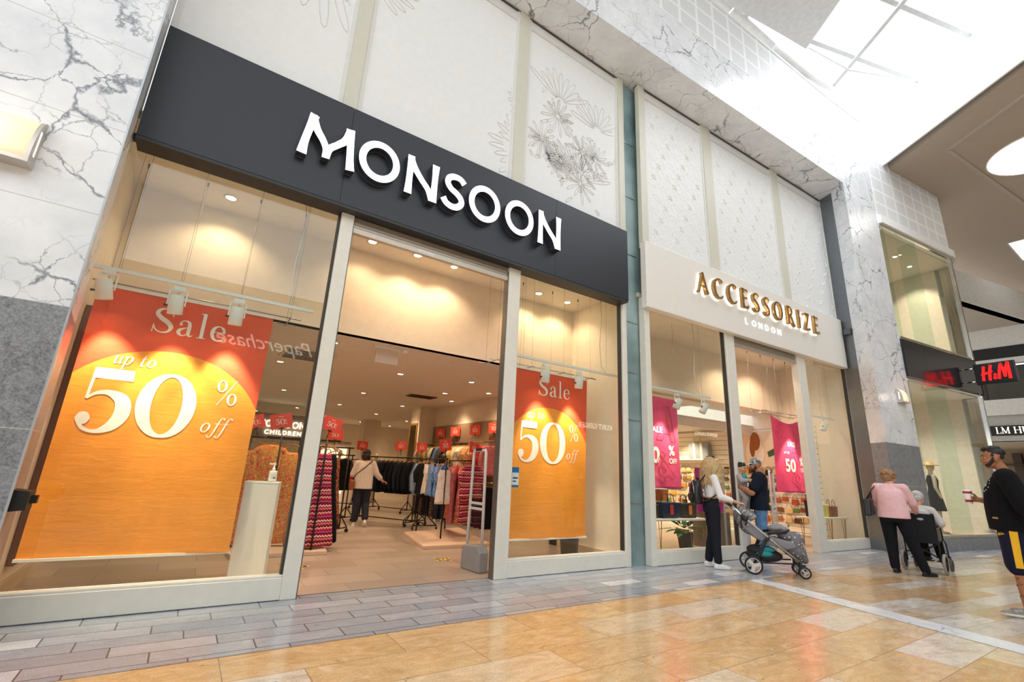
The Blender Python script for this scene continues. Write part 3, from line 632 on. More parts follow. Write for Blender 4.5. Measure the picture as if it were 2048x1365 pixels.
# ---------------------------------------------------------------- decorative panels over the signs
GROOVE = M('#d9d7d4', .6, 0, .02); FRAMEW = M('#e4e3de', .4, 0, .02); RIBC = M('#d6d3c3', .4, 0, .02)
def petal_outline(c, an, ln, wd):
    pts = []
    for k in range(15):
        t = k / 14 * 2 * PI; u = (1 - math.cos(t)) / 2 * ln; v = math.sin(t) * wd * (.35 + .65 * u / ln)
        pts.append((c[0] + u * math.cos(an) - v * math.sin(an), c[1] + u * math.sin(an) + v * math.cos(an), .008))
    return ('L', pts)
def fan(c, a0, a1, n, l0, l1, wd, rnd):
    return [petal_outline((c[0] + math.cos(a0 + (a1 - a0) * k / (n - 1)) * l0, c[1] + math.sin(a0 + (a1 - a0) * k / (n - 1)) * l0), a0 + (a1 - a0) * k / (n - 1), l1 * rnd.uniform(.8, 1.15), wd) for k in range(n)]
def clip_strokes(sts, x0, x1, z0, z1):
    out = []
    for kind, pts in sts:
        run = []
        for p in pts:
            if x0 < p[0] < x1 and z0 < p[1] < z1: run.append(p)
            else:
                if len(run) > 1: out.append((kind if kind != 'C' else 'L', run))
                run = []
        if len(run) > 1: out.append((kind if kind != 'C' else 'L', run))
    return out
rnd = random.Random(4)
def panel(label, x0, x1, art, mp, nv):
    t = thing('decorative_panel', label, 'wall panel', (0, 0, 0), 0, 'white panels above the shop signs')
    z0, z1 = 5.4, 8.98
    def slab(bm, a, c, d0, d1, e, f): obox(bm, (mp((a + c) / 2, (e + f) / 2) + Vector(nv) * (d0 + d1) / 2), (mp(1, 0) - mp(0, 0)) * (c - a) / 2, Vector(nv) * (d1 - d0) / 2, Vector((0, 0, (f - e) / 2)))
    bm = BM(); slab(bm, x0, x1, -.03, 0, z0, z1); obj('panel_board', bm, PANEL, t)
    bm = BM()
    slab(bm, x0, x0 + .05, 0, .02, z0, z1); slab(bm, x1 - .05, x1, 0, .02, z0, z1); slab(bm, x0 + .05, x1 - .05, 0, .02, z1 - .22, z1 - .17)
    obj('panel_frame', bm, FRAMEW, t)
    if art:
        bm = BM(); strokes(bm, clip_strokes(art, x0 + .06, x1 - .06, z0, z1 - .25), mp, .006, nv); obj('floral_engraving', bm, GROOVE, t)
    return t
FP = lambda u, v: Vector((u, .0, v))
def mono_art(cx, cz, rnd, big=1.0, n=9):
    a = []
    for k in range(n):
        x, z = cx + rnd.uniform(-.8, .8) * big, cz + rnd.uniform(-1.1, .7) * big
        a += fan((x, z), rnd.uniform(0, 6), rnd.uniform(7, 12), rnd.randint(7, 17), .06 * big, .34 * big, .035 * big, rnd)
        for q in range(5): a.append(petal_outline((x + rnd.uniform(-.5, .5), z + rnd.uniform(-.5, .5)), rnd.uniform(0, 6), rnd.uniform(.08, .2), .035))
        a.append(ring(x, z, .05 * big, .05 * big, .008, n=16))
    return a
art1 = fan((.25, 7.9), R(200), R(330), 11, .25, .95, .075, rnd) + fan((.05, 8.2), R(170), R(300), 8, .2, .9, .1, rnd)
panel('large plain panel left of the rib, engraved petals at its top', -.97, .80, art1, FP, (0, -1, 0))
art2 = fan((.75, 7.9), R(-40), R(40), 7, .25, .55, .05, rnd) + fan((3.75, 6.25), R(115), R(255), 14, .15, .62, .055, rnd) + fan((3.72, 7.1), R(140), R(250), 9, .1, .42, .05, rnd)
panel('large mostly blank panel above the letters SOON with petals at its right edge', .97, 3.36, art2, FP, (0, -1, 0))
panel('narrow panel covered with dense engraved flowers beside the reeded glass', 3.56, 5.72, mono_art(4.6, 6.7, rnd, .9, 8) + fan((4.75, 6.2), R(20), R(170), 12, .22, .55, .045, rnd) + fan((4.3, 7.6), R(30), R(150), 9, .1, .6, .06, rnd) + fan((5.2, 7.45), R(20), R(170), 9, .1, .55, .06, rnd), FP, (0, -1, 0))
b = BM(); box(b, .80, .97, -.05, .05, 5.4, SOF - .01); box(b, 3.36, 3.56, -.04, .05, 5.4, SOF - .01); box(b, 5.72, 5.86, -.05, .05, 5.4, SOF - .01); bevel(struct('trim_panel_ribs', b, RIBC), .006)
AP0 = lambda u, v: acc(u, -.0, v)
def lattice(x0, x1):
    a = []; p = .30
    for i in range(int((x1 - x0) / p) + 2):
        for j in range(13):
            cx, cz = x0 + .1 + i * p + (j % 2) * p / 2, 5.5 + j * p
            a.append(ring(cx, cz, p * .72, p * .72, .010, n=24))
    return a
def stars(bm, x0, x1, mp, nv):
    p = .30
    for i in range(int((x1 - x0) / p) + 1):
        for j in range(12):
            cx, cz = x0 + .1 + i * p + (j % 2) * p / 2, 5.5 + j * p
            if not (x0 + .12 < cx < x1 - .12 and 5.45 < cz < 8.6) or (i + j // 2) % 2: continue
            for q in range(4):
                an = PI / 4 + q * PI / 2; c, s = math.cos(an), math.sin(an)
                tip = (cx + c * .085, cz + s * .085); l = (cx + c * .045 - s * .018, cz + s * .045 + c * .018); r_ = (cx + c * .045 + s * .018, cz + s * .045 - c * .018)
                P = [mp(cx, cz), mp(*l), mp(*tip), mp(*r_)]; top = bm.verts.new((P[0] + P[2]) / 2 + Vector(nv) * .03); vs = [bm.verts.new(x) for x in P]
                for k in range(4): bm.faces.new((vs[k], vs[(k + 1) % 4], top))
for (x0, x1), lb in zip(((.16, 2.0), (2.28, 4.72), (4.98, 7.16)), ('star lattice panel beside the reeded glass strip', 'star lattice panel, middle one above the gold letters', 'star lattice panel nearest the marble column')):
    t = panel(lb, x0, x1, None, AP0, -AV)
    bm = BM(); strokes(bm, clip_strokes(lattice(x0, x1), x0 + .08, x1 - .08, 5.4, 8.7), AP0, .004, -AV); obj('lattice_relief', bm, M('#f6f6f5', .45, 0, .01), t)
    bm = BM(); stars(bm, x0, x1, AP0, -AV); obj('star_relief', bm, M('#f4f3f1', .45, 0, .01), t)
b = BM(); abox(b, 0, .16, -.05, .05, 5.35, SOF - .01); abox(b, 2.0, 2.28, -.04, .05, 5.35, SOF - .01); abox(b, 4.72, 4.98, -.04, .05, 5.35, SOF - .01); abox(b, 7.16, 7.33, -.05, .05, 5.35, SOF - .01); bevel(struct('trim_lattice_ribs', b, RIBC), .006)
b = BM(); box(b, -.95, 5.86, -.02, .08, SOF - .035, SOF + .0); abox(b, 0, 7.3, -.02, .08, SOF - .035, SOF); struct('trim_soffit_shadow_gap', b, M('#55524e', .7))

# ---------------------------------------------------------------- roller shutters
def shutter(label, x0, x1, f, y0=.02):
    t = thing('roller_shutter', label, 'shutter', (0, 0, 0))
    bm = BM(); z = 4.04
    while z < 4.2: f(bm, x0, x1, y0, y0 + .035, z, z + .030); f(bm, x0, x1, y0 + .01, y0 + .025, z + .03, z + .04); z += .04
    obj('slat_curtain', bm, M('#b5a999', .35, .5), t)
    bm = BM(); f(bm, x0, x1, y0 - .01, y0 + .05, 3.96, 4.035); o = obj('bottom_bar', bm, M('#c4b8a8', .35, .4), t); bevel(o, .006)
    bm = BM(); f(bm, x0, x1, y0 - .03, y0 + .09, 4.2, 4.4); obj('shutter_housing', bm, CREAMD, t)
    return t
t = shutter('ribbed roller shutter rolled up in the wide doorway under the charcoal sign', 1.16, 3.41, box)
b = BM(); box(b, 2.0, 2.24, .008, .011, 3.985, 4.02); obj('maker_plate', b, M('#e8e6e0', .4), t)
shutter('narrow ribbed shutter rolled up in the doorway under the cream sign', 2.6, 4.92, abox)

# ---------------------------------------------------------------- hanging sale banners
def m_cloth(name, c, under=.12):
    q = N(name); v = q.obj(); n = q.noise(v, 3.2, 5, .65, .8)
    wr = q.noise(q.n('ShaderNodeMapping', {'Vector': v, 'Scale': (1.2, 1, 5), 'Rotation': (0, .5, 0)}).outputs[0], 3.5, 5, .6, .6)
    q.set(color=q.mix(1.0, c, q.ramp(n, [(.3, .93), (.7, 1.06)]), 'MULTIPLY'), rough=.62, spec=.35, normal=q.bump(wr, .25, .012))
    return q.m
RED = m_cloth('banner_red', srgb('#ec5a36')); ORANGE = m_cloth('banner_orange', srgb('#fa9c35')); PINK = m_cloth('banner_pink', srgb('#f0507f'))
INK = M('#f9ece2', .6, 0, .02); CORAL = M('#e8503f', .6, 0, .02)
def wav(u, v, ph): return .018 * math.sin(u * 5 + ph) * (1.1 - v) + .01 * math.sin(u * 11 + v * 4 + ph)
def cloth(name, x0, x1, z0, z1, y, mat, parent, ph, th=.004, f=None, inside=None, off=0, sag=0):
    bm = BM(); NX, NZ = 36, 44; g = {}
    for i in range(NX + 1):
        for j in range(NZ + 1):
            u, v = i / NX, j / NZ; zz = z0 + (z1 - z0) * v
            if sag: zz -= sag * math.sin(PI * u) * v ** 6
            g[i, j] = Vector((x0 + (x1 - x0) * u, y + wav(u, v, ph) - off, zz))
    F = f or (lambda p: p)
    vs = {}
    def V(i, j, s):
        if (i, j, s) not in vs: vs[i, j, s] = bm.verts.new(F(g[i, j] + Vector((0, th * s, 0))))
        return vs[i, j, s]
    ok = lambda i, j: inside is None or inside((g[i, j] + g[i + 1, j + 1]) / 2)
    for i in range(NX):
        for j in range(NZ):
            if not ok(i, j): continue
            for s in (0, 1): bm.faces.new([V(i, j, s), V(i + 1, j, s), V(i + 1, j + 1, s), V(i, j + 1, s)]).smooth = True
    for i in range(NX): bm.faces.new([V(i, 0, 0), V(i + 1, 0, 0), V(i + 1, 0, 1), V(i, 0, 1)]) if ok(i, 0) else None
    for e in [e for e in bm.edges if len(e.link_faces) == 1]: pass
    return obj(name, bm, mat, parent)
def sale_banner(label, x0, x1, z0, z1, y, ph):
    t = thing('sale_banner', label, 'banner', (0, 0, 0), 0, 'orange sale banners in the windows')
    W_, Hh = x1 - x0, z1 - z0
    c = cloth('banner_cloth', x0, x1, z0, z1, y, RED, t, ph)
    # the big sun: an orange arch printed on the cloth
    bm = BM(); n = 48; cx = x0 + W_ * .46; rx, rz, cz = W_ * .60, Hh * .36, z0 + Hh * .415
    def P(u, v): return Vector((u, y + wav((u - x0) / W_, (v - z0) / Hh, ph) - .002, v))
    cols = []
    for i in range(n + 1):
        u = x0 + W_ * i / n; q = 1 - ((u - cx) / rx) ** 2; top = cz + rz * math.sqrt(max(q, 0)); cols.append([bm.verts.new(P(u, z0 + (top - z0) * k / 30)) for k in range(31)])
    for A, B in zip(cols, cols[1:]):
        for k in range(30): bm.faces.new((A[k], B[k], B[k + 1], A[k + 1])).smooth = True
    obj('printed_sun', bm, ORANGE, t)
    def Q(u, v): return P(u, v) + Vector((0, -.004, 0))
    def txt(s, size, fx, fz, track=0, shear=0, sx=1): 
        bm = BM(); write(bm, s, SERIF, Q, size, x0 + W_ * fx, z0 + Hh * fz, track, shear, 0, sx=sx); obj('lettering', bm, INK, t)
    txt('Sale', .265, .31, .85, .12, 0, .98)
    txt('up to', .135, .165, .70, .02, .22, .95)
    txt('50', .62, .055, .435, -.03, 0, .95)
    txt('%', .27, .74, .58, 0, 0, .78); txt('off', .16, .69, .463, .03, .25, .95)
    bm = BM(); box(bm, x0 - .01, x1 + .01, y - .012, y + .012, z0 - .02, z0 + .004); obj('bottom_batten', bm, WHITEP, t)
    bm = BM(); box(bm, x0 - .01, x1 + .01, y - .012, y + .012, z1 - .004, z1 + .02); obj('top_batten', bm, WHITEP, t)
    return t
sale_banner('big orange and red Sale up to 50% off banner left of the wide door', -1.02, .565, .36, 2.885, .62, .3)
sale_banner('smaller orange and red Sale up to 50% off banner right of the wide door', 4.03, 5.53, .355, 2.87, .62, 1.9)
def pink_banner(label, s0, s1, z0, z1, d, ph, sag):
    t = thing('sale_banner', label, 'banner', (0, 0, 0), 0, 'pink sale banners in the windows')
    f = lambda p: acc(p.x, p.y, p.z)
    cloth('banner_cloth', s0, s1, z0, z1, d, PINK, t, ph, f=f, sag=sag)
    W_, Hh = s1 - s0, z1 - z0
    def Q(u, v): return acc(u, d + wav((u - s0) / W_, (v - z0) / Hh, ph) - .005, v)
    def outl(s, x, z, size, rot=0):
        bm = BM(); G = {'S': [S((.6, .8, 0), (.45, .97, 0), (.2, .95, 0), (.08, .78, 0), (.2, .58, 0), (.34, .5, 0), (.40, .36, 0), (.30, .24, 0), (.12, .34, 0), (-.02, .22, 0), (.1, .04, 0), (.36, .0, 0), (.58, .14, 0), (.62, .4, 0), (.45, .6, 0), (.28, .72, 0), (.34, .80, 0), (.5, .72, 0), (.6, .8, 0))],
            'A': [L((0, 0, 0), (.28, 1, 0), (.5, 1, 0), (.78, 0, 0), (.56, 0, 0), (.5, .2, 0), (.27, .2, 0), (.21, 0, 0), (0, 0, 0)), L((.31, .38, 0), (.46, .38, 0), (.385, .7, 0), (.31, .38, 0))],
            'L': [L((0, 1, 0), (.22, 1, 0), (.22, .2, 0), (.6, .2, 0), (.6, 0, 0), (0, 0, 0), (0, 1, 0))]}
        sts = [(k, [(p[0], p[1], .022) for p in pp]) for k, pp in G[s]]
        c, q = math.cos(rot), math.sin(rot); strokes(bm, sts, lambda u, v: Q(x + (u * c - v * q) * size, z + (u * q + v * c) * size)); obj('outline_letter', bm, M('#c23c46', .6), t)
    outl('S', s0 + .12, z0 + Hh * .70, .46, -.1); outl('A', s0 + W_ * .55, z0 + Hh * .52, .66, -.05); outl('L', s0 + W_ * .45, z0 + Hh * .14, .5, -.5); outl('A', s0 + W_ * .62, z0 + Hh * .02, .5, .5)
    for s, size, fx, fz, bd in (('SALE', .15, .42, .60, .004), ('UP TO', .07, .30, .50, .002), ('50', .40, .30, .27, .014), ('%', .25, .76, .36, .008), ('OFF', .13, .76, .27, .004)):
        bm = BM(); block(bm, s, lambda u, v: Q(u, v) - AV * .001, size, s0 + W_ * fx, z0 + Hh * fz, 0, -AV, bold=bd); obj('lettering', bm, M('#fff6ee', .6, 0, .01), t)
    bm = BM(); abox(bm, s0, s1, d - .01, d + .01, z0 - .015, z0 + .003); obj('bottom_batten', bm, WHITEP, t)
    for s in (s0 + .04, s1 - .04): bm = BM(); tube(bm, [acc(s, d, z1 - .02), acc(s, d, 4.42)], .0025, 5); obj('suspension_cord', bm, STEEL, t)
pink_banner('pink sale banner behind the left window of the shop with gold letters', .30, 1.66, 1.13, 2.81, .72, .8, 0)
pink_banner('pink 50% sale banner with sagging top by the right post of the second shop', 4.95, 6.28, 1.14, 2.88, .74, 2.2, .16)

# ---------------------------------------------------------------- spotlight tracks and spots
def track(label, a, c, cable_at, ceil):
    t = thing('lighting_track', label, 'light track', (0, 0, 0), 0, 'spotlight tracks in the windows')
    a, c = Vector(a), Vector(c); bm = BM(); bar(bm, a, c, .034, .034); obj('track_rail', bm, WHITEP, t)
    d = (c - a)
    for k in (.12, .88):
        p = a + d * k; bm = BM(); tube(bm, [p, Vector((p.x, p.y, ceil))], .0022, 5); obj('suspension_wire', bm, STEEL, t)
    p = a + d * cable_at; bm = BM(); tube(bm, [p + Vector((.12, 0, .02)), p + Vector((.02, 0, .12)), p + Vector((0, .02, .5)), p + Vector((.03, 0, 1.0)), Vector((p.x - .01, p.y, ceil))], .006, 6); obj('power_cable', bm, M('#ddd8cc', .5), t)
    bm = BM(); lathe(bm, [(.03, -.03), (.035, 0)], (p.x, p.y, ceil), 12); obj('ceiling_rose', bm, WHITEP, t)
    return t
track('white spotlight track over the big orange banner', (-1.1, .36, 2.99), (.94, .36, 2.99), .86, 4.5)
track('white spotlight track over the smaller orange banner', (3.70, .36, 2.985), (6.03, .36, 2.985), .82, 4.5)
track('white spotlight track over the left pink banner', acc(.15, .4, 2.9), acc(2.28, .4, 2.9), .8, 4.42)
track('white spotlight track over the right pink banner', acc(5.6, .4, 2.94), acc(7.2, .4, 2.94), .6, 4.42)
SPOTLIT = M('#ffd9a0', .5, 0, 0, 9, 30)
def spot_light(p, d, power, size, blend=.5, col=(1, .80, .58), rad=.04):
    l = bpy.data.lights.new('spot_beam', 'SPOT'); l.energy = power * LAMP; l.spot_size = size; l.spot_blend = blend; l.color = col; l.shadow_soft_size = rad
    o = bpy.data.objects.new('spot_beam', l); COL.objects.link(o); o.location = p; o.rotation_euler = Vector(d).to_track_quat('-Z', 'Y').to_euler(); return o
def track_spot(label, p, target, power=90, size=R(60)):
    p = Vector(p); t = thing('track_spotlight', label, 'spotlight', p, 0, 'white track spotlights'); d = (Vector(target) - p - Vector((0, 0, -.22))).normalized(); c = Vector((0, 0, -.22))
    bm = BM(); box(bm, -.05, .05, -.015, .015, -.055, -.017); obj('track_adapter', bm, WHITEP, t)
    bm = BM(); r = Vector((1, 0, 0)); r = (r - d * r.dot(d)).normalized()
    for s in (-1, 1): bar(bm, c + r * .075 * s, Vector((0, 0, -.06)) + r * .075 * s, .012, .02)
    bar(bm, Vector((0, 0, -.06)) - r * .08, Vector((0, 0, -.06)) + r * .08, .02, .012); obj('bracket', bm, WHITEP, t)
    bm = BM(); lathe(bm, [(.02, -.115), (.058, -.11), (.064, -.10), (.068, .085), (.062, .09), (.056, .02)], c, 22, d); obj('lamp_head', bm, WHITEP, t)
    bm = BM(); lathe(bm, [(.0, .0), (.054, .0), (.054, .006), (.0, .006)], c + d * .022, 18, d); obj('lamp_lens', bm, SPOTLIT, t)
    bm = BM(); tube(bm, [c - r * .10, c - r * .066], .012, 8); obj('tilt_knob', bm, DARK, t)
    l = spot_light(p + c + d * .095, d, power, size); l.parent = t; l.location = c + d * .095
    return t
track_spot('white spotlight at the marble column, aimed at the big banner', (-.93, .36, 2.99), (-.62, .66, 1.2), 48)
track_spot('white spotlight above the letters Sa of the big banner', (-.36, .36, 2.97), (-.22, .66, 1.2), 48)
track_spot('white spotlight near the right corner of the big banner', (.18, .36, 2.97), (.22, .66, 1.2), 48)
track_spot('white spotlight over the word Sale on the smaller banner', (4.42, .36, 2.96), (4.55, .66, 1.3), 48)
track_spot('white spotlight at the right corner of the smaller banner', (5.12, .36, 2.96), (5.2, .66, 1.3), 48)
track_spot('white spotlight at the right edge of the left pink banner', acc(1.28, .4, 2.88), acc(1.0, .74, 1.6), 28)
track_spot('white spotlight halfway along the left pink window track', acc(2.05, .4, 2.88), acc(1.5, .74, 1.5), 36)
track_spot('white spotlight half hidden by the post at the right pink banner', acc(5.70, .4, 2.93), acc(5.5, .74, 1.6), 36)
track_spot('white spotlight nearest the marble column in the last window', acc(6.62, .4, 2.93), acc(6.3, .74, 1.4), 30)

# suspended steel hanging frames (ladder of two rods and rungs on wires)
def hang_frame(label, a, c, w_, ceil, nv):
    t = thing('suspended_hanging_frame', label, 'hanging frame', (0, 0, 0), 0, 'suspended steel frames that carry the banners')
    a, c, nv = Vector(a), Vector(c), Vector(nv)
    for k in (0, 1):
        bm = BM(); tube(bm, [a + nv * w_ * k, c + nv * w_ * k], .008, 6); obj('frame_rod', bm, STEEL, t)
    for k in (.06, .36, .66, .94):
        p = a + (c - a) * k; bm = BM(); tube(bm, [p - nv * .05, p + nv * (w_ + .06)], .008, 6); obj('frame_rung', bm, STEEL, t)
        for j in (0, 1):
            q = p + nv * w_ * j; bm = BM(); tube(bm, [q, (q.x, q.y, ceil)], .0016, 4); lathe(bm, [(.008, -.05), (.011, 0)], (q.x, q.y, ceil), 8); obj('suspension_wire', bm, M('#6d6a66', .4, .5), t)
hang_frame('steel rod frame hung on wires over the big orange banner', (-1.08, .62, 2.93), (.86, .62, 2.93), .34, 4.5, (0, 1, 0))
hang_frame('steel rod frame hung on wires over the smaller orange banner', (3.55, .62, 2.93), (5.75, .62, 2.93), .34, 4.5, (0, 1, 0))
hang_frame('steel rod frame hung on wires over the right pink banner', acc(4.6, .74, 2.95), acc(6.5, .74, 2.95), .3, 4.42, AV)

# ---------------------------------------------------------------- recessed downlights
def make_downlight(name, r=.055):
    t = thing(name, '', 'downlight', (0, 0, 0))
    bm = BM(); lathe(bm, [(r * 1.5, 0), (r * 1.5, -.006), (r * 1.15, -.012), (r * 1.0, -.002), (r * 1.0, 0)], (0, 0, 0), 20); obj('trim_ring', bm, M('#cfcac2', .3, .5), t)
    bm = BM(); lathe(bm, [(.0, -.002), (r, -.002), (r, -.006), (.0, -.006)], (0, 0, 0), 18); obj('lamp_lens', bm, SPOTLIT, t)
    return t
DL = make_downlight('recessed_downlight'); first_dl = [True]
def downlight(p, label, group, power=0, size=R(70), aim=(0, 0, -1), col=(1, .72, .46)):
    if first_dl[0]: t = DL; t.location = p; first_dl[0] = False
    else: t = dup(DL, None, p)
    t['label'] = label; t['group'] = group
    if power: l = spot_light((0, 0, 0), aim, power, size, .6, col, .05); l.parent = t; l.location = (0, 0, -.03)
    return t
hi = [((1.72, 1.17, 4.5), 'recessed downlight in the high doorway ceiling, nearest the left post'), ((2.44, 1.16, 4.5), 'recessed downlight in the middle of the high doorway ceiling'), ((3.09, 1.17, 4.5), 'recessed downlight in the high doorway ceiling, nearest the right post'),
      ((-.13, 1.16, 4.5), 'recessed downlight in the high ceiling over the big orange banner'), ((4.86, 1.19, 4.5), 'recessed downlight over the smaller orange banner, the left one'), ((5.56, 1.2, 4.5), 'recessed downlight over the smaller orange banner, the right one')]
for p, lb in hi: downlight(p, lb, 'downlights in the high ceiling', 8, R(128), (0, .12, -1), (1, .72, .44))
AD = [(acc(1.0, .95, 4.42), 'recessed downlight in the left window ceiling under the cream sign'), (acc(4.55, .9, 4.42), 'recessed downlight at the right post of the second doorway'), (acc(5.75, .9, 4.42), 'recessed downlight in the last window ceiling beside the marble column')]
for p, lb in AD: downlight(p, lb, 'downlights in the second shop', 26, R(128), (0, .12, -1), (1, .74, .50))
lo = [(1.64, 2.3), (2.5, 2.55), (3.4, 3.95), (3.65, 7.25), (5.2, 5.5), (3.85, 10.4), (5.4, 8.9), (5.6, 12.0), (1.2, 4.6), (.2, 3.0), (-.5, 5.2), (.8, 6.8), (2.2, 5.6), (1.9, 8.6), (4.9, 3.6), (3.0, 12.8), (6.2, 15.9), (7.4, 13.5), (.2, 9.6), (4.4, 14.8), (8.6, 15.6), (2.0, 15.6), (5.95, 4.6), (5.95, 6.6), (7.8, 16.6)]
lo.sort(key=lambda p: (p[0]) / (p[1] + 5.33))
for i, (x, y) in enumerate(lo): downlight((x, y, 3.15), ORD[i] + ' from the left of the downlights in the low clothes shop ceiling', 'downlights in the low shop ceiling', 20, R(105), (0.0, .0, -1))
for i, (s, d) in enumerate(sorted(((1.2, 3.2), (2.9, 4.2), (4.8, 3.4), (6.2, 4.6), (3.6, 6.2), (6.3, 6.6), (5.2, 8.0), (1.6, 7.0)), key=lambda p: (p[0] + 6.2) / (p[1] + 5.3))):
    downlight(acc(s, d, 2.86), ORD[i] + ' from the left of the downlights in the low accessory shop ceiling', 'downlights in the accessory shop', 85, R(110), (.25, 0, -1), (1, .78, .56))
for s, d, lb in ((1.33, .65, 'lit downlight high in the upper glazed room, leftmost'), (2.49, .78, 'lit downlight high in the upper glazed room, middle one'), (3.62, .9, 'lit downlight high in the upper glazed room, rightmost')): downlight(hm(s, d, 8.3), lb, 'downlights in the upper glazed room', 60, R(80), (.5, .2, -1), (1, .82, .62))
for s, d, lb in ((1.0, 1.2, 'left'), (2.6, 1.4, 'right')): downlight(hm(s, d, 4.05), 'downlight inside the corner shop on the ground floor, the ' + lb + ' one', 'downlights in the corner shop', 80, R(140), (0, 0, -1), (1, .88, .74))

# air vents, exit box, smoke detector in the shop ceiling
def vent(label, x, y, w_, d_, mat, z=3.15, n=5):
    t = thing('ceiling_vent', label, 'air vent', (x, y, z))
    bm = BM(); box(bm, -w_ / 2, w_ / 2, -d_ / 2, d_ / 2, -.02, -.001); obj('vent_frame', bm, mat, t)
    for k in range(n):
        bm = BM(); yy = -d_ / 2 + d_ * (k + .5) / n; obox(bm, (0, yy, -.028), (w_ * .43, 0, 0), (0, d_ * .06, .004), (0, 0, .004)); obj('slat', bm, M('#6c5f52', .5), t)
vent('square white air conditioning cassette in the ceiling behind the left post', 1.5, 3.6, .85, .85, M('#d9cdbb', .5))
vent('dark slatted air vent in the ceiling deeper in the clothes shop', 5.0, 6.5, .75, .4, M('#5b4d40', .5))
t = thing('exit_sign_box', 'blank white box hung under the ceiling edge inside the wide door', 'sign box', (2.42, 2.0, 3.15))
b = BM(); box(b, -.19, .19, -.015, .015, -.27, -.03); obj('sign_face', b, M('#e8d5c2', .5, 0, .01), t); b = BM(); box(b, -.22, .22, -.03, .03, -.03, -.001); obj('mount', b, WHITEP, t)
b = BM(); lathe(b, [(.05, 0), (.05, -.03), (.03, -.05)], (2.7, 1.95, 3.149), 16); tag(obj('smoke_detector', b, WHITEP), 'small round smoke detector beside the blank white ceiling box', 'smoke detector')
t = thing('exit_sign_box', 'small blank box under the low ceiling of the accessory shop', 'sign box', acc(2.55, 2.75, 2.86)); b = BM(); box(b, -.2, .2, -.015, .015, -.3, -.03); obj('sign_face', b, M('#cfd0cf', .5), t); b = BM(); box(b, -.2, .2, -.03, .03, -.03, -.001); obj('mount', b, WHITEP, t)

# ---------------------------------------------------------------- wall lamps
def wall_lamp(label, p, rz, k=1.0):
    t = thing('wall_lamp', label, 'wall lamp', p, rz, 'half-round wall lamps')
    n = 12; w_, h, dp = .19 * k, .38 * k, .14 * k
    prof = [(0, h / 2)] + [(-dp * math.sin(q * PI / 2 / n), h / 2 - h * .85 * (1 - math.cos(q * PI / 2 / n))) for q in range(1, n + 1)]
    bm = BM(); poly = prof + [(-dp, -h / 2), (0, -h / 2)]; prism(bm, [(-w_, y, z) for y, z in poly], (0, 0, 0), (2 * w_, 0, 0))
    for f in bm.faces: f.smooth = len(f.verts) == 4 and abs(f.normal.x) < .1
    obj('lamp_shade', bm, M('#ffdcb8', .5, 0, .02, 9, .45), t)
    MT = M('#c9c3bd', .35, .5)
    for s in (-1, 1):
        bm = BM(); prism(bm, [(s * w_ - .012 + .012 * s, y * 1.05, z * 1.03) for y, z in poly], (0, 0, 0), (.024, 0, 0)); e = obj('end_plate', bm, MT, t)
        bm = BM(); box(bm, s * (w_ + .013) - .012, s * (w_ + .013) + .012, -dp * .62, -dp * .42, -h * .36, h * .22); obj('lit_slot', bm, M('#ffe6cd', .5, 0, .02, 9, 1.2), e)
    bm = BM(); box(bm, -w_ - .025, w_ + .025, -dp * 1.06, .0, -h / 2 - .03, -h / 2); obj('lamp_tray', bm, MT, t)
    l = bpy.data.lights.new('lamp_glow', 'POINT'); l.energy = .5 * LAMP; l.color = (1, .8, .6); l.shadow_soft_size = .1; lo_ = bpy.data.objects.new('lamp_glow', l); COL.objects.link(lo_); lo_.parent = t; lo_.location = (0, -.35, 0)
    return t
wall_lamp('glowing half-round lamp on the left marble column', (-1.60, -.6, 3.56), 0)
wall_lamp('glowing half-round lamp on the marble column beside the corner shop', (13.95, -1.255, 3.5), R(-4.6), .8)
t = thing('round_ceiling_light', 'large round glowing light in the mall ceiling at the right edge', 'ceiling light', (17.9, -4.26, 10.5))
b = BM(); lathe(b, [(1.12, -.004), (1.12, -.02), (.01, -.02), (.01, -.004)], (0, 0, 0), 56); obj('diffuser', b, M('#fffaf0', .5, 0, 0, 9, 2.2), t)
b = BM(); tube(b, [(1.14 * math.cos(a), 1.14 * math.sin(a), -.012) for a in [k * PI / 28 for k in range(56)]], .022, 6, closed=True); obj('trim_ring', b, M('#d9d0c4', .6), t)
t = thing('square_ceiling_light', 'square glowing ceiling panel farther along the mall ceiling', 'ceiling light', (25.3, -2.95, 10.5))
b = BM(); box(b, -1.1, 1.1, -.55, .55, -.02, -.004); obj('diffuser', b, M('#f4f6f2', .5, 0, 0, 9, 1.3), t)
b = BM()
for x in (-.4, .35): box(b, x, x + .03, -.55, .55, -.024, -.02)
box(b, -1.15, 1.15, -.6, -.55, -.03, 0); box(b, -1.15, 1.15, .55, .6, -.03, 0); obj('frame', b, M('#cfc8be', .6), t)
# black bracket on the granite
t = thing('wall_bracket', 'black box-shaped bracket on the grey granite at the left edge', 'bracket', (0, 0, 0))
b = BM(); prism(b, [(-1.02, -.45, .84), (-.845, -.45, .86), (-.845, -.45, .985), (-1.02, -.45, 1.005)], (0, -.10, 0), (0, .07, 0)); obj('housing', b, DARK, t); b = BM(); box(b, -.85, -.815, -.46, -.41, .90, .955); obj('plug', b, DARK, t)

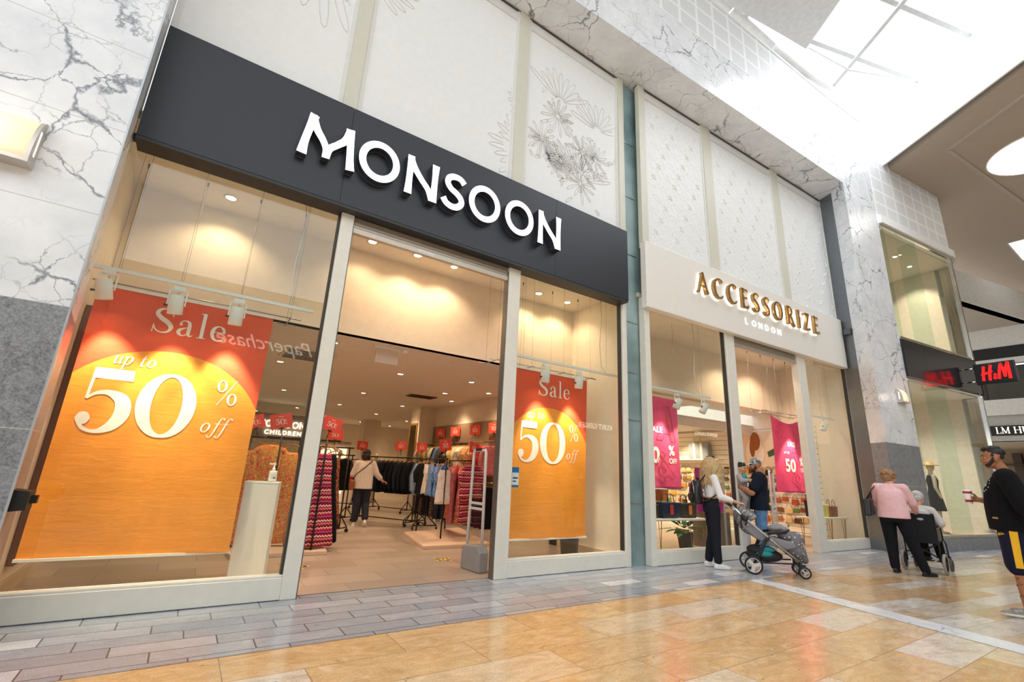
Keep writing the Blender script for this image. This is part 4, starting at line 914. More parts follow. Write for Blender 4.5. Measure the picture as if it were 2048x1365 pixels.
# ---------------------------------------------------------------- corner shop: black fascia and projecting sign
t = thing('fascia_sign', 'glossy black fascia panel of the corner shop beyond the marble column', 'shop sign', (0, 0, 0))
b = BM(); hbox(b, -.0, 1.0, -.05, .05, 4.05, 5.02); hbox(b, 1.005, HL, -.05, .05, 4.05, 5.02); obj('sign_board', b, M('#26282c', .12, .3, .02), t); b = BM(); curved(b, -.05, .02, 4.05, 4.9); obj('curved_end', b, M('#26282c', .12, .3, .02), t)
t = thing('projecting_sign', 'black sign with red H&M letters sticking out from the corner shop', 'shop sign', (0, 0, 0))
p0 = hm(3.25, -.22, 4.2); ux = (-HV).normalized(); PK, PZ = .55, .71
def PS(u, v): return p0 + ux * u * PK + Vector((0, 0, 1)) * v * PZ
PN = Vector((ux.y, -ux.x, 0)); PN = PN if PN.x < 0 else -PN
b = BM(); obox(b, PS(.75, .40), ux * .75 * PK, PN * .05, Vector((0, 0, .40 * PZ))); o = obj('sign_panel', b, M('#2a2b2e', .12, .5, .02), t); bevel(o, .015)
HMR = M('#ff1818', .4, 0, .01, 9, 1.1); Z = lambda u, v: PS(u, v) + PN * .052
b = BM(); strokes(b, [S((.30, .12, .10), (.34, .4, .09), (.40, .68, .10)), S((.54, .12, .10), (.58, .4, .10), (.66, .70, .10)), S((.26, .36, .06), (.45, .40, .07), (.68, .46, .05)), S((.88, .14, .09), (.94, .45, .09), (1.03, .70, .10)), S((1.02, .72, .08), (1.08, .45, .09), (1.10, .20, .09)), S((1.10, .20, .08), (1.18, .5, .09), (1.28, .74, .09)), S((1.28, .74, .10), (1.28, .4, .10), (1.27, .12, .11))], Z, .03, PN); obj('letters', b, HMR, t)
b = BM(); strokes(b, [S((.80, .16, .03), (.72, .30, .03), (.76, .36, .03), (.80, .30, .03), (.70, .22, .03), (.72, .15, .03), (.80, .22, .03))], Z, .03, PN); obj('ampersand', b, HMR, t)
b = BM()
for z in (.14, .66): tube(b, [PS(0, z), PS(-.36, z)], .02, 8)
obj('mounting_arm', b, CHROME, t)

# far shop sign
t = thing('fascia_sign', 'black sign with pale serif letters LM HU at the far end of the mall', 'shop sign', (0, 0, 0))
b = BM(); box(b, 27.86, 27.93, -4.5, .3, 3.72, 4.12); obj('sign_board', b, DARK, t)
FZ = lambda u, v: Vector((27.855, -u, v))
b = BM(); write(b, 'LM HU', SERIF, FZ, .26, .22, 3.80, .02, 0, .03, (-1, 0, 0)); obj('letters', b, M('#f2e8d8', .4, 0, .02, 9, .9), t)
# ---------------------------------------------------------------- people
def V3(*a): return Vector(a)
def skinmat(h):
    q = N('skin_' + h.strip('#')); v = q.obj(); c = srgb(h)
    n = q.noise(v, 22, 4); q.set(color=q.ramp(n, [(.3, tuple(x * .9 for x in c)), (.7, tuple(min(1, x * 1.07) for x in c))]), rough=.5, spec=.35)
    q.b.inputs['Subsurface Weight'].default_value = .08; q.b.inputs['Subsurface Radius'].default_value = (.03, .012, .008); return q.m
def head(bm, c, rot, k=1.0, jaw=1.0, nose=1.0):
    """skull, face, nose, lips, ears; looks toward local -Y"""
    T = lambda p: Vector(c) + rot @ (Vector(p) * k)
    e = lambda p, r: ell(bm, T(p), (r[0] * k, r[1] * k, r[2] * k), rot, 16, 12)
    e((0, .012, .035), (.076, .096, .085)); e((0, -.02, -.02), (.066, .076, .085)); e((0, -.03, -.065), (.052 * jaw, .052, .05)); e((0, -.066, -.092), (.026 * jaw, .024, .022))
    e((0, -.082, .028), (.048, .014, .012)); e((.036, -.065, -.03), (.026, .026, .024)); e((-.036, -.065, -.03), (.026, .026, .024))
    cone(bm, T((0, -.086, .012)), T((0, -.092 - .017 * nose, -.026)), .009 * k, .0135 * k, 10); e((.012, -.097, -.03), (.009, .011, .008)); e((-.012, -.097, -.03), (.009, .011, .008))
    e((0, -.088, -.058), (.024, .014, .007)); e((0, -.086, -.069), (.021, .014, .008))
    for s in (-1, 1): e((s * .077, .012, -.012), (.010, .020, .032)); e((s * .08, .02, .0), (.010, .016, .018))
def hand(bm, w, d, nrm, side, curl=.4, k=1.0, spread=.03):
    """palm, four unequal bent fingers and a thumb; d = finger direction, nrm = palm-side normal, side = +1/-1 where the thumb sits (along d x nrm)"""
    d = Vector(d).normalized(); nrm = Vector(nrm); nrm = (nrm - d * nrm.dot(d)).normalized(); x = d.cross(nrm) * side; w = Vector(w)
    for o in (-.026, -.009, .009, .026): cone(bm, w + x * o * .6 * k, w + (d * .085 + x * o) * k, .013 * k, .0115 * k, 8)
    for i, (o, ln) in enumerate(((.030, .068), (.010, .078), (-.010, .072), (-.029, .056))):
        p = w + (d * .085 + x * o) * k; dr = (d + x * o * spread * 30 * .2).normalized(); a = curl * (.7 + .12 * i)
        for q, f in enumerate((.45, .31, .24)):
            dr2 = (dr * math.cos(a) + nrm * math.sin(a)).normalized(); n2 = (nrm * math.cos(a) - dr * math.sin(a)).normalized()
            e = p + dr2 * ln * f * k; cone(bm, p, e, (.0092 - q * .0008) * k, (.0086 - q * .0010) * k, 8); p, dr, nrm_ = e, dr2, n2
            nrm, d0 = n2, dr2
        nrm = Vector(nrm_)
        # reset palm normal for the next finger
        nrm = (x.cross(d) * side); nrm = nrm if nrm.dot(n2) > -2 else -nrm
        if i == 0: base_n = nrm
    n0 = (x.cross(d) * side).normalized()
    p = w + (d * .025 + x * .026) * k; t = (d * .62 + x * .70 + n0 * .30).normalized()
    e1 = p + t * .036 * k; t2 = (d * .82 + x * .28 + n0 * .5).normalized(); e2 = e1 + t2 * .030 * k; e3 = e2 + (d * .8 + n0 * .6 - x * .1).normalized() * .022 * k
    cone(bm, p, e1, .0145 * k, .0108 * k, 8); cone(bm, e1, e2, .0105 * k, .0095 * k, 8); cone(bm, e2, e3, .0093 * k, .0075 * k, 8)
def shoe(name, parent, ank, fwd, ln, mat, sole, tilt=0, w_=.047, low=True):
    """upper + sole; ank = ankle joint, fwd = horizontal toe direction, tilt = heel lift angle"""
    f = Vector(fwd).normalized(); s = f.cross(Vector((0, 0, 1))).normalized(); up = Vector((0, 0, 1))
    ct, st = math.cos(tilt), math.sin(tilt); f2 = f * ct - up * st; u2 = up * ct + f * st; base = Vector(ank) - u2 * .075 - f2 * .06
    T = lambda a, b_, c: base + f2 * a + s * b_ + u2 * c
    bm = BM(); h = .075 if low else .09
    for a, r, z, rz in ((.03, .036, .04, .038), (.08, .04, .045, .04), (.13, .044, .036, .034), (.18, .047, .03, .027), (ln - .055, .043, .026, .023), (ln - .035, .032, .024, .02)):
        ell(bm, T(a, 0, z), (.04, r, rz), Matrix((f2, s, u2)).transposed(), 12, 8)
    cone(bm, T(.055, 0, .05), T(.06, 0, h + .012), .036, .037, 10)
    o = organic(name, bm, mat, parent, .006, 4)
    bm = BM(); pts = [(-.012, .0), (.0, .032), (.06, .037), (.13, .044), (.19, .049), (ln - .03, .04), (ln, .014)]
    A = [T(a, b_, 0) for a, b_ in pts] + [T(a, -b_, 0) for a, b_ in reversed(pts)]
    prism(bm, A, (0, 0, 0), u2 * .022); so = obj('sole', bm, sole, o); bevel(so, .004)
    return o, T
def torso_rows(J, rows):
    """rows of (height fraction 0 pelvis .. 1 neck base, rx, ry, y shift)"""
    out = []
    for t, rx, ry, dy in rows:
        a, b_ = (J['pelvis'], J['chest']) if t < .55 else (J['chest'], J['neck']); k = t / .55 if t < .55 else (t - .55) / .45
        p = a.lerp(b_, k); out.append((p + Vector((0, dy, 0)), rx, ry))
    return out
def body(name, parent, J, skin, girth=1.0, k=1.0, headrot=None, hands=True, jaw=1.0, arms=(.047, .040, .036, .026), legs=(.085, .058, .055, .036), feet=True, voxel=.0065, nose=.85):
    bm = BM(); g = girth
    head(bm, J['head'], headrot or Matrix.Identity(3), k * 1.03, jaw, nose)
    hr = headrot or Matrix.Identity(3)
    cone(bm, J['neck'] + V3(0, .01, -.03), J['head'] + hr @ V3(0, .02, -.05), .058 * g ** .5, .052, 12)
    loft(bm, torso_rows(J, [(-.15, .12 * g, .09 * g, 0), (0, .150 * g, .105 * g, 0), (.3, .130 * g, .095 * g, 0), (.55, .150 * g, .105 * g, 0), (.8, .155 * g, .095 * g, .01), (.97, .09, .07, .01)]))
    for s in 'LR':
        ell(bm, J['sh' + s], (arms[0] * 1.12, arms[0] * 1.1, arms[0] * 1.15)); limb(bm, [J['sh' + s], J['el' + s]], [arms[0], arms[1]]); limb(bm, [J['el' + s], J['el' + s].lerp(J['wr' + s], .35), J['wr' + s]], [arms[1], arms[2] * 1.06, arms[3]])
        cone(bm, J['neck'] + V3(0, .01, -.035 * k), J['sh' + s] + V3(0, 0, -.005), arms[0] * .95, arms[0])
        limb(bm, [J['hip' + s], J['kn' + s]], [legs[0] * g, legs[1]]); m = J['kn' + s].lerp(J['an' + s], .3) + V3(0, .008, 0); limb(bm, [J['kn' + s], m, J['an' + s]], [legs[1] * .92, legs[2], legs[3]])
        if hands and 'hd' + s in J: d, n, sd, cu = J['hd' + s]; hand(bm, J['wr' + s], d, n, sd, cu, k)
    return organic(name, bm, skin, parent, voxel, 3, .4)
def top(name, parent, J, mat, rows, sleeve='long', girth=1.0, r=(.072, .060, .052, .046), ext=None, voxel=.010, smooth=6):
    bm = BM(); loft(bm, torso_rows(J, rows))
    for s in 'LR':
        sh, el, wr = J['sh' + s], J['el' + s], J['wr' + s]
        cone(bm, J['neck'] + V3(0, .015, -.045), sh, .062 * girth, .066 * girth)
        if sleeve == 'short': limb(bm, [sh, sh.lerp(el, .72)], [r[0] * 1.08, r[1] * 1.2])
        elif sleeve == 'cap': limb(bm, [sh, sh.lerp(el, .85)], [r[0] * 1.1, r[1] * 1.3])
        else:
            e = 1.0 if sleeve == 'long' else .6
            limb(bm, [sh, el, el.lerp(wr, .94 * e)], [r[0], r[1], r[3] if e == 1 else r[2]])
    if ext: ext(bm)
    return organic(name, bm, mat, parent, voxel, smooth)
def trousers(name, parent, J, mat, rows, r=(.10, .075, .06), frac=.94, voxel=.010, flare=0):
    bm = BM(); loft(bm, [(J['pelvis'] + V3(0, dy, z), rx, ry) for z, rx, ry, dy in rows])
    for s in 'LR':
        h, k_, a = J['hip' + s], J['kn' + s], J['an' + s]; a = k_.lerp(a, frac) if frac <= 1 else a
        if frac < 0: limb(bm, [h, h.lerp(k_, -frac)], [r[0], r[1]])
        else:
            m = k_.lerp(a, .35) + V3(0, .008, 0); limb(bm, [h, k_], [r[0], r[1]]); limb(bm, [k_, m, a], [r[1], (r[1] + r[2]) / 2 + .003, r[2] + flare])
    return organic(name, bm, mat, parent, voxel, 5)
def face_parts(parent, c, rot, k=1.0, iris='#3a2a1c', brow='#2a1c12', lip=None):
    T = lambda p: Vector(c) + rot @ (Vector(p) * k * 1.03)
    for s in (-1, 1):
        bm = BM(); ell(bm, T((s * .031, -.075, .006)), (.0135 * k, .010 * k, .0085 * k), rot, 12, 8); e = obj('eye', bm, M('#ece6df', .25, 0, .01), parent)
        bm = BM(); ell(bm, T((s * .031, -.0845, .006)), (.0062 * k, .003 * k, .0062 * k), rot, 10, 6); obj('iris', bm, M(iris, .2), e)
        bm = BM(); tube(bm, [T((s * .014, -.092, .024)), T((s * .032, -.089, .031)), T((s * .049, -.076, .025))], [.004 * k, .0048 * k, .0028 * k], 6); obj('eyebrow', bm, M(brow, .7), parent)
    if lip:
        bm = BM(); ell(bm, T((0, -.097, -.061)), (.021 * k, .007 * k, .005 * k), rot, 10, 6); ell(bm, T((0, -.095, -.069)), (.018 * k, .007 * k, .006 * k), rot, 10, 6); obj('lips', bm, M(lip, .4), parent)
def hairmat(h, h2=None, sc=26):
    q = N('hair_' + h.strip('#')); v = q.n('ShaderNodeMapping', {'Vector': q.obj(), 'Scale': (3, 3, .6)}).outputs[0]
    n = q.noise(v, sc, 4, .7, 1.0); c = srgb(h); c2 = srgb(h2) if h2 else tuple(x * .55 for x in c)
    q.set(color=q.ramp(n, [(.35, c2), (.65, c)]), rough=.45, normal=q.bump(n, .6, .01)); return q.m
def standing(s=1.0, w_=1.0, hipw=.092):
    J = {'pelvis': V3(0, 0, .98), 'chest': V3(0, 0, 1.27), 'neck': V3(0, .015, 1.475), 'head': V3(0, -.015, 1.625)}
    for sgn, n in ((1, 'L'), (-1, 'R')):
        J['sh' + n] = V3(sgn * .175 * w_, .01, 1.415); J['el' + n] = V3(sgn * .225 * w_, .03, 1.135); J['wr' + n] = V3(sgn * .235 * w_, -.03, .885)
        J['hip' + n] = V3(sgn * hipw, 0, .92); J['kn' + n] = V3(sgn * hipw * 1.02, -.01, .50); J['an' + n] = V3(sgn * hipw * 1.02, .02, .085)
        J['hd' + n] = ((0, -.12, -1), (-sgn, 0, 0), 1, .35)
    return J
def scale_j(J, s):
    for k in J:
        if not k.startswith('hd'): J[k] = J[k] * s
    return J
def rotm(yaw, pitch=0, roll=0): return (Matrix.Rotation(yaw, 3, 'Z') @ Matrix.Rotation(pitch, 3, 'X') @ Matrix.Rotation(roll, 3, 'Y'))
DENIMB = M('#20222a', .85, 0, .15, 60, 0, .2, .3); WHITEKNIT = M('#f2efec', .8, 0, .03, 50, 0, .2, .2); BLACKCLOTH = M('#15161b', .85, 0, .2, 40, 0, .2, .3)
SNEAK = M('#f3f1ee', .5, 0, .03); SOLEW = M('#e9e6e0', .5)
SK_F = skinmat('#d9a583'); SK_M = skinmat('#b9805f'); SK_D = skinmat('#a8714f'); SK_O = skinmat('#dba78d')

# ---- blonde woman with backpack, hand on the pushchair
p = thing('person', 'person with long wavy blonde hair, white top and black backpack, holding the pushchair handle', 'person', (7.17, -.55, 0), R(52))
J = scale_j(standing(w_=.93), .955)
J['shR'] += V3(0, -.02, -.005)
J['elR'] = V3(-.225, -.07, 1.07); J['wrR'] = V3(-.17, -.35, .985); J['hdR'] = ((.1, -1, -.12), (.2, 0, -1), 1, 1.0)
J['elL'] = V3(.21, -.06, 1.08); J['wrL'] = V3(.19, -.28, .97); J['hdL'] = ((-.2, -1, -.1), (-.2, 0, -1), -1, .8)
J['anL'] += V3(.015, .05, 0); J['anR'] += V3(-.01, -.03, 0)
hr = rotm(R(48), R(-6))
bd = body('body', p, J, SK_F, .92, .95, hr, arms=(.042, .036, .032, .024)); face_parts(p, J['head'], hr, .95, lip='#b5605a')
top('white_top', p, J, WHITEKNIT, [(.14, .135, .10, 0), (.3, .128, .095, 0), (.45, .14, .118, -.02), (.6, .150, .125, -.025), (.8, .145, .095, .0), (.97, .085, .07, .01)], '3/4', .85, (.060, .052, .046, .042), voxel=.008)
trousers('black_trousers', p, J, DENIMB, [(-.12, .15, .115, .01), (-.03, .165, .125, .015), (.06, .142, .11, .005), (.12, .128, .098, 0)], (.098, .068, .062), .90, voxel=.008)
b = BM(); tube(b, [J['pelvis'] + V3(.131 * math.cos(a), .101 * math.sin(a), .105) for a in [k * PI / 16 for k in range(32)]], .013, 6, closed=True); obj('belt', b, M('#c58b55', .5), p)
for s in 'LR': shoe('sneaker', p, J['an' + s], (0.05, -1, 0), .255, SNEAK, SOLEW)
b = BM(); H = J['head']; rr = random.Random(5)
ell(b, H + V3(0, .0, .035), (.102, .11, .10)); ell(b, H + V3(.0, .07, -.02), (.09, .06, .13))
for k in range(46):
    an = rr.uniform(-.15, PI + .15) if k % 3 else rr.uniform(-.5, PI + .5); d = hr @ V3(math.cos(an), math.sin(an), 0)
    p0 = H + d * .075 + V3(0, 0, .07); pts = []; ph = rr.uniform(0, 6); ln = rr.uniform(.30, .44)
    for q in range(9):
        t = q / 8; pts.append(p0 + d * (.045 * math.sin(min(1, t * 1.8) * PI / 2) + .03 * t) + V3(.017 * math.sin(ph + t * 10), .017 * math.cos(ph + t * 9), -ln * t + .03 * math.sin(t * PI)))
    tube(b, pts, [.016, .02, .021, .022, .022, .021, .019, .015, .007], 7)
organic('hair', b, hairmat('#e3c48e', '#9a7446', 40), p, .007, 2, .3)
b = BM(); tube(b, [H + hr @ V3(.088 * math.cos(a), -.055, .055 + .04 * math.sin(a)) for a in [R(10) + k * R(160) / 12 for k in range(13)]], .006, 6)
for s in (-1, 1): ell(b, H + hr @ V3(s * .038, -.045, .128), (.034, .022, .014), hr)
obj('sunglasses', b, DARK, p)
# her backpack (held by the shoulders: a thing of its own)
bp = thing('backpack', 'small black leather backpack with silver zips on the blonde person', 'backpack', (7.17, -.55, 0), R(52))
b = BM(); c = V3(0, .235, 1.13)
loft(b, [(c + V3(0, 0, dz), rx, ry) for dz, rx, ry in ((-.205, .10, .06), (-.19, .128, .085), (-.10, .14, .10), (0, .138, .098), (.09, .125, .085), (.15, .10, .065), (.178, .06, .04))])
organic('bag_body', b, M('#191718', .32, 0, .1, 30), bp, .009, 8)
b = BM(); ell(b, c + V3(0, .092, -.09), (.10, .035, .075)); organic('front_pocket', b, M('#1d1a1b', .32, 0, .1, 30), bp, .008, 6)
b = BM(); tube(b, [c + V3(.13 * math.cos(a), .072, -.03 + .20 * math.sin(a)) for a in [R(0) + k * R(180) / 14 for k in range(15)]], .0045, 6); tube(b, [c + V3(-.09, .118, -.03), c + V3(0, .132, -.025), c + V3(.09, .118, -.03)], .004, 6); obj('zip', b, CHROME, bp)
for s in (-1, 1):
    b = BM(); pts = [c + V3(s * .08, -.05, .15), c + V3(s * .105, -.13, .262), c + V3(s * .12, -.22, .275), c + V3(s * .125, -.315, .20), c + V3(s * .13, -.34, .08), c + V3(s * .145, -.27, -.04), c + V3(s * .14, -.13, -.13), c + V3(s * .10, -.04, -.15)]
    tube(b, pts, .011, 6); obj('shoulder_strap', b, M('#221d1d', .4), bp)
b = BM(); tube(b, [c + V3(-.03, -.03, .165), c + V3(-.02, -.03, .215), c + V3(.02, -.03, .215), c + V3(.03, -.03, .165)], .007, 6); obj('grab_handle', b, M('#221d1d', .4), bp)

# ---- bearded man in cap, carrying the toddler
p = thing('person', 'person in camouflage cap, navy polo and jeans carrying a toddler', 'person', (8.78, -.45, 0), R(215))
J = standing(w_=1.16)
J['chest'] += V3(0, .02, 0); J['neck'] += V3(0, .02, 0); J['head'] += V3(0, .0, -.01)
J['elL'] = V3(.27, -.14, 1.13); J['wrL'] = V3(.10, -.34, 1.24); J['hdL'] = ((-.55, -.25, .75), (-.3, .9, .0), 1, .5)
J['elR'] = V3(-.25, -.10, 1.12); J['wrR'] = V3(-.10, -.36, 1.10); J['hdR'] = ((.75, -.5, .0), (.2, .9, .2), 1, .9)
hr = rotm(R(6), R(8))
body('body', p, J, SK_M, 1.12, 1.0, hr, jaw=1.1, arms=(.062, .052, .048, .031), legs=(.09, .062, .058, .04)); face_parts(p, J['head'], hr, 1.0, '#2c2018', '#2a1a12')
top('navy_polo', p, J, M('#181d2b', .85, 0, .12, 40, 0, .2, .3), [(-.26, .222, .168, -.0), (.0, .205, .155, -.01), (.3, .172, .135, -.01), (.55, .195, .138, 0), (.8, .195, .125, .01), (.98, .085, .085, .01)], 'short', 1.15, (.088, .07, .055, .046))
trousers('jeans', p, J, M('#5f86ad', .85, 0, .28, 14, 0, .2, .3), [(-.12, .165, .13, 0), (0, .17, .13, 0), (.1, .165, .128, 0)], (.108, .085, .075), .97)
for s in 'LR': shoe('shoe', p, J['an' + s], (0, -1, 0), .28, M('#c9c4bb', .6), SOLEW)
H = J['head']; b = BM()
ell(b, H + hr @ V3(0, -.054, -.086), (.054, .046, .034), hr); ell(b, H + hr @ V3(0, -.090, -.049), (.028, .009, .007), hr)
for s in (-1, 1):
    for k in range(6): t = k / 5; ell(b, H + hr @ V3(s * (.070 - .020 * t), -.012 - .046 * t, -.02 - .058 * t), (.011, .019, .026), hr)
organic('beard', b, hairmat('#33231a'), p, .006, 2, .35)
q = N('camouflage'); n = q.noise(q.obj(), 15, 2, .4, .6); CAMO = q.set(color=q.ramp(n, [(0, srgb('#4b4a49')), (.44, srgb('#4b4a49')), (.45, srgb('#8f8e8b')), (.53, srgb('#c9c6c1')), (.6, srgb('#76746f'))], 'CONSTANT'), rough=.85)
cp = BM(); ell(cp, H + hr @ V3(0, .012, .050), (.092, .110, .092), hr); bmesh.ops.bisect_plane(cp, geom=cp.verts[:] + cp.edges[:] + cp.faces[:], plane_co=H + hr @ V3(0, 0, .028), plane_no=hr @ V3(0, -.15, 1), clear_inner=True)
o = obj('cap', cp, CAMO, p); m_ = o.modifiers.new('thick', 'SOLIDIFY'); m_.thickness = .006
b = BM(); P = [H + hr @ V3(x, y, z) for x, y, z in ((-.075, -.06, .045), (-.07, -.125, .035), (-.045, -.165, .025), (0, -.178, .022), (.045, -.165, .025), (.07, -.125, .035), (.075, -.06, .045))]; prism(b, P, (0, 0, 0), hr @ V3(0, 0, .014)); obj('cap_peak', b, M('#e6ddcd', .8), o)
b = BM(); tube(b, [J['wrL'].lerp(J['elL'], .12) + (J['elL'] - J['wrL']).normalized().cross(V3(0, 0, 1)).normalized() * .034 * math.cos(a) + (J['elL'] - J['wrL']).normalized().cross((J['elL'] - J['wrL']).normalized().cross(V3(0, 0, 1)).normalized()) * .034 * math.sin(a) for a in [k * PI / 8 for k in range(16)]], .008, 6, closed=True); obj('wristwatch', b, M('#8a3d2c', .5), p)
man_mat = p.matrix_basis.copy()
# his cup
def cup(name, label, loc, mats, k=1.0, straw=False):
    t = thing(name, label, 'cup', loc)
    bm = BM(); lathe(bm, [(.028 * k, 0), (.030 * k, .004), (.033 * k, .05), (.040 * k, .135 * k)], (0, 0, 0), 20); obj('cup_body', bm, mats[0], t)
    bm = BM(); lathe(bm, [(.0402 * k, .115 * k), (.0415 * k, .128 * k), (.0405 * k, .136 * k), (.0385 * k, .116 * k)], (0, 0, 0), 20); obj('cup_band', bm, mats[1], t)
    bm = BM(); lathe(bm, [(.043 * k, .135 * k), (.0435 * k, .142 * k), (.038 * k, .15 * k), (.036 * k, .158 * k)], (0, 0, 0), 20); obj('cup_lid', bm, mats[2], t)
    bm = BM(); lathe(bm, [(.0312 * k, .022), (.0325 * k, .03), (.0335 * k, .05), (.0325 * k, .022)], (0, 0, 0), 20); obj('cup_print', bm, mats[1], t)
    if straw: bm = BM(); tube(bm, [(0, 0, .15 * k), (-.02, 0, .215 * k)], .004, 6); obj('straw', bm, mats[2], t)
    return t
from mathutils import Matrix as _M
def local_to(p_, v): return (Matrix.Translation(p_.location) @ Matrix.Rotation(p_.rotation_euler.z, 4, 'Z')) @ Vector(v)
CW = M('#f3ece4', .5, 0, .02); CR = M('#b3202c', .5)
# ---- toddler on his arm
t = thing('person', 'toddler in grey tracksuit and teal bib carried by the person in the cap', 'person', local_to(p, (.04, -.27, 1.13)), R(215 + 150))
JT = {'pelvis': V3(0, 0, .05), 'chest': V3(0, 0, .22), 'neck': V3(0, .005, .315), 'head': V3(0, -.01, .425)}
for sg, n in ((1, 'L'), (-1, 'R')):
    JT['sh' + n] = V3(sg * .10, 0, .285); JT['el' + n] = V3(sg * .15, -.07, .20); JT['wr' + n] = V3(sg * .07, -.15, .215); JT['hd' + n] = ((-sg * .6, -.7, .1), (-sg * .4, .5, -.4), 1 if sg > 0 else -1, .6)
    JT['hip' + n] = V3(sg * .06, 0, .02); JT['kn' + n] = V3(sg * .095, -.10, -.10); JT['an' + n] = V3(sg * .09, -.03, -.29)
hr = rotm(R(-5), R(10))
def small(Jm, sc): return Jm
body('body', t, JT, skinmat('#d3a07e'), .62, .78, hr, arms=(.03, .027, .025, .019), legs=(.08, .042, .036, .026), voxel=.006, nose=.2); face_parts(t, JT['head'], hr, .78, '#2a1c12', '#2a1a12', '#b06a5c')
GREYJ = M('#a9a6a5', .9, 0, .06, 50, 0, .2, .3)
top('grey_jacket', t, JT, GREYJ, [(-.1, .10, .08, 0), (.3, .105, .085, 0), (.6, .11, .08, 0), (.95, .06, .055, 0)], 'long', .6, (.046, .044, .04, .034), voxel=.008)
trousers('grey_trousers', t, JT, GREYJ, [(-.06, .09, .08, 0), (.05, .095, .08, 0)], (.062, .05, .038), .98, voxel=.008)
b = BM(); tube(b, [JT['neck'] + V3(.055 * math.cos(a), -.015 + .055 * math.sin(a), -.012) for a in [k * PI / 8 for k in range(16)]], .016, 6, closed=True); ell(b, JT['neck'] + V3(0, -.07, -.05), (.06, .018, .055)); organic('teal_bib', b, M('#2fb5a6', .8, 0, .1), t, .006, 3)
H = JT['head']; b = BM(); ell(b, H + hr @ V3(0, .018, .045), (.069, .08, .066), hr)
for k in range(14): an = k * PI / 7; ell(b, H + hr @ V3(.045 * math.cos(an), .015 + .05 * math.sin(an), .072 + .012 * (k % 3)), (.024, .026, .02), hr)
ell(b, H + hr @ V3(0, -.045, .07), (.05, .024, .02), hr); organic('hair', b, hairmat('#2b1f17'), t, .006, 2)
for s in 'LR': shoe('small_shoe', t, JT['an' + s], (0, -1, -.3), .14, M('#ddd8d0', .6), SOLEW, w_=.03)
wr = local_to(p, J['wrR']); cup('paper_cup', 'white and red paper cup held low in front of the person in the cap', wr + (Matrix.Rotation(R(215), 3, 'Z') @ V3(.075, -.035, -.08)), (CW, CR, CW))

# ---- older woman pushing the wheelchair, back turned
p = thing('person', 'person in pink checked shirt and black trousers pushing the wheelchair, back turned', 'person', (10.07, -2.02, 0), R(98))
J = scale_j(standing(w_=1.06, hipw=.10), .945)
J['chest'] += V3(0, -.03, 0); J['neck'] += V3(0, -.08, -.005); J['head'] += V3(0, -.135, -.02)
for n in 'LR': J['sh' + n] += V3(0, -.055, -.01)
J['elR'] = V3(-.25, -.15, 1.10); J['wrR'] = V3(-.24, -.36, .98); J['hdR'] = ((.0, -1, -.15), (.2, 0, -1), 1, 1.0)
J['elL'] = V3(.25, -.15, 1.10); J['wrL'] = V3(.22, -.36, .98); J['hdL'] = ((0, -1, -.15), (-.2, 0, -1), -1, 1.0)
J['knL'] = V3(.09, .0, .47); J['anL'] = V3(.08, .05, .08); J['hipR'] += V3(-.01, .0, 0); J['knR'] = V3(-.19, .0, .47); J['anR'] = V3(-.30, .02, .08)
hr = rotm(R(-22), R(14))
body('body', p, J, SK_O, 1.15, .97, hr); face_parts(p, J['head'], hr, .97, lip='#b5706a')
q = N('pink_check'); v = q.n('ShaderNodeSeparateXYZ', {0: q.obj()}); g1 = q.math('SINE', q.math('MULTIPLY', v.outputs[0], 330.0)); g2 = q.math('SINE', q.math('MULTIPLY', v.outputs[2], 330.0)); nz = q.noise(q.obj(), 9, 5, .7)
chk = q.ramp(q.math('MULTIPLY', q.math('MAXIMUM', g1, g2), nz), [(.1, srgb('#e2a3a9')), (.55, srgb('#f6dcda'))]); PINKC = q.set(color=chk, rough=.85, spec=.2, normal=q.bump(nz, .4, .02))
top('pink_shirt', p, J, PINKC, [(-.16, .225, .165, .01), (.0, .222, .165, .01), (.25, .205, .16, .01), (.5, .20, .155, .01), (.75, .195, .13, .01), (.96, .09, .085, .0)], 'long', 1.12, (.084, .068, .058, .050))
trousers('black_trousers', p, J, BLACKCLOTH, [(-.14, .185, .15, .01), (0, .195, .155, .01), (.08, .18, .145, .01)], (.118, .088, .066), .97)
shoe('flat_shoe', p, J['anL'], (0, -1, 0), .245, DARK, RUBBER); shoe('flat_shoe', p, J['anR'], (-.55, -.8, 0), .25, DARK, RUBBER)
H = J['head']; b = BM(); rr = random.Random(8)
ell(b, H + hr @ V3(0, .02, .04), (.098, .112, .085), hr); ell(b, H + hr @ V3(0, .065, -.03), (.09, .07, .085), hr)
for k in range(70):
    d = V3(rr.gauss(0, 1), rr.gauss(.4, 1), rr.gauss(.2, .9)).normalized()
    if d.y < -.45 and d.z < .4: continue
    c = H + hr @ V3(d.x * .098, .025 + d.y * .108, .02 + d.z * .095); ell(b, c, (.024, .024, .017))
organic('hair', b, hairmat('#b48a60', '#7d5a3a', 34), p, .007, 2, .35)
hb = thing('shoulder_bag', 'black leather bag hanging at the left shoulder of the person in pink', 'handbag', (10.07, -2.02, 0), R(98))
b = BM(); c = V3(.315, .03, 1.0); P = [c + V3(.0, x, z) for x, z in ((-.15, -.14), (.17, -.15), (.12, .135), (-.10, .135))]; prism(b, P, (-.05, 0, 0), (.065, 0, 0)); o = obj('bag_body', b, M('#17161a', .35, 0, .1, 20), hb); bevel(o, .03, 3)
for s in (-1, 1):
    b = BM(); tube(b, [c + V3(.0 + .02 * s, -.085, .13), c + V3(-.05, -.10, .27), c + V3(-.135, -.07, .395), c + V3(-.15, -.04, .40), c + V3(-.06, .04, .27), c + V3(.01 * s, .09, .13)], .009, 6); obj('strap', b, M('#17161a', .4), hb)

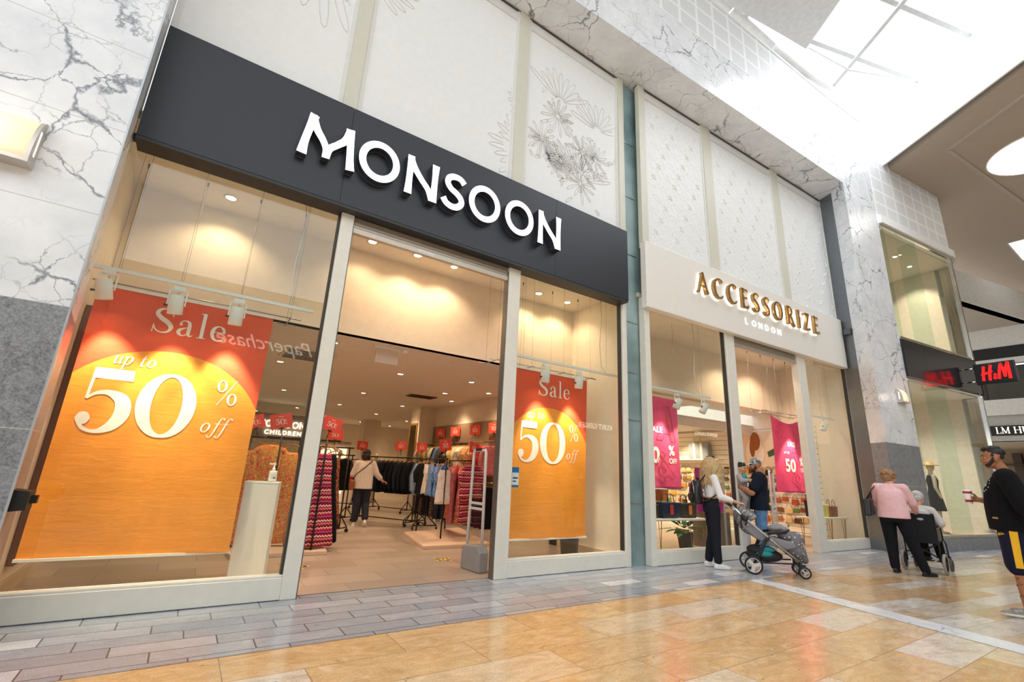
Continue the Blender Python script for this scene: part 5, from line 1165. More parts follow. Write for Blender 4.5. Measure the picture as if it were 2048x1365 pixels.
# ---- wheelchair and its user, heading the same way
WC = (10.66, -2.16, 0); WR = R(95)
w = thing('wheelchair', 'folding transit wheelchair with black fabric back and grey tyres, pushed toward the corner shop', 'wheelchair', WC, WR)
FR = M('#3b3d40', .3, .7)
def wheel(parent, name, c, r, wd, tyre, rimm, spokes, axis=(1, 0, 0), sw=.018):
    ax = Vector(axis).normalized(); u = ax.orthogonal().normalized(); v = ax.cross(u); c = Vector(c)
    bm = BM(); tube(bm, [c + (u * math.cos(a) + v * math.sin(a)) * (r - wd) for a in [k * 2 * PI / 28 for k in range(28)]], wd, 10, closed=True); t_ = obj(name, bm, tyre, parent)
    bm = BM(); tube(bm, [c + (u * math.cos(a) + v * math.sin(a)) * (r - 2 * wd) for a in [k * 2 * PI / 28 for k in range(28)]], wd * .6, 8, closed=True)
    for k in range(spokes):
        a = 2 * PI * k / spokes; bar(bm, c, c + (u * math.cos(a) + v * math.sin(a)) * (r - 1.9 * wd), sw, sw * .6, ax)
    lathe(bm, [(r * .17, -wd * 1.1), (r * .2, 0), (r * .17, wd * 1.1)], c, 14, ax); obj('rim', bm, rimm, t_); return t_
for s in (-1, 1):
    wheel(w, 'rear_wheel', (s * .27, .02, .16), .16, .021, M('#9d998f', .7), DARK, 6); wheel(w, 'front_caster', (s * .24, -.56, .10), .10, .018, M('#55534f', .7), M('#1d1d1f', .4), 5)
    b = BM(); X = s * .225
    tube(b, [(X, .16, .93), (X, .09, .93), (X, .055, .90), (X, .04, .50), (X, .02, .16)], .012, 8); tube(b, [(X, .03, .49), (X, -.42, .50), (X, -.50, .42), (X, -.54, .22)], .012, 8); tube(b, [(X, .03, .30), (X, -.38, .28), (X, -.5, .30)], .011, 8)
    tube(b, [(X, .04, .72), (X, -.30, .73), (X, -.34, .50)], .011, 8); tube(b, [(X, -.5, .44), (X * .9, -.66, .25), (X * .75, -.72, .13)], .011, 8); tube(b, [(s * .24, -.56, .10), (s * .24, -.54, .24)], .013, 8)
    obj('side_frame', b, FR, w)
    b = BM(); tube(b, [(X, .20, .93), (X, .09, .93)], .017, 10); obj('push_grip', b, RUBBER, w)
    b = BM(); box(b, X - .03, X + .03, -.30, .03, .73, .76); o = obj('armrest', b, DARK, w); bevel(o, .012)
    b = BM(); box(b, s * .21 - .01, s * .21 + .01, -.30, .02, .50, .70); obj('side_panel', b, M('#6e6c6a', .6), w)
    b = BM(); box(b, s * .10 - .08, s * .10 + .08, -.82, -.68, .11, .125); o = obj('footplate', b, M('#2b2b2d', .5), w); bevel(o, .005)
b = BM(); tube(b, [(-.22, -.05, .48), (.22, -.20, .18)], .011, 8); tube(b, [(.22, -.05, .48), (-.22, -.20, .18)], .011, 8); obj('cross_brace', b, FR, w)
b = BM(); box(b, -.215, .215, -.42, .03, .485, .515); o = obj('seat', b, BLACKCLOTH, w); bevel(o, .01)
b = BM(); prism(b, [(-.218, .06, .46), (.218, .06, .46), (.218, .05, .93), (-.218, .05, .93)], (0, -.012, 0), (0, .02, 0)); o = obj('backrest', b, M('#1b1c20', .85, 0, .15, 30), w); bevel(o, .008)
b = BM(); lathe(b, [(.0, 0), (.045, 0), (.045, .003), (0, .003)], (-.05, .081, .84), 20, (0, 1, 0)); bmesh.ops.scale(b, vec=(1, 1, .45), space=Matrix.Translation((.05, 0, -.84)), verts=b.verts); obj('back_badge', b, M('#a7b7c8', .5), w)
p = thing('person', 'person with white hair and pale grey cardigan seated in the wheelchair', 'person', (WC[0], WC[1], 0), WR)
J = {'pelvis': V3(0, -.10, .60), 'chest': V3(0, -.09, .86), 'neck': V3(0, -.11, 1.05), 'head': V3(-.02, -.16, 1.185)}
for sg, n in ((1, 'L'), (-1, 'R')):
    J['sh' + n] = V3(sg * .175, -.10, .975); J['el' + n] = V3(sg * .27, -.12, .79); J['wr' + n] = V3(sg * .20, -.34, .79); J['hd' + n] = ((-sg * .4, -1, -.1), (0, 0, -1), sg * -1, .4)
    J['hip' + n] = V3(sg * .09, -.12, .585); J['kn' + n] = V3(sg * .105, -.50, .57); J['an' + n] = V3(sg * .10, -.68, .21)
hr = rotm(R(-12), R(22))
body('body', p, J, SK_O, 1.05, .95, hr); face_parts(p, J['head'], hr, .95)
top('grey_cardigan', p, J, M('#cdc8c2', .9, 0, .06, 50, 0, .2, .4), [(-.12, .19, .15, 0), (.3, .185, .15, 0), (.6, .19, .145, 0), (.82, .19, .13, .0), (.96, .095, .09, 0)], 'long', 1.2, (.078, .07, .062, .052))
trousers('dark_trousers', p, J, BLACKCLOTH, [(-.05, .17, .13, 0), (.05, .17, .13, 0)], (.10, .08, .066), .95)
for s in 'LR': shoe('dark_shoe', p, J['an' + s], (0, -1, 0), .25, DARK, RUBBER)
b = BM(); H = J['head']; ell(b, H + hr @ V3(0, .02, .035), (.089, .104, .085), hr); ell(b, H + hr @ V3(0, .06, -.025), (.08, .055, .07), hr); organic('hair', b, hairmat('#d9d6d2', '#a9a5a1', 30), p, .007, 3)

# ---- man at the right edge with cup
p = thing('person', 'person in black T-shirt and navy shorts with yellow stripes at the right edge', 'person', (8.06, -3.79, 0), R(194))
J = standing(w_=1.2)
J['chest'] += V3(0, -.015, 0); J['neck'] += V3(0, .03, 0); J['head'] += V3(0, -.0, .0)
for n in 'LR': J['sh' + n] += V3(0, .03, 0)
J['elR'] = V3(-.29, .04, 1.12); J['wrR'] = V3(-.19, -.20, 1.16); J['hdR'] = ((.45, -.88, .08), (.9, .4, 0), 1, 1.0)
J = scale_j(J, 1.055)
J['elL'] = V3(.30, .14, 1.13); J['wrL'] = V3(.10, .25, .98); J['hdL'] = ((-.9, .15, -.15), (0, 1, 0), -1, .4)
J['anL'] += V3(.01, -.03, 0); J['anR'] += V3(-.01, .06, 0)
hr = rotm(R(4), R(2))
bd = body('body', p, J, SK_D, 1.12, 1.02, hr, jaw=1.12, arms=(.06, .052, .048, .031), legs=(.098, .066, .062, .04)); face_parts(p, J['head'], hr, 1.02, '#20160f', '#1c130d', '#8c5546')
TEE = M('#101013', .9, 0, .2, 40, 0, .2, .3)
tee = top('black_tshirt', p, J, TEE, [(-.24, .235, .190, -.0), (-.05, .225, .180, -.01), (.25, .205, .165, -.015), (.55, .205, .15, 0), (.8, .205, .135, .01), (.99, .08, .082, .015)], 'cap', 1.2, (.092, .075, .055, .046))
NAVY = M('#191b33', .8, 0, .12, 30, 0, .2, .3)
trousers('navy_shorts', p, J, NAVY, [(-.14, .18, .15, 0), (0, .185, .15, 0), (.08, .18, .145, 0)], (.122, .108, .10), -1.0)
b = BM()
for k in range(14):
    t0, t1 = k / 14, (k + 1) / 14
    a0, a1 = J['hipL'].lerp(J['knL'], t0 * 1.02), J['hipL'].lerp(J['knL'], t1 * 1.02); r0, r1 = .126 - .014 * t0, .126 - .014 * t1
    for q in range(4):
        f = lambda c, r, an: c + V3(math.cos(an) * r, math.sin(an) * r, 0); q0, q1 = R(-16) + q * R(8), R(-16) + (q + 1) * R(8)
        b.faces.new([b.verts.new(x) for x in (f(a0, r0, q0), f(a0, r0, q1), f(a1, r1, q1), f(a1, r1, q0))])
bmesh.ops.remove_doubles(b, verts=b.verts, dist=1e-4); o = obj('yellow_stripe', b, M('#eeb416', .7), p); m_ = o.modifiers.new('thick', 'SOLIDIFY'); m_.thickness = .004
b = BM(); strokes(b, [S((-.02, .03, .007), (.02, .01, .007), (.03, .03, .007), (0, .045, .007), (-.03, .02, .007)), S((.03, .01, .007), (.05, .0, .007), (.05, .03, .007), (.035, .045, .007))], lambda u, v: J['hipL'] + V3(.098, -.092, -.12) + V3(-u * .3, -u * .55, 0) + V3(0, 0, v * .6), .004, (.7, -.7, 0)); obj('yellow_emblem', b, M('#eeb416', .7), p)
# chest print and hem tag on the T-shirt
b = BM(); rr = random.Random(3)
C0 = J['chest'] + V3(.10, -.20, .06)
def on_cloth(host, q_, d_):
    ok, l_, n_, _i = host.ray_cast(q_, d_); return (l_, n_) if ok else (q_ + d_ * .06, -d_)
bpy.context.view_layer.update(); DD = V3(-.55, 1, 0).normalized(); DS = V3(1, .55, 0).normalized()
for k in range(22):
    an = k * 2 * PI / 11 + .2; rad = .072 if k < 11 else rr.uniform(0, .035)
    l_, n_ = on_cloth(tee, C0 + DS * math.cos(an) * rad + V3(0, 0, math.sin(an) * rad), DD); sz = rr.uniform(.007, .013)
    u_ = n_.orthogonal().normalized(); v_ = n_.cross(u_); b.faces.new([b.verts.new(l_ + n_ * .003 + (u_ * math.cos(x * PI / 3) + v_ * math.sin(x * PI / 3)) * sz * rr.uniform(.6, 1.2)) for x in range(6)])
obj('white_print', b, M('#d8dde0', .7), tee)
b = BM(); l_, n_ = on_cloth(tee, J['pelvis'] + V3(.25, -.22, .0), V3(-.6, .8, 0).normalized()); u_ = V3(0, 0, 1).cross(n_).normalized(); obox(b, l_ + n_ * .002, u_ * .030, n_ * .0015, V3(0, 0, .009)); obj('hem_tag', b, M('#b08a68', .6), tee)
for s in 'LR':
    sh_, T = shoe('grey_trainer', p, J['an' + s], (.12 if s == 'L' else -.05, -1, 0), .29, M('#8f8c86', .7, 0, .2, 40), M('#d9d7d2', .5), low=False)
    b = BM()
    for k in range(4): a = .12 + k * .022; tube(b, [T(a, -.03, .062 - k * .007), T(a + .008, 0, .076 - k * .008), T(a, .03, .062 - k * .007)], .004, 5)
    obj('laces', b, M('#e6e4e0', .7), sh_)
H = J['head']; b = BM()
ell(b, H + hr @ V3(0, .022, .058), (.081, .099, .075), hr); ell(b, H + hr @ V3(0, .050, .022), (.074, .056, .056), hr); ell(b, H + hr @ V3(0, -.035, .112), (.060, .055, .030), hr); ell(b, H + hr @ V3(0, .01, .118), (.066, .075, .032), hr); ell(b, H + hr @ V3(0, -.072, .102), (.046, .024, .022), hr)
for s in (-1, 1): ell(b, H + hr @ V3(s * .072, -.012, .022), (.010, .016, .034), hr)
organic('hair', b, hairmat('#16110f'), p, .006, 3)
b = BM(); ell(b, H + hr @ V3(0, -.052, -.084), (.050, .042, .026), hr); ell(b, H + hr @ V3(0, -.068, -.072), (.046, .026, .014), hr); ell(b, H + hr @ V3(0, -.096, -.050), (.024, .007, .005), hr)
for s in (-1, 1):
    for k in range(6): t = k / 5; ell(b, H + hr @ V3(s * (.071 - .020 * t), -.012 - .046 * t, -.018 - .058 * t), (.009, .018, .022), hr)
organic('beard', b, hairmat('#2b1d15'), p, .005, 2, .35)
b = BM()
for s in (-1, 1):
    tube(b, [H + hr @ V3(s * .033 + .024 * math.cos(a), -.098, .004 + .017 * math.sin(a)) for a in [k * PI / 8 for k in range(16)]], .0022, 5, closed=True); tube(b, [H + hr @ V3(s * .057, -.096, .01), H + hr @ V3(s * .082, -.02, .012), H + hr @ V3(s * .083, .03, .004)], .0024, 5)
tube(b, [H + hr @ V3(-.01, -.1, .01), H + hr @ V3(.01, -.1, .01)], .002, 5); obj('glasses', b, M('#c8a56a', .3, .8), p)
# tattoo sleeve marks: dark ink shapes on forearm and calf
b = BM(); rr = random.Random(12)
for a_, c_, r0, r1, n in ((J['elL'], J['wrL'], .053, .036, 26), (J['knL'].lerp(J['anL'], .1), J['anL'], .060, .042, 22)):
    ax = (c_ - a_).normalized(); u = ax.orthogonal().normalized(); v = ax.cross(u)
    for k in range(n):
        t = rr.uniform(.05, .9); an = rr.uniform(0, 2 * PI); r = r0 + (r1 - r0) * t; pts = []
        for q in range(5): an2 = an + q * .14; pts.append(a_.lerp(c_, t + .02 * math.sin(q * 1.7 + k)) + (u * math.cos(an2) + v * math.sin(an2)) * r)
        tube(b, pts, .0035, 4)
obj('tattoo', b, M('#4a3630', .7), bd)
cup('soft_drink_cup', 'red and white soft drink cup held by the person in the black T-shirt', local_to(p, J['wrR'] + V3(.065, -.095, -.055)), (CW, CR, CW), 1.08, True)

# ---- shopper deep in the clothes shop
p = thing('person', 'person with dark bob, cream shirt and brown shoulder bag walking into the clothes shop', 'person', (3.40, 5.5, 0), R(166))
J = scale_j(standing(w_=1.0), .93)
J['elR'] = V3(-.27, -.02, 1.10); J['wrR'] = V3(-.42, -.12, .96); J['hdR'] = ((-.8, -.5, -.25), (.0, 0, -1), 1, .35)
J['elL'] = V3(.24, -.03, 1.08); J['wrL'] = V3(.19, -.22, .99)
J['knR'] = V3(-.10, -.05, .47); J['anR'] = V3(-.12, .14, .13); J['anL'] += V3(0, -.06, 0)
hr = rotm(R(-18), R(4))
body('body', p, J, SK_F, 1.08, .96, hr); face_parts(p, J['head'], hr, .96)
top('cream_shirt', p, J, M('#dccfc3', .85, 0, .04, 30, 0, .2, .4), [(-.26, .205, .165, 0), (.1, .20, .155, 0), (.5, .19, .145, 0), (.75, .185, .125, 0), (.96, .085, .08, .01)], '3/4', 1.08, (.078, .066, .06, .05))
trousers('dark_trousers', p, J, M('#1c2030', .85, 0, .1), [(-.14, .17, .14, .01), (0, .175, .14, .01), (.08, .165, .13, 0)], (.11, .085, .075), .80)
shoe('sneaker', p, J['anL'], (0, -1, 0), .25, M('#d9d2c6', .6), SOLEW); shoe('sneaker', p, J['anR'], (0, -1, 0), .25, M('#d9d2c6', .6), SOLEW, tilt=.65)
H = J['head']; b = BM(); ell(b, H + hr @ V3(0, .02, .045), (.094, .108, .08), hr); ell(b, H + hr @ V3(0, .05, -.03), (.098, .08, .11), hr); ell(b, H + hr @ V3(.05, .0, -.06), (.045, .06, .07), hr); ell(b, H + hr @ V3(-.05, .0, -.06), (.045, .06, .07), hr); organic('hair', b, hairmat('#2a1712'), p, .007, 3)
sb = thing('shoulder_bag', 'tan leather cross-body bag on the person in the cream shirt', 'handbag', (3.40, 5.5, 0), R(166))
b = BM(); c = V3(.24, .03, .86); box(b, c.x - .05, c.x + .05, c.y - .16, c.y + .12, c.z - .11, c.z + .11); o = obj('bag_body', b, M('#8a4f24', .45, 0, .12), sb); bevel(o, .03, 3)
b = BM(); tube(b, [c + V3(.0, .08, .1), V3(.17, .145, 1.1), V3(0, .155, 1.25), V3(-.13, .10, 1.385), V3(-.14, .0, 1.40), V3(-.08, -.12, 1.25), V3(.1, -.16, 1.05), c + V3(0, -.12, .1)], .011, 6); obj('strap', b, M('#5d3519', .5), sb)
b = BM(); box(b, .16, .30, -.20, -.05, .78, 1.12); tag(obj('red_garment', b, M('#b3203a', .8)), 'red garment carried in the arm of the person in the cream shirt', 'garment'); bpy.data.objects['red_garment'].location = (3.40, 5.5, 0); bpy.data.objects['red_garment'].rotation_euler = (0, 0, R(166)); bevel(bpy.data.objects['red_garment'], .05, 3)

# ---- shopper mostly hidden behind the blue blouses
p = thing('person', 'person hidden behind the blue blouses, only dark jeans and white shoes showing', 'person', (5.62, 6.15, .004), R(150))
J = scale_j(standing(w_=1.0), .95)
body('body', p, J, SK_F, 1.0, .97, rotm(0), voxel=.008)
top('blue_top', p, J, M('#2c4f8f', .85, 0, .1), [(-.2, .18, .14, 0), (.3, .17, .135, 0), (.7, .175, .12, 0), (.96, .085, .08, .01)], 'long', 1.0)
trousers('dark_jeans', p, J, M('#1d2232', .85, 0, .12), [(-.14, .16, .13, .01), (.08, .155, .12, 0)], (.10, .08, .07), .97)
for s in 'LR': shoe('white_shoe', p, J['an' + s], (0, -1, 0), .25, M('#e2ddd2', .6), SOLEW)
H = J['head']; b = BM(); ell(b, H + V3(0, .02, .045), (.09, .105, .08)); ell(b, H + V3(0, .06, -.03), (.08, .06, .1)); organic('hair', b, hairmat('#3a2618'), p, .009, 3)
# ---------------------------------------------------------------- pushchair
SL = Vector((7.27, -1.11, 0)); SH = Vector((.62, -.785, 0)).normalized(); SP = Vector((-SH.y, SH.x, 0)) # SP: away from the viewer
st = thing('pushchair', 'grey pushchair with white stars, silver frame and full basket in front of the second shop', 'pushchair', tuple(SL + SP * .25), math.atan2(SH.y, SH.x) + PI / 2); st.scale = (.96, .96, .96)
# local frame: heading -Y, x = to the left of heading (away from viewer is +x)
q = N('star_fabric'); STARF = M('#77757a', .85, 0, .08, 40, 0, .2, .3); GREYF = M('#8c8a8d', .85, 0, .08, 40, 0, .2, .3); FRAME = M('#d3d5d6', .2, .95); BLK = M('#19191b', .5)
for s in (-1, 1):
    wheel(st, 'rear_wheel', (s * .27, 0, .132), .132, .016, BLK, M('#e4e4e4', .25, .7), 3, sw=.05)
    for k in (-1, 1): wheel(st, 'front_wheel', (s * .20 + k * .028, -.70, .085), .085, .014, BLK, M('#cfcfcf', .25, .7), 3, sw=.03)
    b = BM(); tube(b, [(s * .20, -.70, .085), (s * .20, -.66, .15), (s * .20, -.655, .24)], [.02, .026, .02], 10); box(b, s * .20 - .016, s * .20 + .016, -.72, -.65, .09, .19); obj('fork', b, BLK, st)
    b = BM(); tube(b, [(s * .235, .24, .98), (s * .235, .12, .86), (s * .235, -.30, .50), (s * .215, -.655, .22)], .0155, 10); obj('frame_tube', b, FRAME, st)
    b = BM(); tube(b, [(s * .255, 0, .145), (s * .25, -.10, .30), (s * .24, -.20, .50), (s * .238, -.26, .55)], [.018, .024, .026, .02], 10); tube(b, [(s * .25, -.02, .17), (s * .225, -.62, .20)], .011, 8); obj('rear_leg', b, BLK if s < 0 else BLK, st)
    b = BM(); tube(b, [(s * .235, .05, .80), (s * .235, .12, .86)], .028, 10); ell(b, (s * .235, .06, .80), (.035, .045, .04)); obj('hinge', b, BLK, st)
b = BM(); tube(b, [(-.235, .24, .98), (-.2, .275, 1.005), (.2, .275, 1.005), (.235, .24, .98)], .018, 10); obj('handlebar', b, BLK, st)
b = BM(); tube(b, [(-.27, 0, .145), (.27, 0, .145)], .012, 8); tube(b, [(-.2, -.65, .21), (.2, -.65, .21)], .011, 8); obj('axle', b, FRAME, st)
b = BM(); prism(b, [(-.205, y, z) for y, z in ((.13, .88), (.05, .80), (-.16, .62), (-.34, .55), (-.60, .50), (-.64, .42), (-.50, .38), (-.26, .42), (-.06, .52), (.10, .66), (.18, .80))], (0, 0, 0), (.41, 0, 0)); o = obj('seat', b, GREYF, st); bevel(o, .035, 3)
def starts(bm, pts, size, nv):
    for (c, u, v) in pts:
        P = [Vector(c) + (Vector(u) * math.cos(PI / 2 + k * PI / 5) + Vector(v) * math.sin(PI / 2 + k * PI / 5)) * size * (1 if k % 2 == 0 else .42) for k in range(10)]
        try: f = bm.faces.new([bm.verts.new(p) for p in P])
        except ValueError: pass
STARW = M('#f2f2f2', .8, 0, .02)
def project_stars(host, n, seed, size, half=None):
    """printed stars laid on the fabric of a part"""
    rr = random.Random(seed); me = host.data; bm = BM(); polys = [p for p in me.polygons if abs(p.normal.x) > .25]; got = []
    for _ in range(900):
        if len(got) >= n: break
        p = rr.choice(polys); c = p.center
        if any((c - g).length < size * 3.1 for g in got): continue
        nrm = p.normal; v = Vector((0, 0, 1)); v = (v - nrm * nrm.dot(v))
        if v.length < .2: continue
        v.normalize(); u = v.cross(nrm); got.append(c.copy()); starts(bm, [(c + nrm * .003, u, v)], size, nrm)
    return obj('printed_stars', bm, STARW, host)
b = BM(); ell(b, (0, .04, .70), (.215, .10, .165), rotm(0, R(-30))); ell(b, (0, .10, .78), (.215, .09, .13), rotm(0, R(-30))); o = organic('folded_hood', b, STARF, st, .010, 6); project_stars(o, 46, 4, .017)
b = BM(); ell(b, (0, .13, .90), (.205, .04, .115), rotm(0, R(42))); ell(b, (0, .04, .84), (.205, .04, .11), rotm(0, R(52))); ell(b, (0, -.05, .80), (.205, .035, .10), rotm(0, R(60))); organic('hood_canopy', b, GREYF, st, .009, 5)
b = BM(); ell(b, (0, -.62, .46), (.185, .14, .20), rotm(0, R(28))); ell(b, (0, -.52, .58), (.19, .13, .09), rotm(0, R(30))); cone(b, (0, -.70, .34), (0, -.76, .24), .11, .06); ell(b, (.0, -.66, .36), (.18, .10, .12)); o = organic('foot_cover', b, STARF, st, .010, 6); project_stars(o, 50, 9, .017)
b = BM(); ell(b, (0, -.40, .68), (.17, .13, .055), rotm(0, R(-6))); ell(b, (0, -.50, .67), (.15, .08, .05)); organic('blanket', b, GREYF, st, .010, 5)
b = BM(); tube(b, [(-.215, -.24, .60), (-.2, -.50, .645), (0, -.58, .66), (.2, -.50, .645), (.215, -.24, .60)], .022, 10); obj('bumper_bar', b, BLK, st)
b = BM(); tube(b, [(0, -.58, .70), (.0, -.60, .75), (.02, -.56, .77)], .014, 8); obj('strap_loop', b, GREYF, st)
b = BM(); ell(b, (0, -.20, .26), (.215, .27, .10)); ell(b, (0, -.10, .33), (.21, .15, .08)); organic('basket', b, M('#2a2a2d', .8, 0, .2, 30), st, .012, 4)
b = BM(); ell(b, (-.10, -.22, .36), (.10, .13, .05)); ell(b, (-.17, -.18, .30), (.07, .12, .05)); obj('teal_cloth', b, M('#2d8f91', .8, 0, .2, 20), st)
b = BM(); tube(b, [(-.22, .10, .86), (-.24, .13, .74), (-.23, .12, .66)], .012, 6); tube(b, [(-.22, .02, .82), (-.235, .07, .70)], .01, 6); obj('strap', b, BLK, st)

# ---------------------------------------------------------------- security gates
def gate(label, p, rz, base=True, k=1.0):
    t = thing('security_gate', label, 'security gate', p, rz, 'anti-theft gates at the shop doors'); G_ = M('#d9d9da', .35, .1); 
    W_, H_, D_ = .36 * k, 1.555, .05
    bm = BM()
    z0 = .30 if base else .02
    tube(bm, [(-W_ / 2, 0, z0), (-W_ / 2 + .03, 0, H_ - .03), (-W_ / 2 + .045, 0, H_), (W_ / 2 - .045, 0, H_), (W_ / 2 - .03, 0, H_ - .03), (W_ / 2, 0, .05 if base else .02)], .020, 8)
    o = obj('frame', bm, G_, t)
    bm = BM(); box(bm, -W_ / 2 + .02, W_ / 2 - .02, -.02, .02, .76, .79); box(bm, -W_ / 2 + .02, W_ / 2 - .02, -.02, .02, .83, .86); obj('cross_bar', bm, G_, t)
    bm = BM(); box(bm, -W_ / 2 + .03, W_ / 2 - .03, -.004, .004, z0, H_ - .04); obj('clear_panel', bm, GLASS, t)
    bm = BM(); box(bm, -.07, .07, -.027, .027, H_ - .01, H_ + .03); obj('top_cap', bm, M('#3a2622', .5), t)
    if base:
        bm = BM(); prism(bm, [(-W_ / 2 - .06, -.075, 0), (W_ / 2 + .02, -.075, 0), (W_ / 2 + .02, -.075, .22), (W_ / 2 - .02, -.075, .30), (-W_ / 2 - .0, -.075, .33), (-W_ / 2 - .06, -.075, .24)], (0, 0, 0), (0, .15, 0)); o = obj('base_housing', bm, M('#8f9092', .45), t); bevel(o, .018)
        bm = BM(); box(bm, W_ / 2 - .10, W_ / 2 - .03, -.03, .03, .285, .30); obj('vent_slot', bm, DARK, t)
    return t
gate('grey anti-theft gate just inside the wide door, at its right post', (3.46, .58, .004), R(94))
gate('pale grey anti-theft gate in the second doorway, behind the pushchair', tuple(acc(4.0, .32, .004)), R(22), False, 1.9)
gate('grey anti-theft gate deep behind the blonde person', tuple(acc(2.75, .45, .004)), R(75), False, 1.0)

# ---------------------------------------------------------------- objects in the windows
t = thing('display_plinth', 'tall narrow white plinth in the big window beside the left post', 'plinth', (.80, .80, .004), R(-14))
b = BM(); box(b, -.17, .17, -.14, .14, 0, 1.03); o = obj('plinth_body', b, M('#ece5da', .5, 0, .02), t); bevel(o, .006)
b = BM(); box(b, -.172, .172, -.142, .142, 1.03, 1.045); obj('plinth_top', b, M('#f3efe8', .5, 0, .02), t)
t = thing('sanitiser_bottle', 'white pump bottle of hand sanitiser standing on the white plinth', 'bottle', (.88, .80, 1.05))
b = BM(); box(b, -.042, .042, -.03, .03, 0, .12); o = obj('bottle_body', b, M('#efe9e0', .3, 0, .02), t); bevel(o, .014, 3)
b = BM(); lathe(b, [(.018, .12), (.018, .145), (.008, .15), (.008, .185)], (0, 0, 0), 14); obj('pump_neck', b, WHITEP, t); b = BM(); box(b, -.055, .018, -.01, .01, .185, .20); o = obj('pump_head', b, WHITEP, t); bevel(o, .004)
b = BM(); box(b, -.030, .030, -.0325, -.031, .03, .085); obj('bottle_label', b, M('#d8d4cc', .5), t); b = BM(); box(b, -.0, .024, -.034, -.0325, .035, .05); obj('label_print', b, M('#55504a', .6), t)
t = thing('waste_bin', 'dark grey bin on the floor under the smaller orange banner', 'bin', (5.60, 1.1, .004)); b = BM(); lathe(b, [(.13, 0), (.14, .02), (.16, .29), (.15, .30), (.145, .28)], (0, 0, 0), 28); obj('bin_body', b, M('#4a4138', .5), t); b = BM(); lathe(b, [(.161, .27), (.165, .29), (.158, .305), (.15, .29)], (0, 0, 0), 28); obj('bin_rim', b, M('#332d27', .5), t)
t = thing('wall_mirror', 'tall dark framed mirror leaning on the left side wall behind the big banner', 'mirror', (-1.135, 0, 0))
b = BM(); box(b, 0, .05, 1.0, 1.07, .25, 2.75); box(b, 0, .05, 2.6, 2.67, .25, 2.75); box(b, 0, .05, 1.07, 2.6, .25, .32); box(b, 0, .05, 1.07, 2.6, 2.68, 2.75); obj('mirror_frame', b, M('#7a5a4a', .4), t)
b = BM(); box(b, .01, .02, 1.07, 2.6, .32, 2.68); obj('mirror_glass', b, M('#8b857c', .03, 1.0, .0), t)
t = thing('mains_adapter', 'small white plug socket with black cable at the left foot of the big window', 'socket', (-1.10, .55, .16)); b = BM(); box(b, 0, .02, -.04, .04, -.04, .04); o = obj('socket_plate', b, WHITEP, t); bevel(o, .005)
b = BM(); tube(b, [(.02, 0, 0), (.06, .02, -.05), (.10, .05, -.14), (.22, .10, -.148), (.30, .02, -.148), (.2, -.06, -.148), (.08, -.05, -.148)], .004, 6); obj('cable', b, DARK, t)
t = thing('ticket_sticker', 'small blue and white contactless sticker on the window edge by the right door post', 'sticker', (3.66, .044, 1.22))
b = BM(); box(b, 0, .11, 0, .004, -.13, .13); obj('sticker_sheet', b, M('#d7e3e6', .4, 0, .02), t); b = BM(); box(b, 0, .11, -.002, 0, .06, .13); box(b, 0, .11, -.002, 0, -.13, -.10); obj('blue_band', b, M('#1c6ea4', .4), t); b = BM(); box(b, .015, .095, -.002, 0, -.02, .0); box(b, .015, .07, -.002, 0, -.06, -.045); obj('print_lines', b, M('#39484f', .5), t)
def tape_cross(label, x, y, a):
    t = thing('floor_tape_cross', label, 'floor tape', (x, y, .0065), a, 'hazard tape crosses on the shop floor')
    q = 0
    for an in (0, PI / 2):
        bm = BM(); n = 7
        for k in range(n):
            u0, u1 = -.16 + .32 * k / n, -.16 + .32 * (k + 1) / n
            if an and abs((u0 + u1) / 2) < .02: continue
            f = bm.faces.new([bm.verts.new((u * math.cos(an) - v * math.sin(an), u * math.sin(an) + v * math.cos(an), .001 * (1 if an else 0))) for u, v in ((u0, -.025), (u1, -.025), (u1 + .015, .025), (u0 + .015, .025))]); f.material_index = k % 2
        obj('tape_strip', bm, [M('#f0d818', .5), M('#1c1b18', .5)], t)
tape_cross('yellow and black tape cross on the floor inside the wide door, near the gate', 3.42, 1.38, .5); tape_cross('yellow and black tape cross on the floor beside the left post', 1.44, 1.49, .2)
b = BM(); box(b, 3.58, 3.64, .2, .85, .004, .012); tag(obj('door_floor_track', b, M('#8c8279', .4, .4)), 'metal floor track of the door at the right post', 'floor track', kind='structure')

# ---------------------------------------------------------------- garments
def m_print(name, cols, sc, kind='noise'):
    q = N(name); v = q.obj()
    if kind == 'zig':
        x = q.n('ShaderNodeSeparateXYZ', {0: v}); tri = q.math('ABSOLUTE', q.math('SUBTRACT', q.math('FRACT', q.math('MULTIPLY', x.outputs[0], 20.0)), .5))
        f = q.math('FRACT', q.math('ADD', q.math('MULTIPLY', x.outputs[2], 4.6), q.math('ADD', q.math('MULTIPLY', tri, .18), q.math('MULTIPLY', q.noise(v, 2, 2), .25))))
        n = len(cols); col = q.ramp(f, [(i / n, srgb(c)) for i, c in enumerate(cols)], 'CONSTANT')
    else:
        f = q.noise(v, sc, 3, .6, .5); n = len(cols); col = q.ramp(f, [(.28 + .44 * i / n, srgb(c)) for i, c in enumerate(cols)], 'CONSTANT' if kind == 'noise' else 'LINEAR')
    return q.set(color=col, rough=.8, spec=.25)
ZIG = m_print('zigzag_print', ['#8a1748', '#d03a5c', '#f2b9a4', '#3b1020', '#c22a50', '#e88a7a', '#7b1747', '#f6d8c4', '#b51f3c', '#4a0f2a', '#d95a86'], 1, 'zig')
FLOR = m_print('orange_floral', ['#c9a23c', '#e8c453', '#e06a35', '#d63f4f', '#f0b04c', '#b7a24b', '#e4572e', '#f3d9a0', '#d8475c'], 17)
BLUEF = m_print('blue_floral', ['#3c6fb0', '#5b92cc', '#86b3de', '#4a7dbb', '#c98a6a', '#3f74b8'], 22)
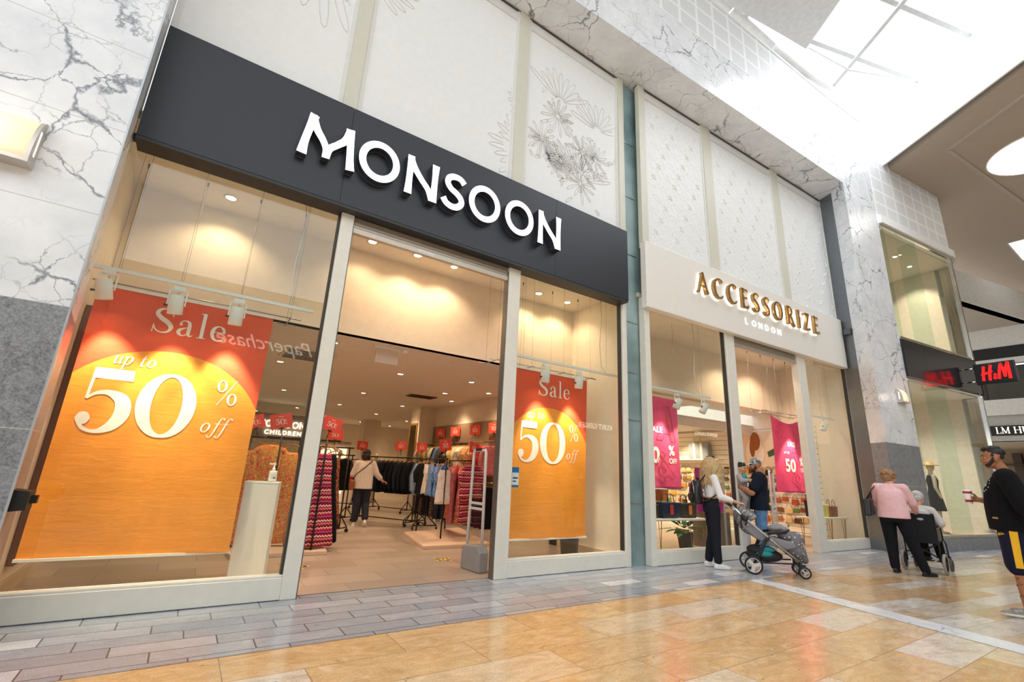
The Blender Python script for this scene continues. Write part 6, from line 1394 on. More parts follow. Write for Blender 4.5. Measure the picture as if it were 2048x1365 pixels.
REDF = m_print('red_print', ['#8e2a2c', '#c4473e', '#e8a582', '#a43434', '#d9664e'], 24)
DARKP = m_print('dark_print', ['#1d1b22', '#3a3440', '#8d6f5a', '#26232b', '#51414a'], 26)
SANDP = m_print('sand_print', ['#c98a4b', '#e7c79a', '#d7a468', '#a7562f', '#f0dcb6'], 28)
TRIBAL = m_print('tribal_print', ['#1f2530', '#7b3328', '#c1713c', '#2c4a58', '#e0c79a'], 9)
PL = {k: M(h, .85, 0, .12, 14, 0, .2, .2) for k, h in dict(black='#15151a', ink='#1d2233', navy='#20304f', denim='#6d86a6', paledenim='#9db0c8', white='#e9e0d6', cream='#ead9b4', yellow='#e3c46a', sage='#9ba58b', slate='#4a5664', wine='#6d1f35', red='#c2202c', rose='#c9747a', teal='#2f5f68', camel='#b8895a', grey='#8b8580', pinkp='#e8b3b0', brown='#5b3f31').items()}
GM = {}
def garment_mesh(kind, w_, ln, hem, sleeve, seed, straps=False):
    """a garment hanging in its own shape: front toward -Y, top of shoulders at z = 0"""
    key = (kind, seed)
    if key in GM: return GM[key]
    rr = random.Random(seed); bm = BM(); seg = 28; rows = []; n = 14; ph = rr.uniform(0, 6)
    for j in range(n + 1):
        t = j / n; z = -ln * t
        if straps and t < .12: wd = w_ * .72
        else: wd = w_ * (.98 - .14 * math.sin(min(1, t * 2.2) * PI / 2)) + (hem - w_ * .84) * max(0, t - .2) / .8
        if j == 0: wd *= .45 if not straps else .9
        if j == 1: z = -ln * .035
        dep = .02 + .035 * min(1, t * 4) * (1 if kind != 'dress' else 1.5)
        ring = []
        for k in range(seg):
            a = 2 * PI * k / seg; fold = 1 + .28 * t * math.sin(5 * a + ph + 2 * t) + .12 * t * math.sin(9 * a + ph)
            ring.append(bm.verts.new((math.cos(a) * wd / 2, math.sin(a) * dep * fold + .008 * math.sin(6 * t + a), z + .015 * t * math.sin(4 * a + ph))))
        rows.append(ring)
    for A, B in zip(rows, rows[1:]):
        for k in range(seg): bm.faces.new((A[k], A[(k + 1) % seg], B[(k + 1) % seg], B[k])).smooth = True
    bm.faces.new(rows[0]); bm.faces.new(rows[-1][::-1])
    if sleeve:
        for s in (-1, 1):
            p0 = V3(s * w_ * .41, 0, -.075); p1 = V3(s * (w_ * .5 + .03), .01, -.05 - sleeve * .5); p2 = V3(s * (w_ * .5 + .012), -.01, -.05 - sleeve); limb(bm, [p0, p1, p2], [.045, .048, .045], 10)
    if straps:
        for s in (-1, 1): tube(bm, [(s * w_ * .30, 0, -.01), (s * w_ * .26, 0, .06), (s * w_ * .16, 0, .085)], .006, 5)
    me = bpy.data.meshes.new(kind); bmesh.ops.recalc_face_normals(bm, faces=bm.faces); bm.to_mesh(me); bm.free(); me.materials.append(PL['black']); GM[key] = me
    return me
def hanger_mesh():
    bm = BM(); tube(bm, [(-.20, 0, -.035), (-.10, 0, .005), (0, 0, .03), (.10, 0, .005), (.20, 0, -.035)], .009, 6); tube(bm, [(0, 0, .03), (0, 0, .075), (.022, 0, .095), (.0, 0, .118), (-.018, 0, .105)], .0028, 5)
    me = bpy.data.meshes.new('hanger'); bm.to_mesh(me); bm.free(); me.materials.append(WOODH); return me
HANG = hanger_mesh()
CN = dict(paledenim='pale denim', pinkp='pale pink', ink='ink blue', cream='cream', denim='mid denim')
def mname(m_):
    for k, v in PL.items():
        if v == m_: return CN.get(k, k)
    return {SANDP: 'sand printed', REDF: 'red printed', DARKP: 'dark printed', ZIG: 'zigzag', FLOR: 'orange floral', BLUEF: 'blue floral', TRIBAL: 'dark patterned'}[m_]
KIND = {'shirt': ('shirt', .43, .66, .46, .34, 1), 'tee': ('top', .42, .60, .44, .20, 2), 'jacket': ('jacket', .45, .70, .46, .55, 3), 'dress': ('dress', .33, 1.32, .64, 0, 4), 'cami': ('camisole', .34, .60, .34, 0, 5), 'blouse': ('blouse', .44, .58, .56, .26, 6), 'trouser': ('trousers', .36, .95, .34, 0, 7), 'long': ('dress', .42, 1.08, .56, .22, 8)}
def garment(kind, mat, p, rz, label, group, tilt=0):
    """p = point on the rail the hanger hooks over"""
    k = KIND[kind]; me = garment_mesh(k[0], *k[1:5], k[5], kind in ('cami', 'dress'))
    t = thing(k[0], label, 'garment', (p[0], p[1], p[2] - .115), rz, group)
    o = bpy.data.objects.new('garment_body', me); COL.objects.link(o); o.parent = t; recolor(o, 0, mat)
    h = bpy.data.objects.new('hanger', HANG); COL.objects.link(h); h.parent = t
    if kind in ('cami', 'dress'): o.location = (0, 0, -.10)
    return t
def rack(name, label, p0, p1, h, feet='caster', over=.06, legs=None):
    p0, p1 = Vector((*p0, 0)), Vector((*p1, 0)); t = thing(name, label, 'clothes rack', (0, 0, 0)); bk = M('#2b2522', .4, .5); d = (p1 - p0).normalized(); s = Vector((-d.y, d.x, 0)); up = Vector((0, 0, 1)); z0 = .004
    bm = BM(); tube(bm, [p0 - d * over + up * h, p1 + d * over + up * h], .014, 8); obj('hanging_rail', bm, bk, t)
    for q in (p0, p1):
        bm = BM(); tube(bm, [q + up * (z0 + (.09 if feet == 'caster' else 0)), q + up * (h + .02)], .015, 8); obj('upright', bm, bk, t)
        if feet == 'caster':
            bm = BM(); tube(bm, [q - s * .26 + up * .10, q + up * .34, q + s * .26 + up * .10], .012, 8); tube(bm, [q - s * .26 + up * .10, q + s * .26 + up * .10], .012, 8); obj('foot', bm, bk, t)
            for e in (-1, 1): bm = BM(); lathe(bm, [(.036, -.012), (.036, .012)], q + s * .26 * e + up * .042, 14, s); tube(bm, [q + s * .26 * e + up * .042, q + s * .26 * e + up * .11], .009, 6); obj('castor', bm, RUBBER, t)
    if feet == 'caster': bm = BM(); tube(bm, [p0 + up * .12, p1 + up * .12], .012, 8); obj('lower_bar', bm, bk, t)
    return t
def fill_rack(p0, p1, h, items, rnd, group, labels):
    p0, p1 = Vector((*p0, h + .014)), Vector((*p1, h + .014)); d = p1 - p0; a = math.atan2(d.y, d.x) + PI / 2; n = len(items)
    for i, (k, m_) in enumerate(items):
        q = p0 + d * ((i + .5) / n); garment(k, m_, q, a + rnd.uniform(-.12, .12), '%s %s, %s from the far end of %s' % (mname(m_), KIND[k][0], ORD[i], labels), group)
def ticket(label, p, rz, h=.16, tilt=0, pole=.12, size=.26):
    t = thing('sale_ticket', label, 'sale ticket', p, rz, 'red 50% tickets on the clothes rails'); t.rotation_euler = (0, tilt, rz)
    bm = BM(); box(bm, -size / 2, size / 2, -.004, .004, pole, pole + size * .72); obj('card', bm, CORAL, t)
    bm = BM(); write(bm, '50', SERIF, lambda u, v: Vector((u, -.0055, v)), size * .27, -size * .27, pole + size * .20, .0, 0); write(bm, '%', SERIF, lambda u, v: Vector((u, -.0055, v)), size * .13, size * .16, pole + size * .33, 0, 0, sx=.8); box(bm, size * .17, size * .27, -.0058, -.005, pole + size * .22, pole + size * .25); box(bm, -size * .12, size * .10, -.0058, -.005, pole + size * .57, pole + size * .60); obj('print', bm, M('#f7dfd2', .6), t)
    bm = BM(); tube(bm, [(0, 0, 0), (0, 0, pole + .02)], .006, 6); box(bm, -.03, .03, -.008, .008, pole - .01, pole + .012); obj('clip', bm, DARK, t)
    return t
rg = random.Random(21)
def platform(label, poly):
    b = BM(); prism(b, [(x, y, .004) for x, y in poly], (0, 0, 0), (0, 0, .055)); o = tag(obj('display_platform', b, M('#d9bca4', .6, 0, .03)), label, 'platform', 'low display platforms'); bevel(o, .006); return o
platform('low square platform behind the window post carrying the long dresses', [(.75, 2.25), (1.98, 2.25), (2.08, 3.15), (.70, 3.15)])
platform('low square platform under the blue and red blouses inside the wide door', [(3.5, 2.28), (4.78, 2.28), (5.35, 4.5), (3.85, 4.0)])
rack('clothes_rack', 'single rail standing on the left platform with long dresses', (1.16, 2.52), (1.78, 2.38), 1.62, 'plain', .2)
rack('clothes_rack', 'second rail on the left platform close to the big banner', (.80, 2.95), (1.5, 2.9), 1.62, 'plain', .08)
# floral dress behind the plinth, zigzag dress right of the post
garment('long', FLOR, (1.10, 2.93, 1.634), R(0), 'orange and yellow floral dress on the rail behind the white plinth', 'long dresses on the left platform')
garment('dress', FLOR, (1.38, 2.91, 1.634), R(-8), 'long orange floral dress half hidden behind the window post', 'long dresses on the left platform')
garment('dress', FLOR, (.88, 2.945, 1.634), R(-8), 'long orange floral dress hanging closest to the big banner', 'long dresses on the left platform')
garment('dress', ZIG, (1.80, 2.50, 1.635), R(8), 'long pink and wine zigzag dress at the front of the wide door', 'long dresses on the left platform')
garment('dress', PL['black'], (1.95, 2.75, 1.635), R(20), 'long black dress behind the zigzag dress', 'long dresses on the left platform')
garment('dress', TRIBAL, (2.5, 4.6, 1.62), R(30), 'dark patterned dress beyond the zigzag dress', 'long dresses on the left platform')
rack('clothes_rack', 'rail with a dark patterned dress farther in on the left', (2.25, 4.9), (2.7, 4.4), 1.60, 'caster', .1)
ticket('red 50% ticket above the floral dresses behind the window glass', (1.16, 2.52, 1.635), R(0), tilt=R(-12), size=.30)
ticket('red 50% ticket above the long zigzag dress', (1.80, 2.53, 1.66), R(0), tilt=R(14), size=.30)
ticket('red 50% ticket low behind the floral dress at the banner edge', (.88, 2.95, 1.635), R(0), tilt=R(-20), size=.28)
ticket('red 50% ticket over the dark patterned dress on the left', (2.45, 4.65, 1.62), R(0), size=.30)
# centre black rack and denim rack
rack('clothes_rack', 'long black rail with dark tops beside the walking person', (3.75, 6.6), (4.55, 5.3), 1.50)
dk = [('shirt', PL['cream']), ('shirt', PL['slate']), ('jacket', PL['slate']), ('shirt', PL['teal']), ('jacket', PL['ink']), ('shirt', PL['black']), ('jacket', PL['black']), ('jacket', PL['black']), ('jacket', PL['ink']), ('jacket', PL['black']), ('jacket', PL['black'])]
fill_rack((3.72, 6.65), (4.50, 5.38), 1.50, dk, rg, 'dark tops on the middle rail', 'the rail right of the walking person')
rack('clothes_rack', 'long black rail behind the walking person with dark clothes', (2.55, 7.6), (3.35, 6.4), 1.50)
fill_rack((2.55, 7.6), (3.3, 6.45), 1.50, [('jacket', PL['black']), ('long', PL['ink']), ('jacket', PL['navy']), ('long', PL['black']), ('shirt', PL['slate']), ('jacket', PL['black'])], rg, 'dark clothes on the rail left of the walking person', 'the rail left of the walking person')
rack('clothes_rack', 'black rail with blue denim shirts right of the dark tops', (4.75, 5.6), (4.55, 4.6), 1.50)
fill_rack((4.78, 5.65), (4.50, 4.5), 1.50, [('jacket', PL['paledenim']), ('jacket', PL['denim']), ('jacket', PL['paledenim']), ('shirt', PL['ink']), ('shirt', PL['black'])], rg, 'blue denim garments on the middle rail', 'the denim rail before the white blouse')
# blouse rack on the right platform
rack('clothes_rack', 'two-post rail on the right platform carrying blue and white tops', (4.15, 2.99), (4.24, 4.31), 1.47, 'plain', .05)
rack('clothes_rack', 'two-post rail on the right platform carrying red printed tops', (4.72, 2.96), (4.9, 4.33), 1.47, 'plain', .05)
for k, m_, q, a, lb in (('cami', PL['white'], (4.15, 3.04, 1.48), 10, 'white strappy camisole at the front of the blouse rail'), ('blouse', BLUEF, (4.13, 3.30, 1.48), 60, 'blue floral blouse just behind the white camisole'), ('blouse', BLUEF, (4.11, 3.52, 1.48), 68, 'blue floral blouse in the middle of the blouse rail'), ('blouse', BLUEF, (4.18, 3.75, 1.48), 75, 'blue floral blouse deepest on the blouse rail'), ('blouse', PL['white'], (4.2, 4.0, 1.48), 75, 'white short-sleeved blouse beside the pale denim shirts'), ('shirt', PL['black'], (4.22, 4.22, 1.48), 80, 'black shirt at the back of the blouse rail'),
    ('long', PL['rose'], (4.62, 3.55, 1.48), 60, 'dusty rose long top beside the blue blouses'), ('long', REDF, (4.72, 3.4, 1.48), 55, 'red printed long top on the red rail'), ('blouse', ZIG, (4.74, 3.02, 1.48), 5, 'pink zigzag blouse seen through the anti-theft gate'), ('long', ZIG, (4.80, 3.3, 1.48), 40, 'pink zigzag long top behind the anti-theft gate'), ('long', PL['red'], (4.80, 3.75, 1.48), 70, 'plain red long top behind the printed ones'), ('long', REDF, (4.86, 4.1, 1.48), 75, 'red printed long top deepest on the red rail')):
    garment(k, m_, q, R(a), lb, 'tops on the right platform')
ticket('red 50% ticket over the white camisole', (4.16, 3.05, 1.50), R(20), tilt=R(-10), size=.32)
ticket('red 50% ticket behind the anti-theft gate', (4.75, 3.05, 1.50), R(20), tilt=R(6), size=.28)
ticket('red 50% ticket above the denim rail', (4.6, 5.2, 1.53), R(15), tilt=R(-6), size=.30)
ticket('red 50% ticket over the dark tops on the middle rail', (4.30, 5.75, 1.55), R(15), tilt=R(-8), size=.30)
ticket('red 50% ticket left of the dark tops, beyond the walking person', (3.70, 6.9, 1.54), R(12), size=.30)
# right wall rails
def wall_rail(x, y0, y1, z, label):
    t = thing('wall_rail', label, 'wall rail', (0, 0, 0), 0, 'clothes rails on the right wall'); bm = BM(); tube(bm, [(x, y0, z), (x, y1, z)], .014, 8); obj('rail', bm, M('#8c7f70', .3, .8), t)
    for y in (y0 + .06, y1 - .06): bm = BM(); bar(bm, (x, y, z), (6.39, y, z), .02, .03); obj('rail_bracket', bm, M('#3a322c', .4, .5), t)
wall_rail(6.05, 4.35, 6.35, 1.98, 'upper wall rail nearest the right post'); wall_rail(6.05, 6.5, 8.5, 1.98, 'upper wall rail farther in on the right wall'); wall_rail(6.05, 4.3, 8.4, 1.02, 'long lower wall rail under the red tops')
up_ = [('shirt', PL['white']), ('tee', PL['sage']), ('shirt', SANDP), ('tee', PL['yellow']), ('shirt', PL['cream']), ('tee', PL['sage']), ('shirt', PL['cream']), ('jacket', PL['navy']), ('jacket', PL['denim']), ('jacket', PL['slate']), ('shirt', DARKP), ('jacket', PL['black']), ('jacket', DARKP), ('shirt', PL['cream']), ('shirt', PL['yellow']), ('shirt', PL['cream']), ('tee', PL['white']), ('tee', PL['cream']), ('shirt', SANDP), ('shirt', SANDP), ('shirt', SANDP), ('shirt', REDF), ('jacket', PL['red']), ('jacket', PL['red']), ('jacket', PL['rose'])]
for i, (k, m_) in enumerate(up_):
    y = 8.45 - i * (4.05 / len(up_))
    garment(k, m_, (6.05, y, 1.994), R(180) + rg.uniform(-.15, .15), '%s %s, %s from the far end of the upper wall rail' % (mname(m_), KIND[k][0], ORD[i]), 'tops on the upper wall rails')
lw = [PL['black'], DARKP, PL['ink'], PL['black'], DARKP, PL['brown'], PL['black'], PL['ink'], PL['black'], DARKP, REDF, PL['black'], DARKP, PL['black'], PL['ink'], PL['black']]
for i, m_ in enumerate(lw): garment('trouser', m_, (6.05, 8.3 - i * .25, 1.034), R(180) + rg.uniform(-.1, .1), '%s trousers, %s from the far end of the lower wall rail' % (mname(m_), ORD[i]), 'trousers on the lower wall rail')
for i, (y, lb) in enumerate(((7.87, 'wall ticket farthest in on the brown panelling'), (6.9, 'second wall ticket from the far end of the panelling'), (5.76, 'third wall ticket along the brown panelling'), (4.8, 'wall ticket on the panelling nearest the right post'))): ticket('red 50% ' + lb, (6.30, y, 2.15), R(90), pole=.06, size=.36).rotation_euler = (0, 0, R(-70))
b = BM()
for y in (5.15, 6.05, 6.95, 7.9): box(b, 6.386, 6.392, y, y + .012, .1, 2.54)
o = tag(obj('panel_joints', b, M('#5f4a3c', .6)), 'dark upright joints between the brown wall panels', 'wall trim', kind='structure')
# left side rail with dark coats behind the banner
t = thing('wall_rail', 'rail on the left wall with dark coats behind the big banner', 'wall rail', (0, 0, 0)); b = BM(); tube(b, [(-.75, 3.4, 1.72), (-.75, 6.4, 1.72)], .014, 8); obj('rail', b, M('#8c7f70', .3, .8), t); b = BM(); bar(b, (-.75, 3.5, 1.72), (-1.14, 3.5, 1.72), .02, .03); bar(b, (-.75, 6.3, 1.72), (-1.14, 6.3, 1.72), .02, .03); obj('rail_bracket', b, DARK, t)
for i in range(9): garment('long', [PL['slate'], PL['black'], PL['ink'], PL['slate']][i % 4], (-.75, 3.55 + i * .3, 1.734), R(0) + rg.uniform(-.1, .1), '%s coat, %s from the window on the left wall rail' % (['slate', 'black', 'ink blue', 'slate'][i % 4], ORD[i]), 'coats on the left wall rail')
# things at the back of the shop
t = thing('tall_mirror', 'tall gold framed mirror on the pillar side deep in the clothes shop', 'mirror', (5.89, 9.0, .9)); b = BM(); box(b, -.02, .0, -.30, -.24, 0, 1.75); box(b, -.02, 0, .24, .30, 0, 1.75); box(b, -.02, 0, -.24, .24, 0, .06); box(b, -.02, 0, -.24, .24, 1.69, 1.75); obj('mirror_frame', b, M('#b98a3e', .35, .5), t); b = BM(); box(b, -.012, -.004, -.24, .24, .06, 1.69); obj('mirror_glass', b, M('#93897a', .04, 1.0, 0), t)
b = BM(); block(b, 'FITTING ROOMS', lambda u, v: Vector((u, 17.86, v)), .17, 5.05, 2.20, .02, (0, -1, 0), track=1.15); o = tag(obj('wall_lettering', b, M('#5f4a36', .6)), 'dark FITTING ROOMS lettering on the back wall', 'lettering')
t = thing('illuminated_sign', 'white glowing MONSOON CHILDREN sign deep behind the big window', 'shop sign', (0, 0, 0)); LIT = M('#fff4e2', .5, 0, 0, 9, 1.6)
b = BM(); write(b, 'MONSOON', MONO, lambda u, v: Vector((u, 12.0, v)), .22, 1.75, 2.36, 0, 0, .03, sx=.93); obj('letters', b, LIT, t); b = BM(); block(b, 'CHILDREN', lambda u, v: Vector((u, 12.0, v)), .20, 2.0, 2.13, .03, (0, -1, 0), bold=.004, track=1.25); obj('small_letters', b, LIT, t); b = BM(); box(b, 1.3, 3.8, 12.03, 12.08, 2.0, 2.8); obj('sign_board', b, M('#8f7b66', .6), t)
for x in (1.6, 3.5): b = BM(); tube(b, [(x, 12.05, 2.8), (x, 12.05, 3.15)], .012, 6); obj('hanger_rod', b, STEEL, t)
for i, (x, y, lb) in enumerate(((5.0, 13.5, 'fitting room doorway left of the grey pillar'), (5.9, 14.5, 'narrow lit doorway at the back wall'))): pass
b = BM(); box(b, 5.15, 6.3, 17.84, 17.9, 0, 2.05); tag(obj('fitting_room_opening', b, M('#f6e3c2', .7, 0, .02, 9, .8)), 'bright lit fitting room doorway under its lettering', 'doorway', kind='structure')  # closed panel; its own glow stands for the lit room behind
b = BM(); box(b, 7.4, 8.9, 17.84, 17.9, 1.35, 2.4); tag(obj('wall_picture', b, M('#d8cbb6', .6, 0, .1, 3)), 'pale picture panel on the back wall right of the pillar', 'picture')
def mannequin(label, p, rz, dress=None):
    t = thing('mannequin', label, 'mannequin', p, rz, 'mannequins at the back'); m_ = M('#cbb79c', .4, 0, .03)
    bm = BM(); ell(bm, (0, -.01, 1.64), (.07, .09, .11)); cone(bm, (0, .01, 1.47), (0, 0, 1.56), .05, .045); loft(bm, [((0, 0, .82), .09, .08), ((0, 0, .92), .155, .11), ((0, 0, 1.12), .12, .09), ((0, 0, 1.3), .16, .11), ((0, 0, 1.42), .17, .07), ((0, 0, 1.47), .06, .05)])
    for s in (-1, 1): limb(bm, [(s * .18, 0, 1.40), (s * .24, .02, 1.12), (s * .24, -.06, .88)], [.05, .04, .03], 8); limb(bm, [(s * .09, 0, .88), (s * .09, 0, .48), (s * .09, .02, .06)], [.085, .055, .035], 8); ell(bm, (s * .09, -.05, .04), (.04, .11, .03))
    organic('mannequin_body', bm, m_, t, .014, 3)
    bm = BM(); lathe(bm, [(.2, .004), (.2, .014), (.19, .018)], (0, 0, 0), 24); obj('base_plate', bm, STEEL, t)
    if dress: bm = BM(); loft(bm, [((0, 0, .55), .24, .19), ((0, 0, .9), .18, .14), ((0, 0, 1.12), .135, .105), ((0, 0, 1.3), .175, .125), ((0, 0, 1.43), .16, .08)]); organic('dress', bm, dress, t, .014, 3)
    return t
mannequin('pale mannequin left of the grey pillar deep in the clothes shop', (4.6, 12.4, .004), R(20), PL['pinkp']); mannequin('pale mannequin with raised head before the back wall picture', (6.0, 12.6, .004), R(40), PL['cream'])
rack('clothes_rack', 'rail of mixed bright tops in front of the fitting rooms', (3.0, 11.2), (4.6, 10.2), 1.45)
fill_rack((3.0, 11.2), (4.6, 10.2), 1.45, [('shirt', PL['white']), ('shirt', PL['rose']), ('tee', SANDP), ('shirt', PL['cream']), ('tee', PL['red']), ('shirt', PL['grey']), ('shirt', PL['yellow']), ('tee', PL['pinkp'])], rg, 'bright tops on the rail before the fitting rooms', 'the distant rail before the fitting rooms')
rack('clothes_rack', 'rail of mixed tops in front of the grey pillar', (5.0, 9.4), (5.6, 8.2), 1.45)
fill_rack((5.0, 9.4), (5.6, 8.2), 1.45, [('shirt', PL['camel']), ('shirt', PL['white']), ('shirt', PL['cream']), ('tee', PL['wine']), ('shirt', PL['black']), ('shirt', PL['slate'])], rg, 'tops on the rail before the pillar', 'the distant rail before the grey pillar')

# ---------------------------------------------------------------- accessory shop
q = N('slatwall'); v = q.n('ShaderNodeSeparateXYZ', {0: q.obj()}); ln_ = q.math('LESS_THAN', q.math('FRACT', q.math('DIVIDE', v.outputs[2], .14)), .09)
SLAT = q.set(color=q.mix(ln_, srgb('#f4ead8'), srgb('#8d7a62')), rough=.5)
b = BM(); abox(b, 7.20, 7.25, .9, 9.4, .1, 2.82); struct('wall_slatted', b, SLAT)
# small bags and purses on the slatted wall
BAGC = [M(h, .5, 0, .15, 20, 0, .4, .2) for h in ('#7c4a24', '#c58a3d', '#3a2418', '#a8672f', '#d8b070', '#57331f', '#e0c08a', '#2a1d18', '#b5522c', '#8c6a3e', '#6b7a3a', '#d7a23a')]
BAGN = ('brown', 'golden tan', 'dark brown', 'tan', 'sand', 'chestnut', 'cream', 'near black', 'rust', 'khaki', 'olive green', 'mustard')
def make_purse():
    t = thing('purse', '', 'purse', (0, 0, 0)); bm = BM(); prism(bm, [(0, -.12, -.16), (0, .12, -.16), (0, .10, 0), (0, -.10, 0)], (-.05, 0, 0), (.02, 0, 0)); o = obj('purse_body', bm, BAGC[0], t); bevel(o, .02, 2)
    bm = BM(); tube(bm, [(-.015, -.09, -.01), (-.015, -.05, .10), (-.015, .05, .10), (-.015, .09, -.01)], .006, 5); obj('strap', bm, BAGC[2], t); return t
pr = make_purse(); fp = True; rp = random.Random(6)
for row, z in enumerate((1.70, 1.46, 1.22, .98, .74, .50)):
    for i in range(30):
        d = 1.15 + i * .215 + rp.uniform(-.04, .04); p = acc(7.178, d, z + rp.uniform(-.03, .03))
        if fp: t = pr; t.location = p; fp = False
        else: t = dup(pr, None, p)
        t.rotation_euler = (0, 0, AA + rp.uniform(-.2, .2)); sc_ = rp.uniform(.62, .95); t.scale = (sc_, sc_, sc_)
        bi = rp.randrange(len(BAGC)); t['label'] = '%s purse, %s from the door in the %s row on the slatted wall' % (BAGN[bi], ORD[i], ('top', 'second', 'third', 'fourth', 'fifth', 'bottom')[row]); t['group'] = 'bags on the slatted wall'
        recolor(t.children[0], 0, BAGC[bi])
t = thing('tote_bag', 'large grey and cream striped tote on the shelf high on the slatted wall', 'bag', acc(7.05, 4.3, 1.98), AA); b = BM(); box(b, -.09, .07, -.36, .36, 0, .50); o = obj('bag_body', b, M('#8c8f94', .7), t); bevel(o, .02); b = BM()
for y in (-.16, .1): box(b, -.096, -.09, y, y + .08, 0, .50)
obj('stripe', b, M('#e9dfc8', .7), t); b = BM(); tube(b, [(-.095, -.14, .45), (-.1, -.10, .66), (-.1, .10, .66), (-.095, .14, .45)], .012, 6); obj('handle', b, M('#c9a86a', .6), t)
b = BM(); abox(b, 6.95, 7.2, 3.6, 5.4, 1.94, 1.98); tag(obj('wall_shelf', b, M('#efe5d2', .5)), 'cream shelf under the striped tote on the slatted wall', 'shelf')
# poster of a model in a hat of long hair (generic)
t = thing('wall_poster', 'large poster of a long-haired model on the slatted wall', 'poster', acc(7.185, 2.55, 1.75), AA)
b = BM(); box(b, -.012, .0, -.62, .62, 0, 1.0); obj('poster_sheet', b, M('#e6d3bd', .5, 0, .04, 3), t)
b = BM(); ell(b, (-.014, .02, .40), (.004, .30, .42)); obj('figure_print', b, M('#f0e4d6', .5, 0, .05), t); b = BM(); ell(b, (-.018, -.02, .72), (.004, .15, .26)); ell(b, (-.018, .08, .52), (.004, .08, .24)); obj('hair_print', b, M('#9a5a22', .6, 0, .2, 30), t); b = BM(); prism(b, [(-.016, -.62, .55), (-.016, -.35, .42), (-.016, -.38, .28), (-.016, -.62, .36)], (0, 0, 0), (-.003, 0, 0)); obj('leaf_print', b, M('#3f5a3a', .6), t)
t = thing('purple_poster', 'purple promotion poster with a white 2 behind the blonde person', 'poster', acc(3.3, 1.3, .42), AA)
b = BM(); box(b, -.45, .45, -.01, .01, .25, 1.15); obj('poster_sheet', b, M('#b0237f', .5, 0, .05), t); b = BM(); block(b, '2', lambda u, v: Vector((u, -.012, v)), .30, .18, .50, 0, (0, -1, 0), bold=.008); block(b, '3', lambda u, v: Vector((u, -.012, v)), .30, -.30, .50, 0, (0, -1, 0), bold=.008); block(b, 'for', lambda u, v: Vector((u, -.012, v)), .14, -.03, .52, 0, (0, -1, 0)); obj('lettering', b, M('#f6e3ee', .6), t)
b = BM(); box(b, -.42, .42, -.15, .15, -.415, .25); obj('poster_stand', b, M('#6a5348', .6), t)
# tables with hairpin legs
def table(label, s0, s1, d0, d1, h):
    t = thing('display_table', label, 'table', (0, 0, 0), 0, 'display tables with wire legs'); bm = BM(); abox(bm, s0, s1, d0, d1, h - .03, h); o = obj('tabletop', bm, M('#efe5d6', .4, 0, .03), t); bevel(o, .004)
    for s in (s0 + .09, s1 - .09):
        for d in (d0 + .08, d1 - .08): bm = BM(); tube(bm, [acc(s - .07, d, h - .03), acc(s, d, .008), acc(s + .07, d, h - .03)], .006, 6); tube(bm, [acc(s, d - .05, h - .03), acc(s, d, .008)], .006, 6); obj('leg', bm, M('#a58a66', .35, .7), t)
    return t
table('low wire-legged table in the left window with navy and black bags', .28, 2.08, .42, .86, .63)
table('white display table behind the left window bags', .25, 1.5, .95, 1.4, .90)
table('wire-legged table in the last window holding yellow and brown bags', 5.66, 7.1, .35, .8, .63)
table('taller wire-legged table in the second doorway under the black tote', 4.0, 5.3, 1.0, 1.6, .88)
def tote(label, p, w_, h, d, mat, tagc=None, handles=True, rz=0):
    t = thing('handbag', label, 'handbag', p, AA + rz, 'handbags on the display tables'); bm = BM(); rows = []
    P = [(-w_ / 2 * .86, 0), (w_ / 2 * .86, 0), (w_ / 2, h), (-w_ / 2, h)]; prism(bm, [(x, 0, z) for x, z in P], (0, -d / 2, 0), (0, d / 2, 0)); o = obj('bag_body', bm, mat, t); bevel(o, .02, 2)
    if handles:
        for s in (-1, 1): bm = BM(); tube(bm, [(-w_ * .22, s * d * .42, h * .82), (-w_ * .16, s * d * .40, h + .11), (0, s * d * .36, h + .15), (w_ * .16, s * d * .40, h + .11), (w_ * .22, s * d * .42, h * .82)], .008, 6); obj('handle', bm, mat, t)
    if tagc: bm = BM(); box(bm, -.05, .03, -d / 2 - .022, -d / 2 - .012, h * .25, h * .85); obj('swing_tag', bm, tagc, t)
    return t
LEOP = m_print('leopard_print', ['#1d1a18', '#3a312c', '#b9a58d', '#2a2421', '#8d7a66'], 34)
tote('navy tote with red tag on the low window table', acc(1.16, .62, .63), .46, .27, .16, M('#1e2c4a', .45, 0, .1), M('#d8402f', .5))
tote('black tote with orange tag on the low window table', acc(1.66, .62, .63), .42, .26, .16, M('#1d1b1e', .45, 0, .1), M('#ea7a22', .5))
tote('small black bag at the left end of the low window table', acc(.68, .62, .63), .36, .23, .14, M('#2a2622', .45, 0, .1))
tote('leopard print bag on the white table behind the left window', acc(1.02, 1.1, .90), .36, .28, .18, LEOP); tote('tan bucket bag on the white table behind the left window', acc(1.42, 1.05, .90), .34, .28, .22, M('#c77a2c', .45, 0, .12))
tote('black tote with pink tag under the right pink banner', acc(5.0, 1.2, .88), .50, .30, .18, M('#17161a', .45, 0, .1), M('#f02a8c', .5))
tote('yellow drawstring bag on the table in the last window', acc(6.35, .55, .63), .34, .28, .16, M('#e2cf6e', .7, 0, .1), None, False); tote('brown box bag on the table in the last window', acc(6.78, .55, .63), .34, .24, .14, M('#8a4a2c', .45, 0, .12)); tote('small black bag at the left end of the last window table', acc(5.98, .6, .63), .28, .36, .16, M('#241d1a', .45, 0, .1))
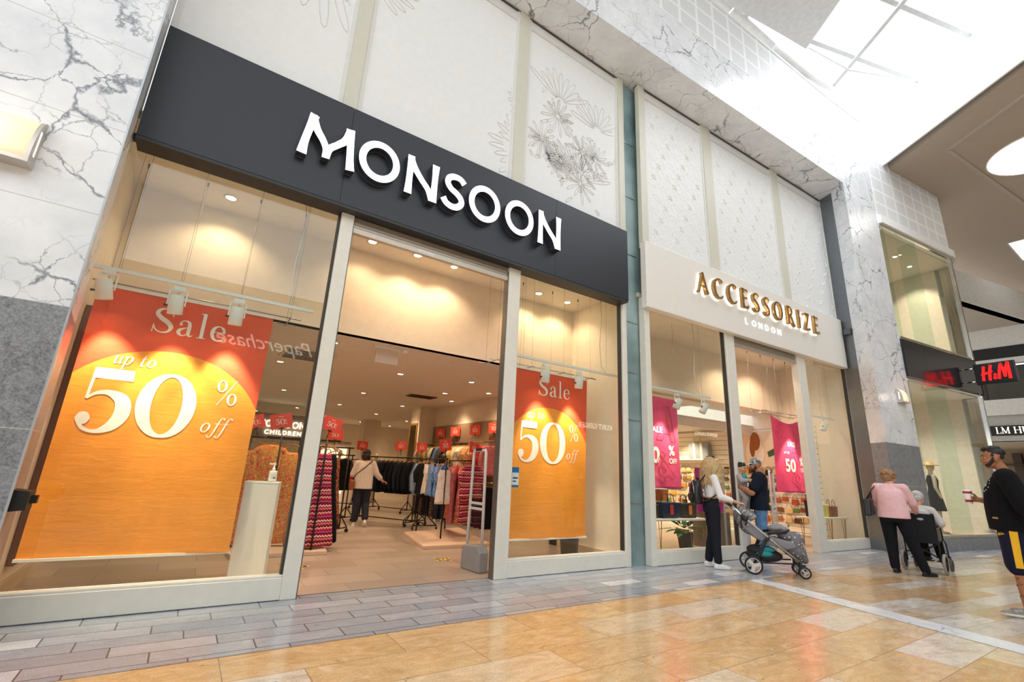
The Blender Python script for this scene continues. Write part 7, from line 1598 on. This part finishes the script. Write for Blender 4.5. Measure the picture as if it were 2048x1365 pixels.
t = thing('potted_plant', 'leafy green potted plant behind the low window table', 'plant', acc(2.25, 1.15, .004)); b = BM(); lathe(b, [(.12, 0), (.16, .30), (.15, .31), (.14, .28)], (0, 0, 0), 20); obj('pot', b, M('#3a3733', .6), t)
b = BM(); rr = random.Random(9)
for k in range(26):
    an = rr.uniform(0, 2 * PI); ln = rr.uniform(.25, .5); el = rr.uniform(.3, 1.3); d = V3(math.cos(an) * math.cos(el), math.sin(an) * math.cos(el), math.sin(el)); p0 = V3(0, 0, .3); s = d.cross(V3(0, 0, 1)).normalized()
    for u0, u1, w0, w1 in ((.3, .55, .01, .07), (.55, .8, .07, .06), (.8, 1, .06, .004)):
        f = lambda u, w_: p0 + d * ln * u * 1.5 + V3(0, 0, -.22 * u * u) + s * w_
        b.faces.new([b.verts.new(x) for x in (f(u0, -w0), f(u0, w0), f(u1, w1), f(u1, -w1))])
obj('leaves', b, M('#3f6a37', .6, 0, .3, 9), t)

# corner shop display figure behind the glass
t = mannequin('mannequin in long black coat and gold hat behind the corner shop glass', tuple(hm(1.75, .6, .3)), R(30), PL['black'])
b = BM(); lathe(b, [(.19, 0), (.18, .012), (.095, .016), (.085, .09), (.0, .10)], (0, -.01, 1.68), 22); obj('hat', b, M('#c79a4a', .5), t)

# shop names on the opposite side of the mall, seen mirrored in the glass
def opp(label, text, x, z, size, emit=3):
    b = BM(); block(b, text, lambda u, v: Vector((-u, -13.98, v)), size, -x, z, .02, (0, 1, 0), 'CENTER'); tag(obj('opposite_sign', b, M('#fff3e0', .5, 0, .0, 9, emit)), label, 'shop sign')
opp('lit KURT GEIGER lettering across the mall, mirrored in the window', 'KURT GEIGER', 18.75, 3.87, .42); opp('lit REMUS UOMO lettering across the mall, mirrored in the window', 'REMUS UOMO', 25.2, 4.02, .32)
b = BM(); block(b, 'Paperchase', lambda u, v: Vector((-u, -13.98, v)), .72, -1.85, 5.3, .02, (0, 1, 0), 'CENTER', shear=.45); tag(obj('opposite_sign', b, M('#fff3e0', .5, 0, .0, 9, 1.8)), 'lit slanted Paperchase lettering across the mall, mirrored in the big window', 'shop sign')
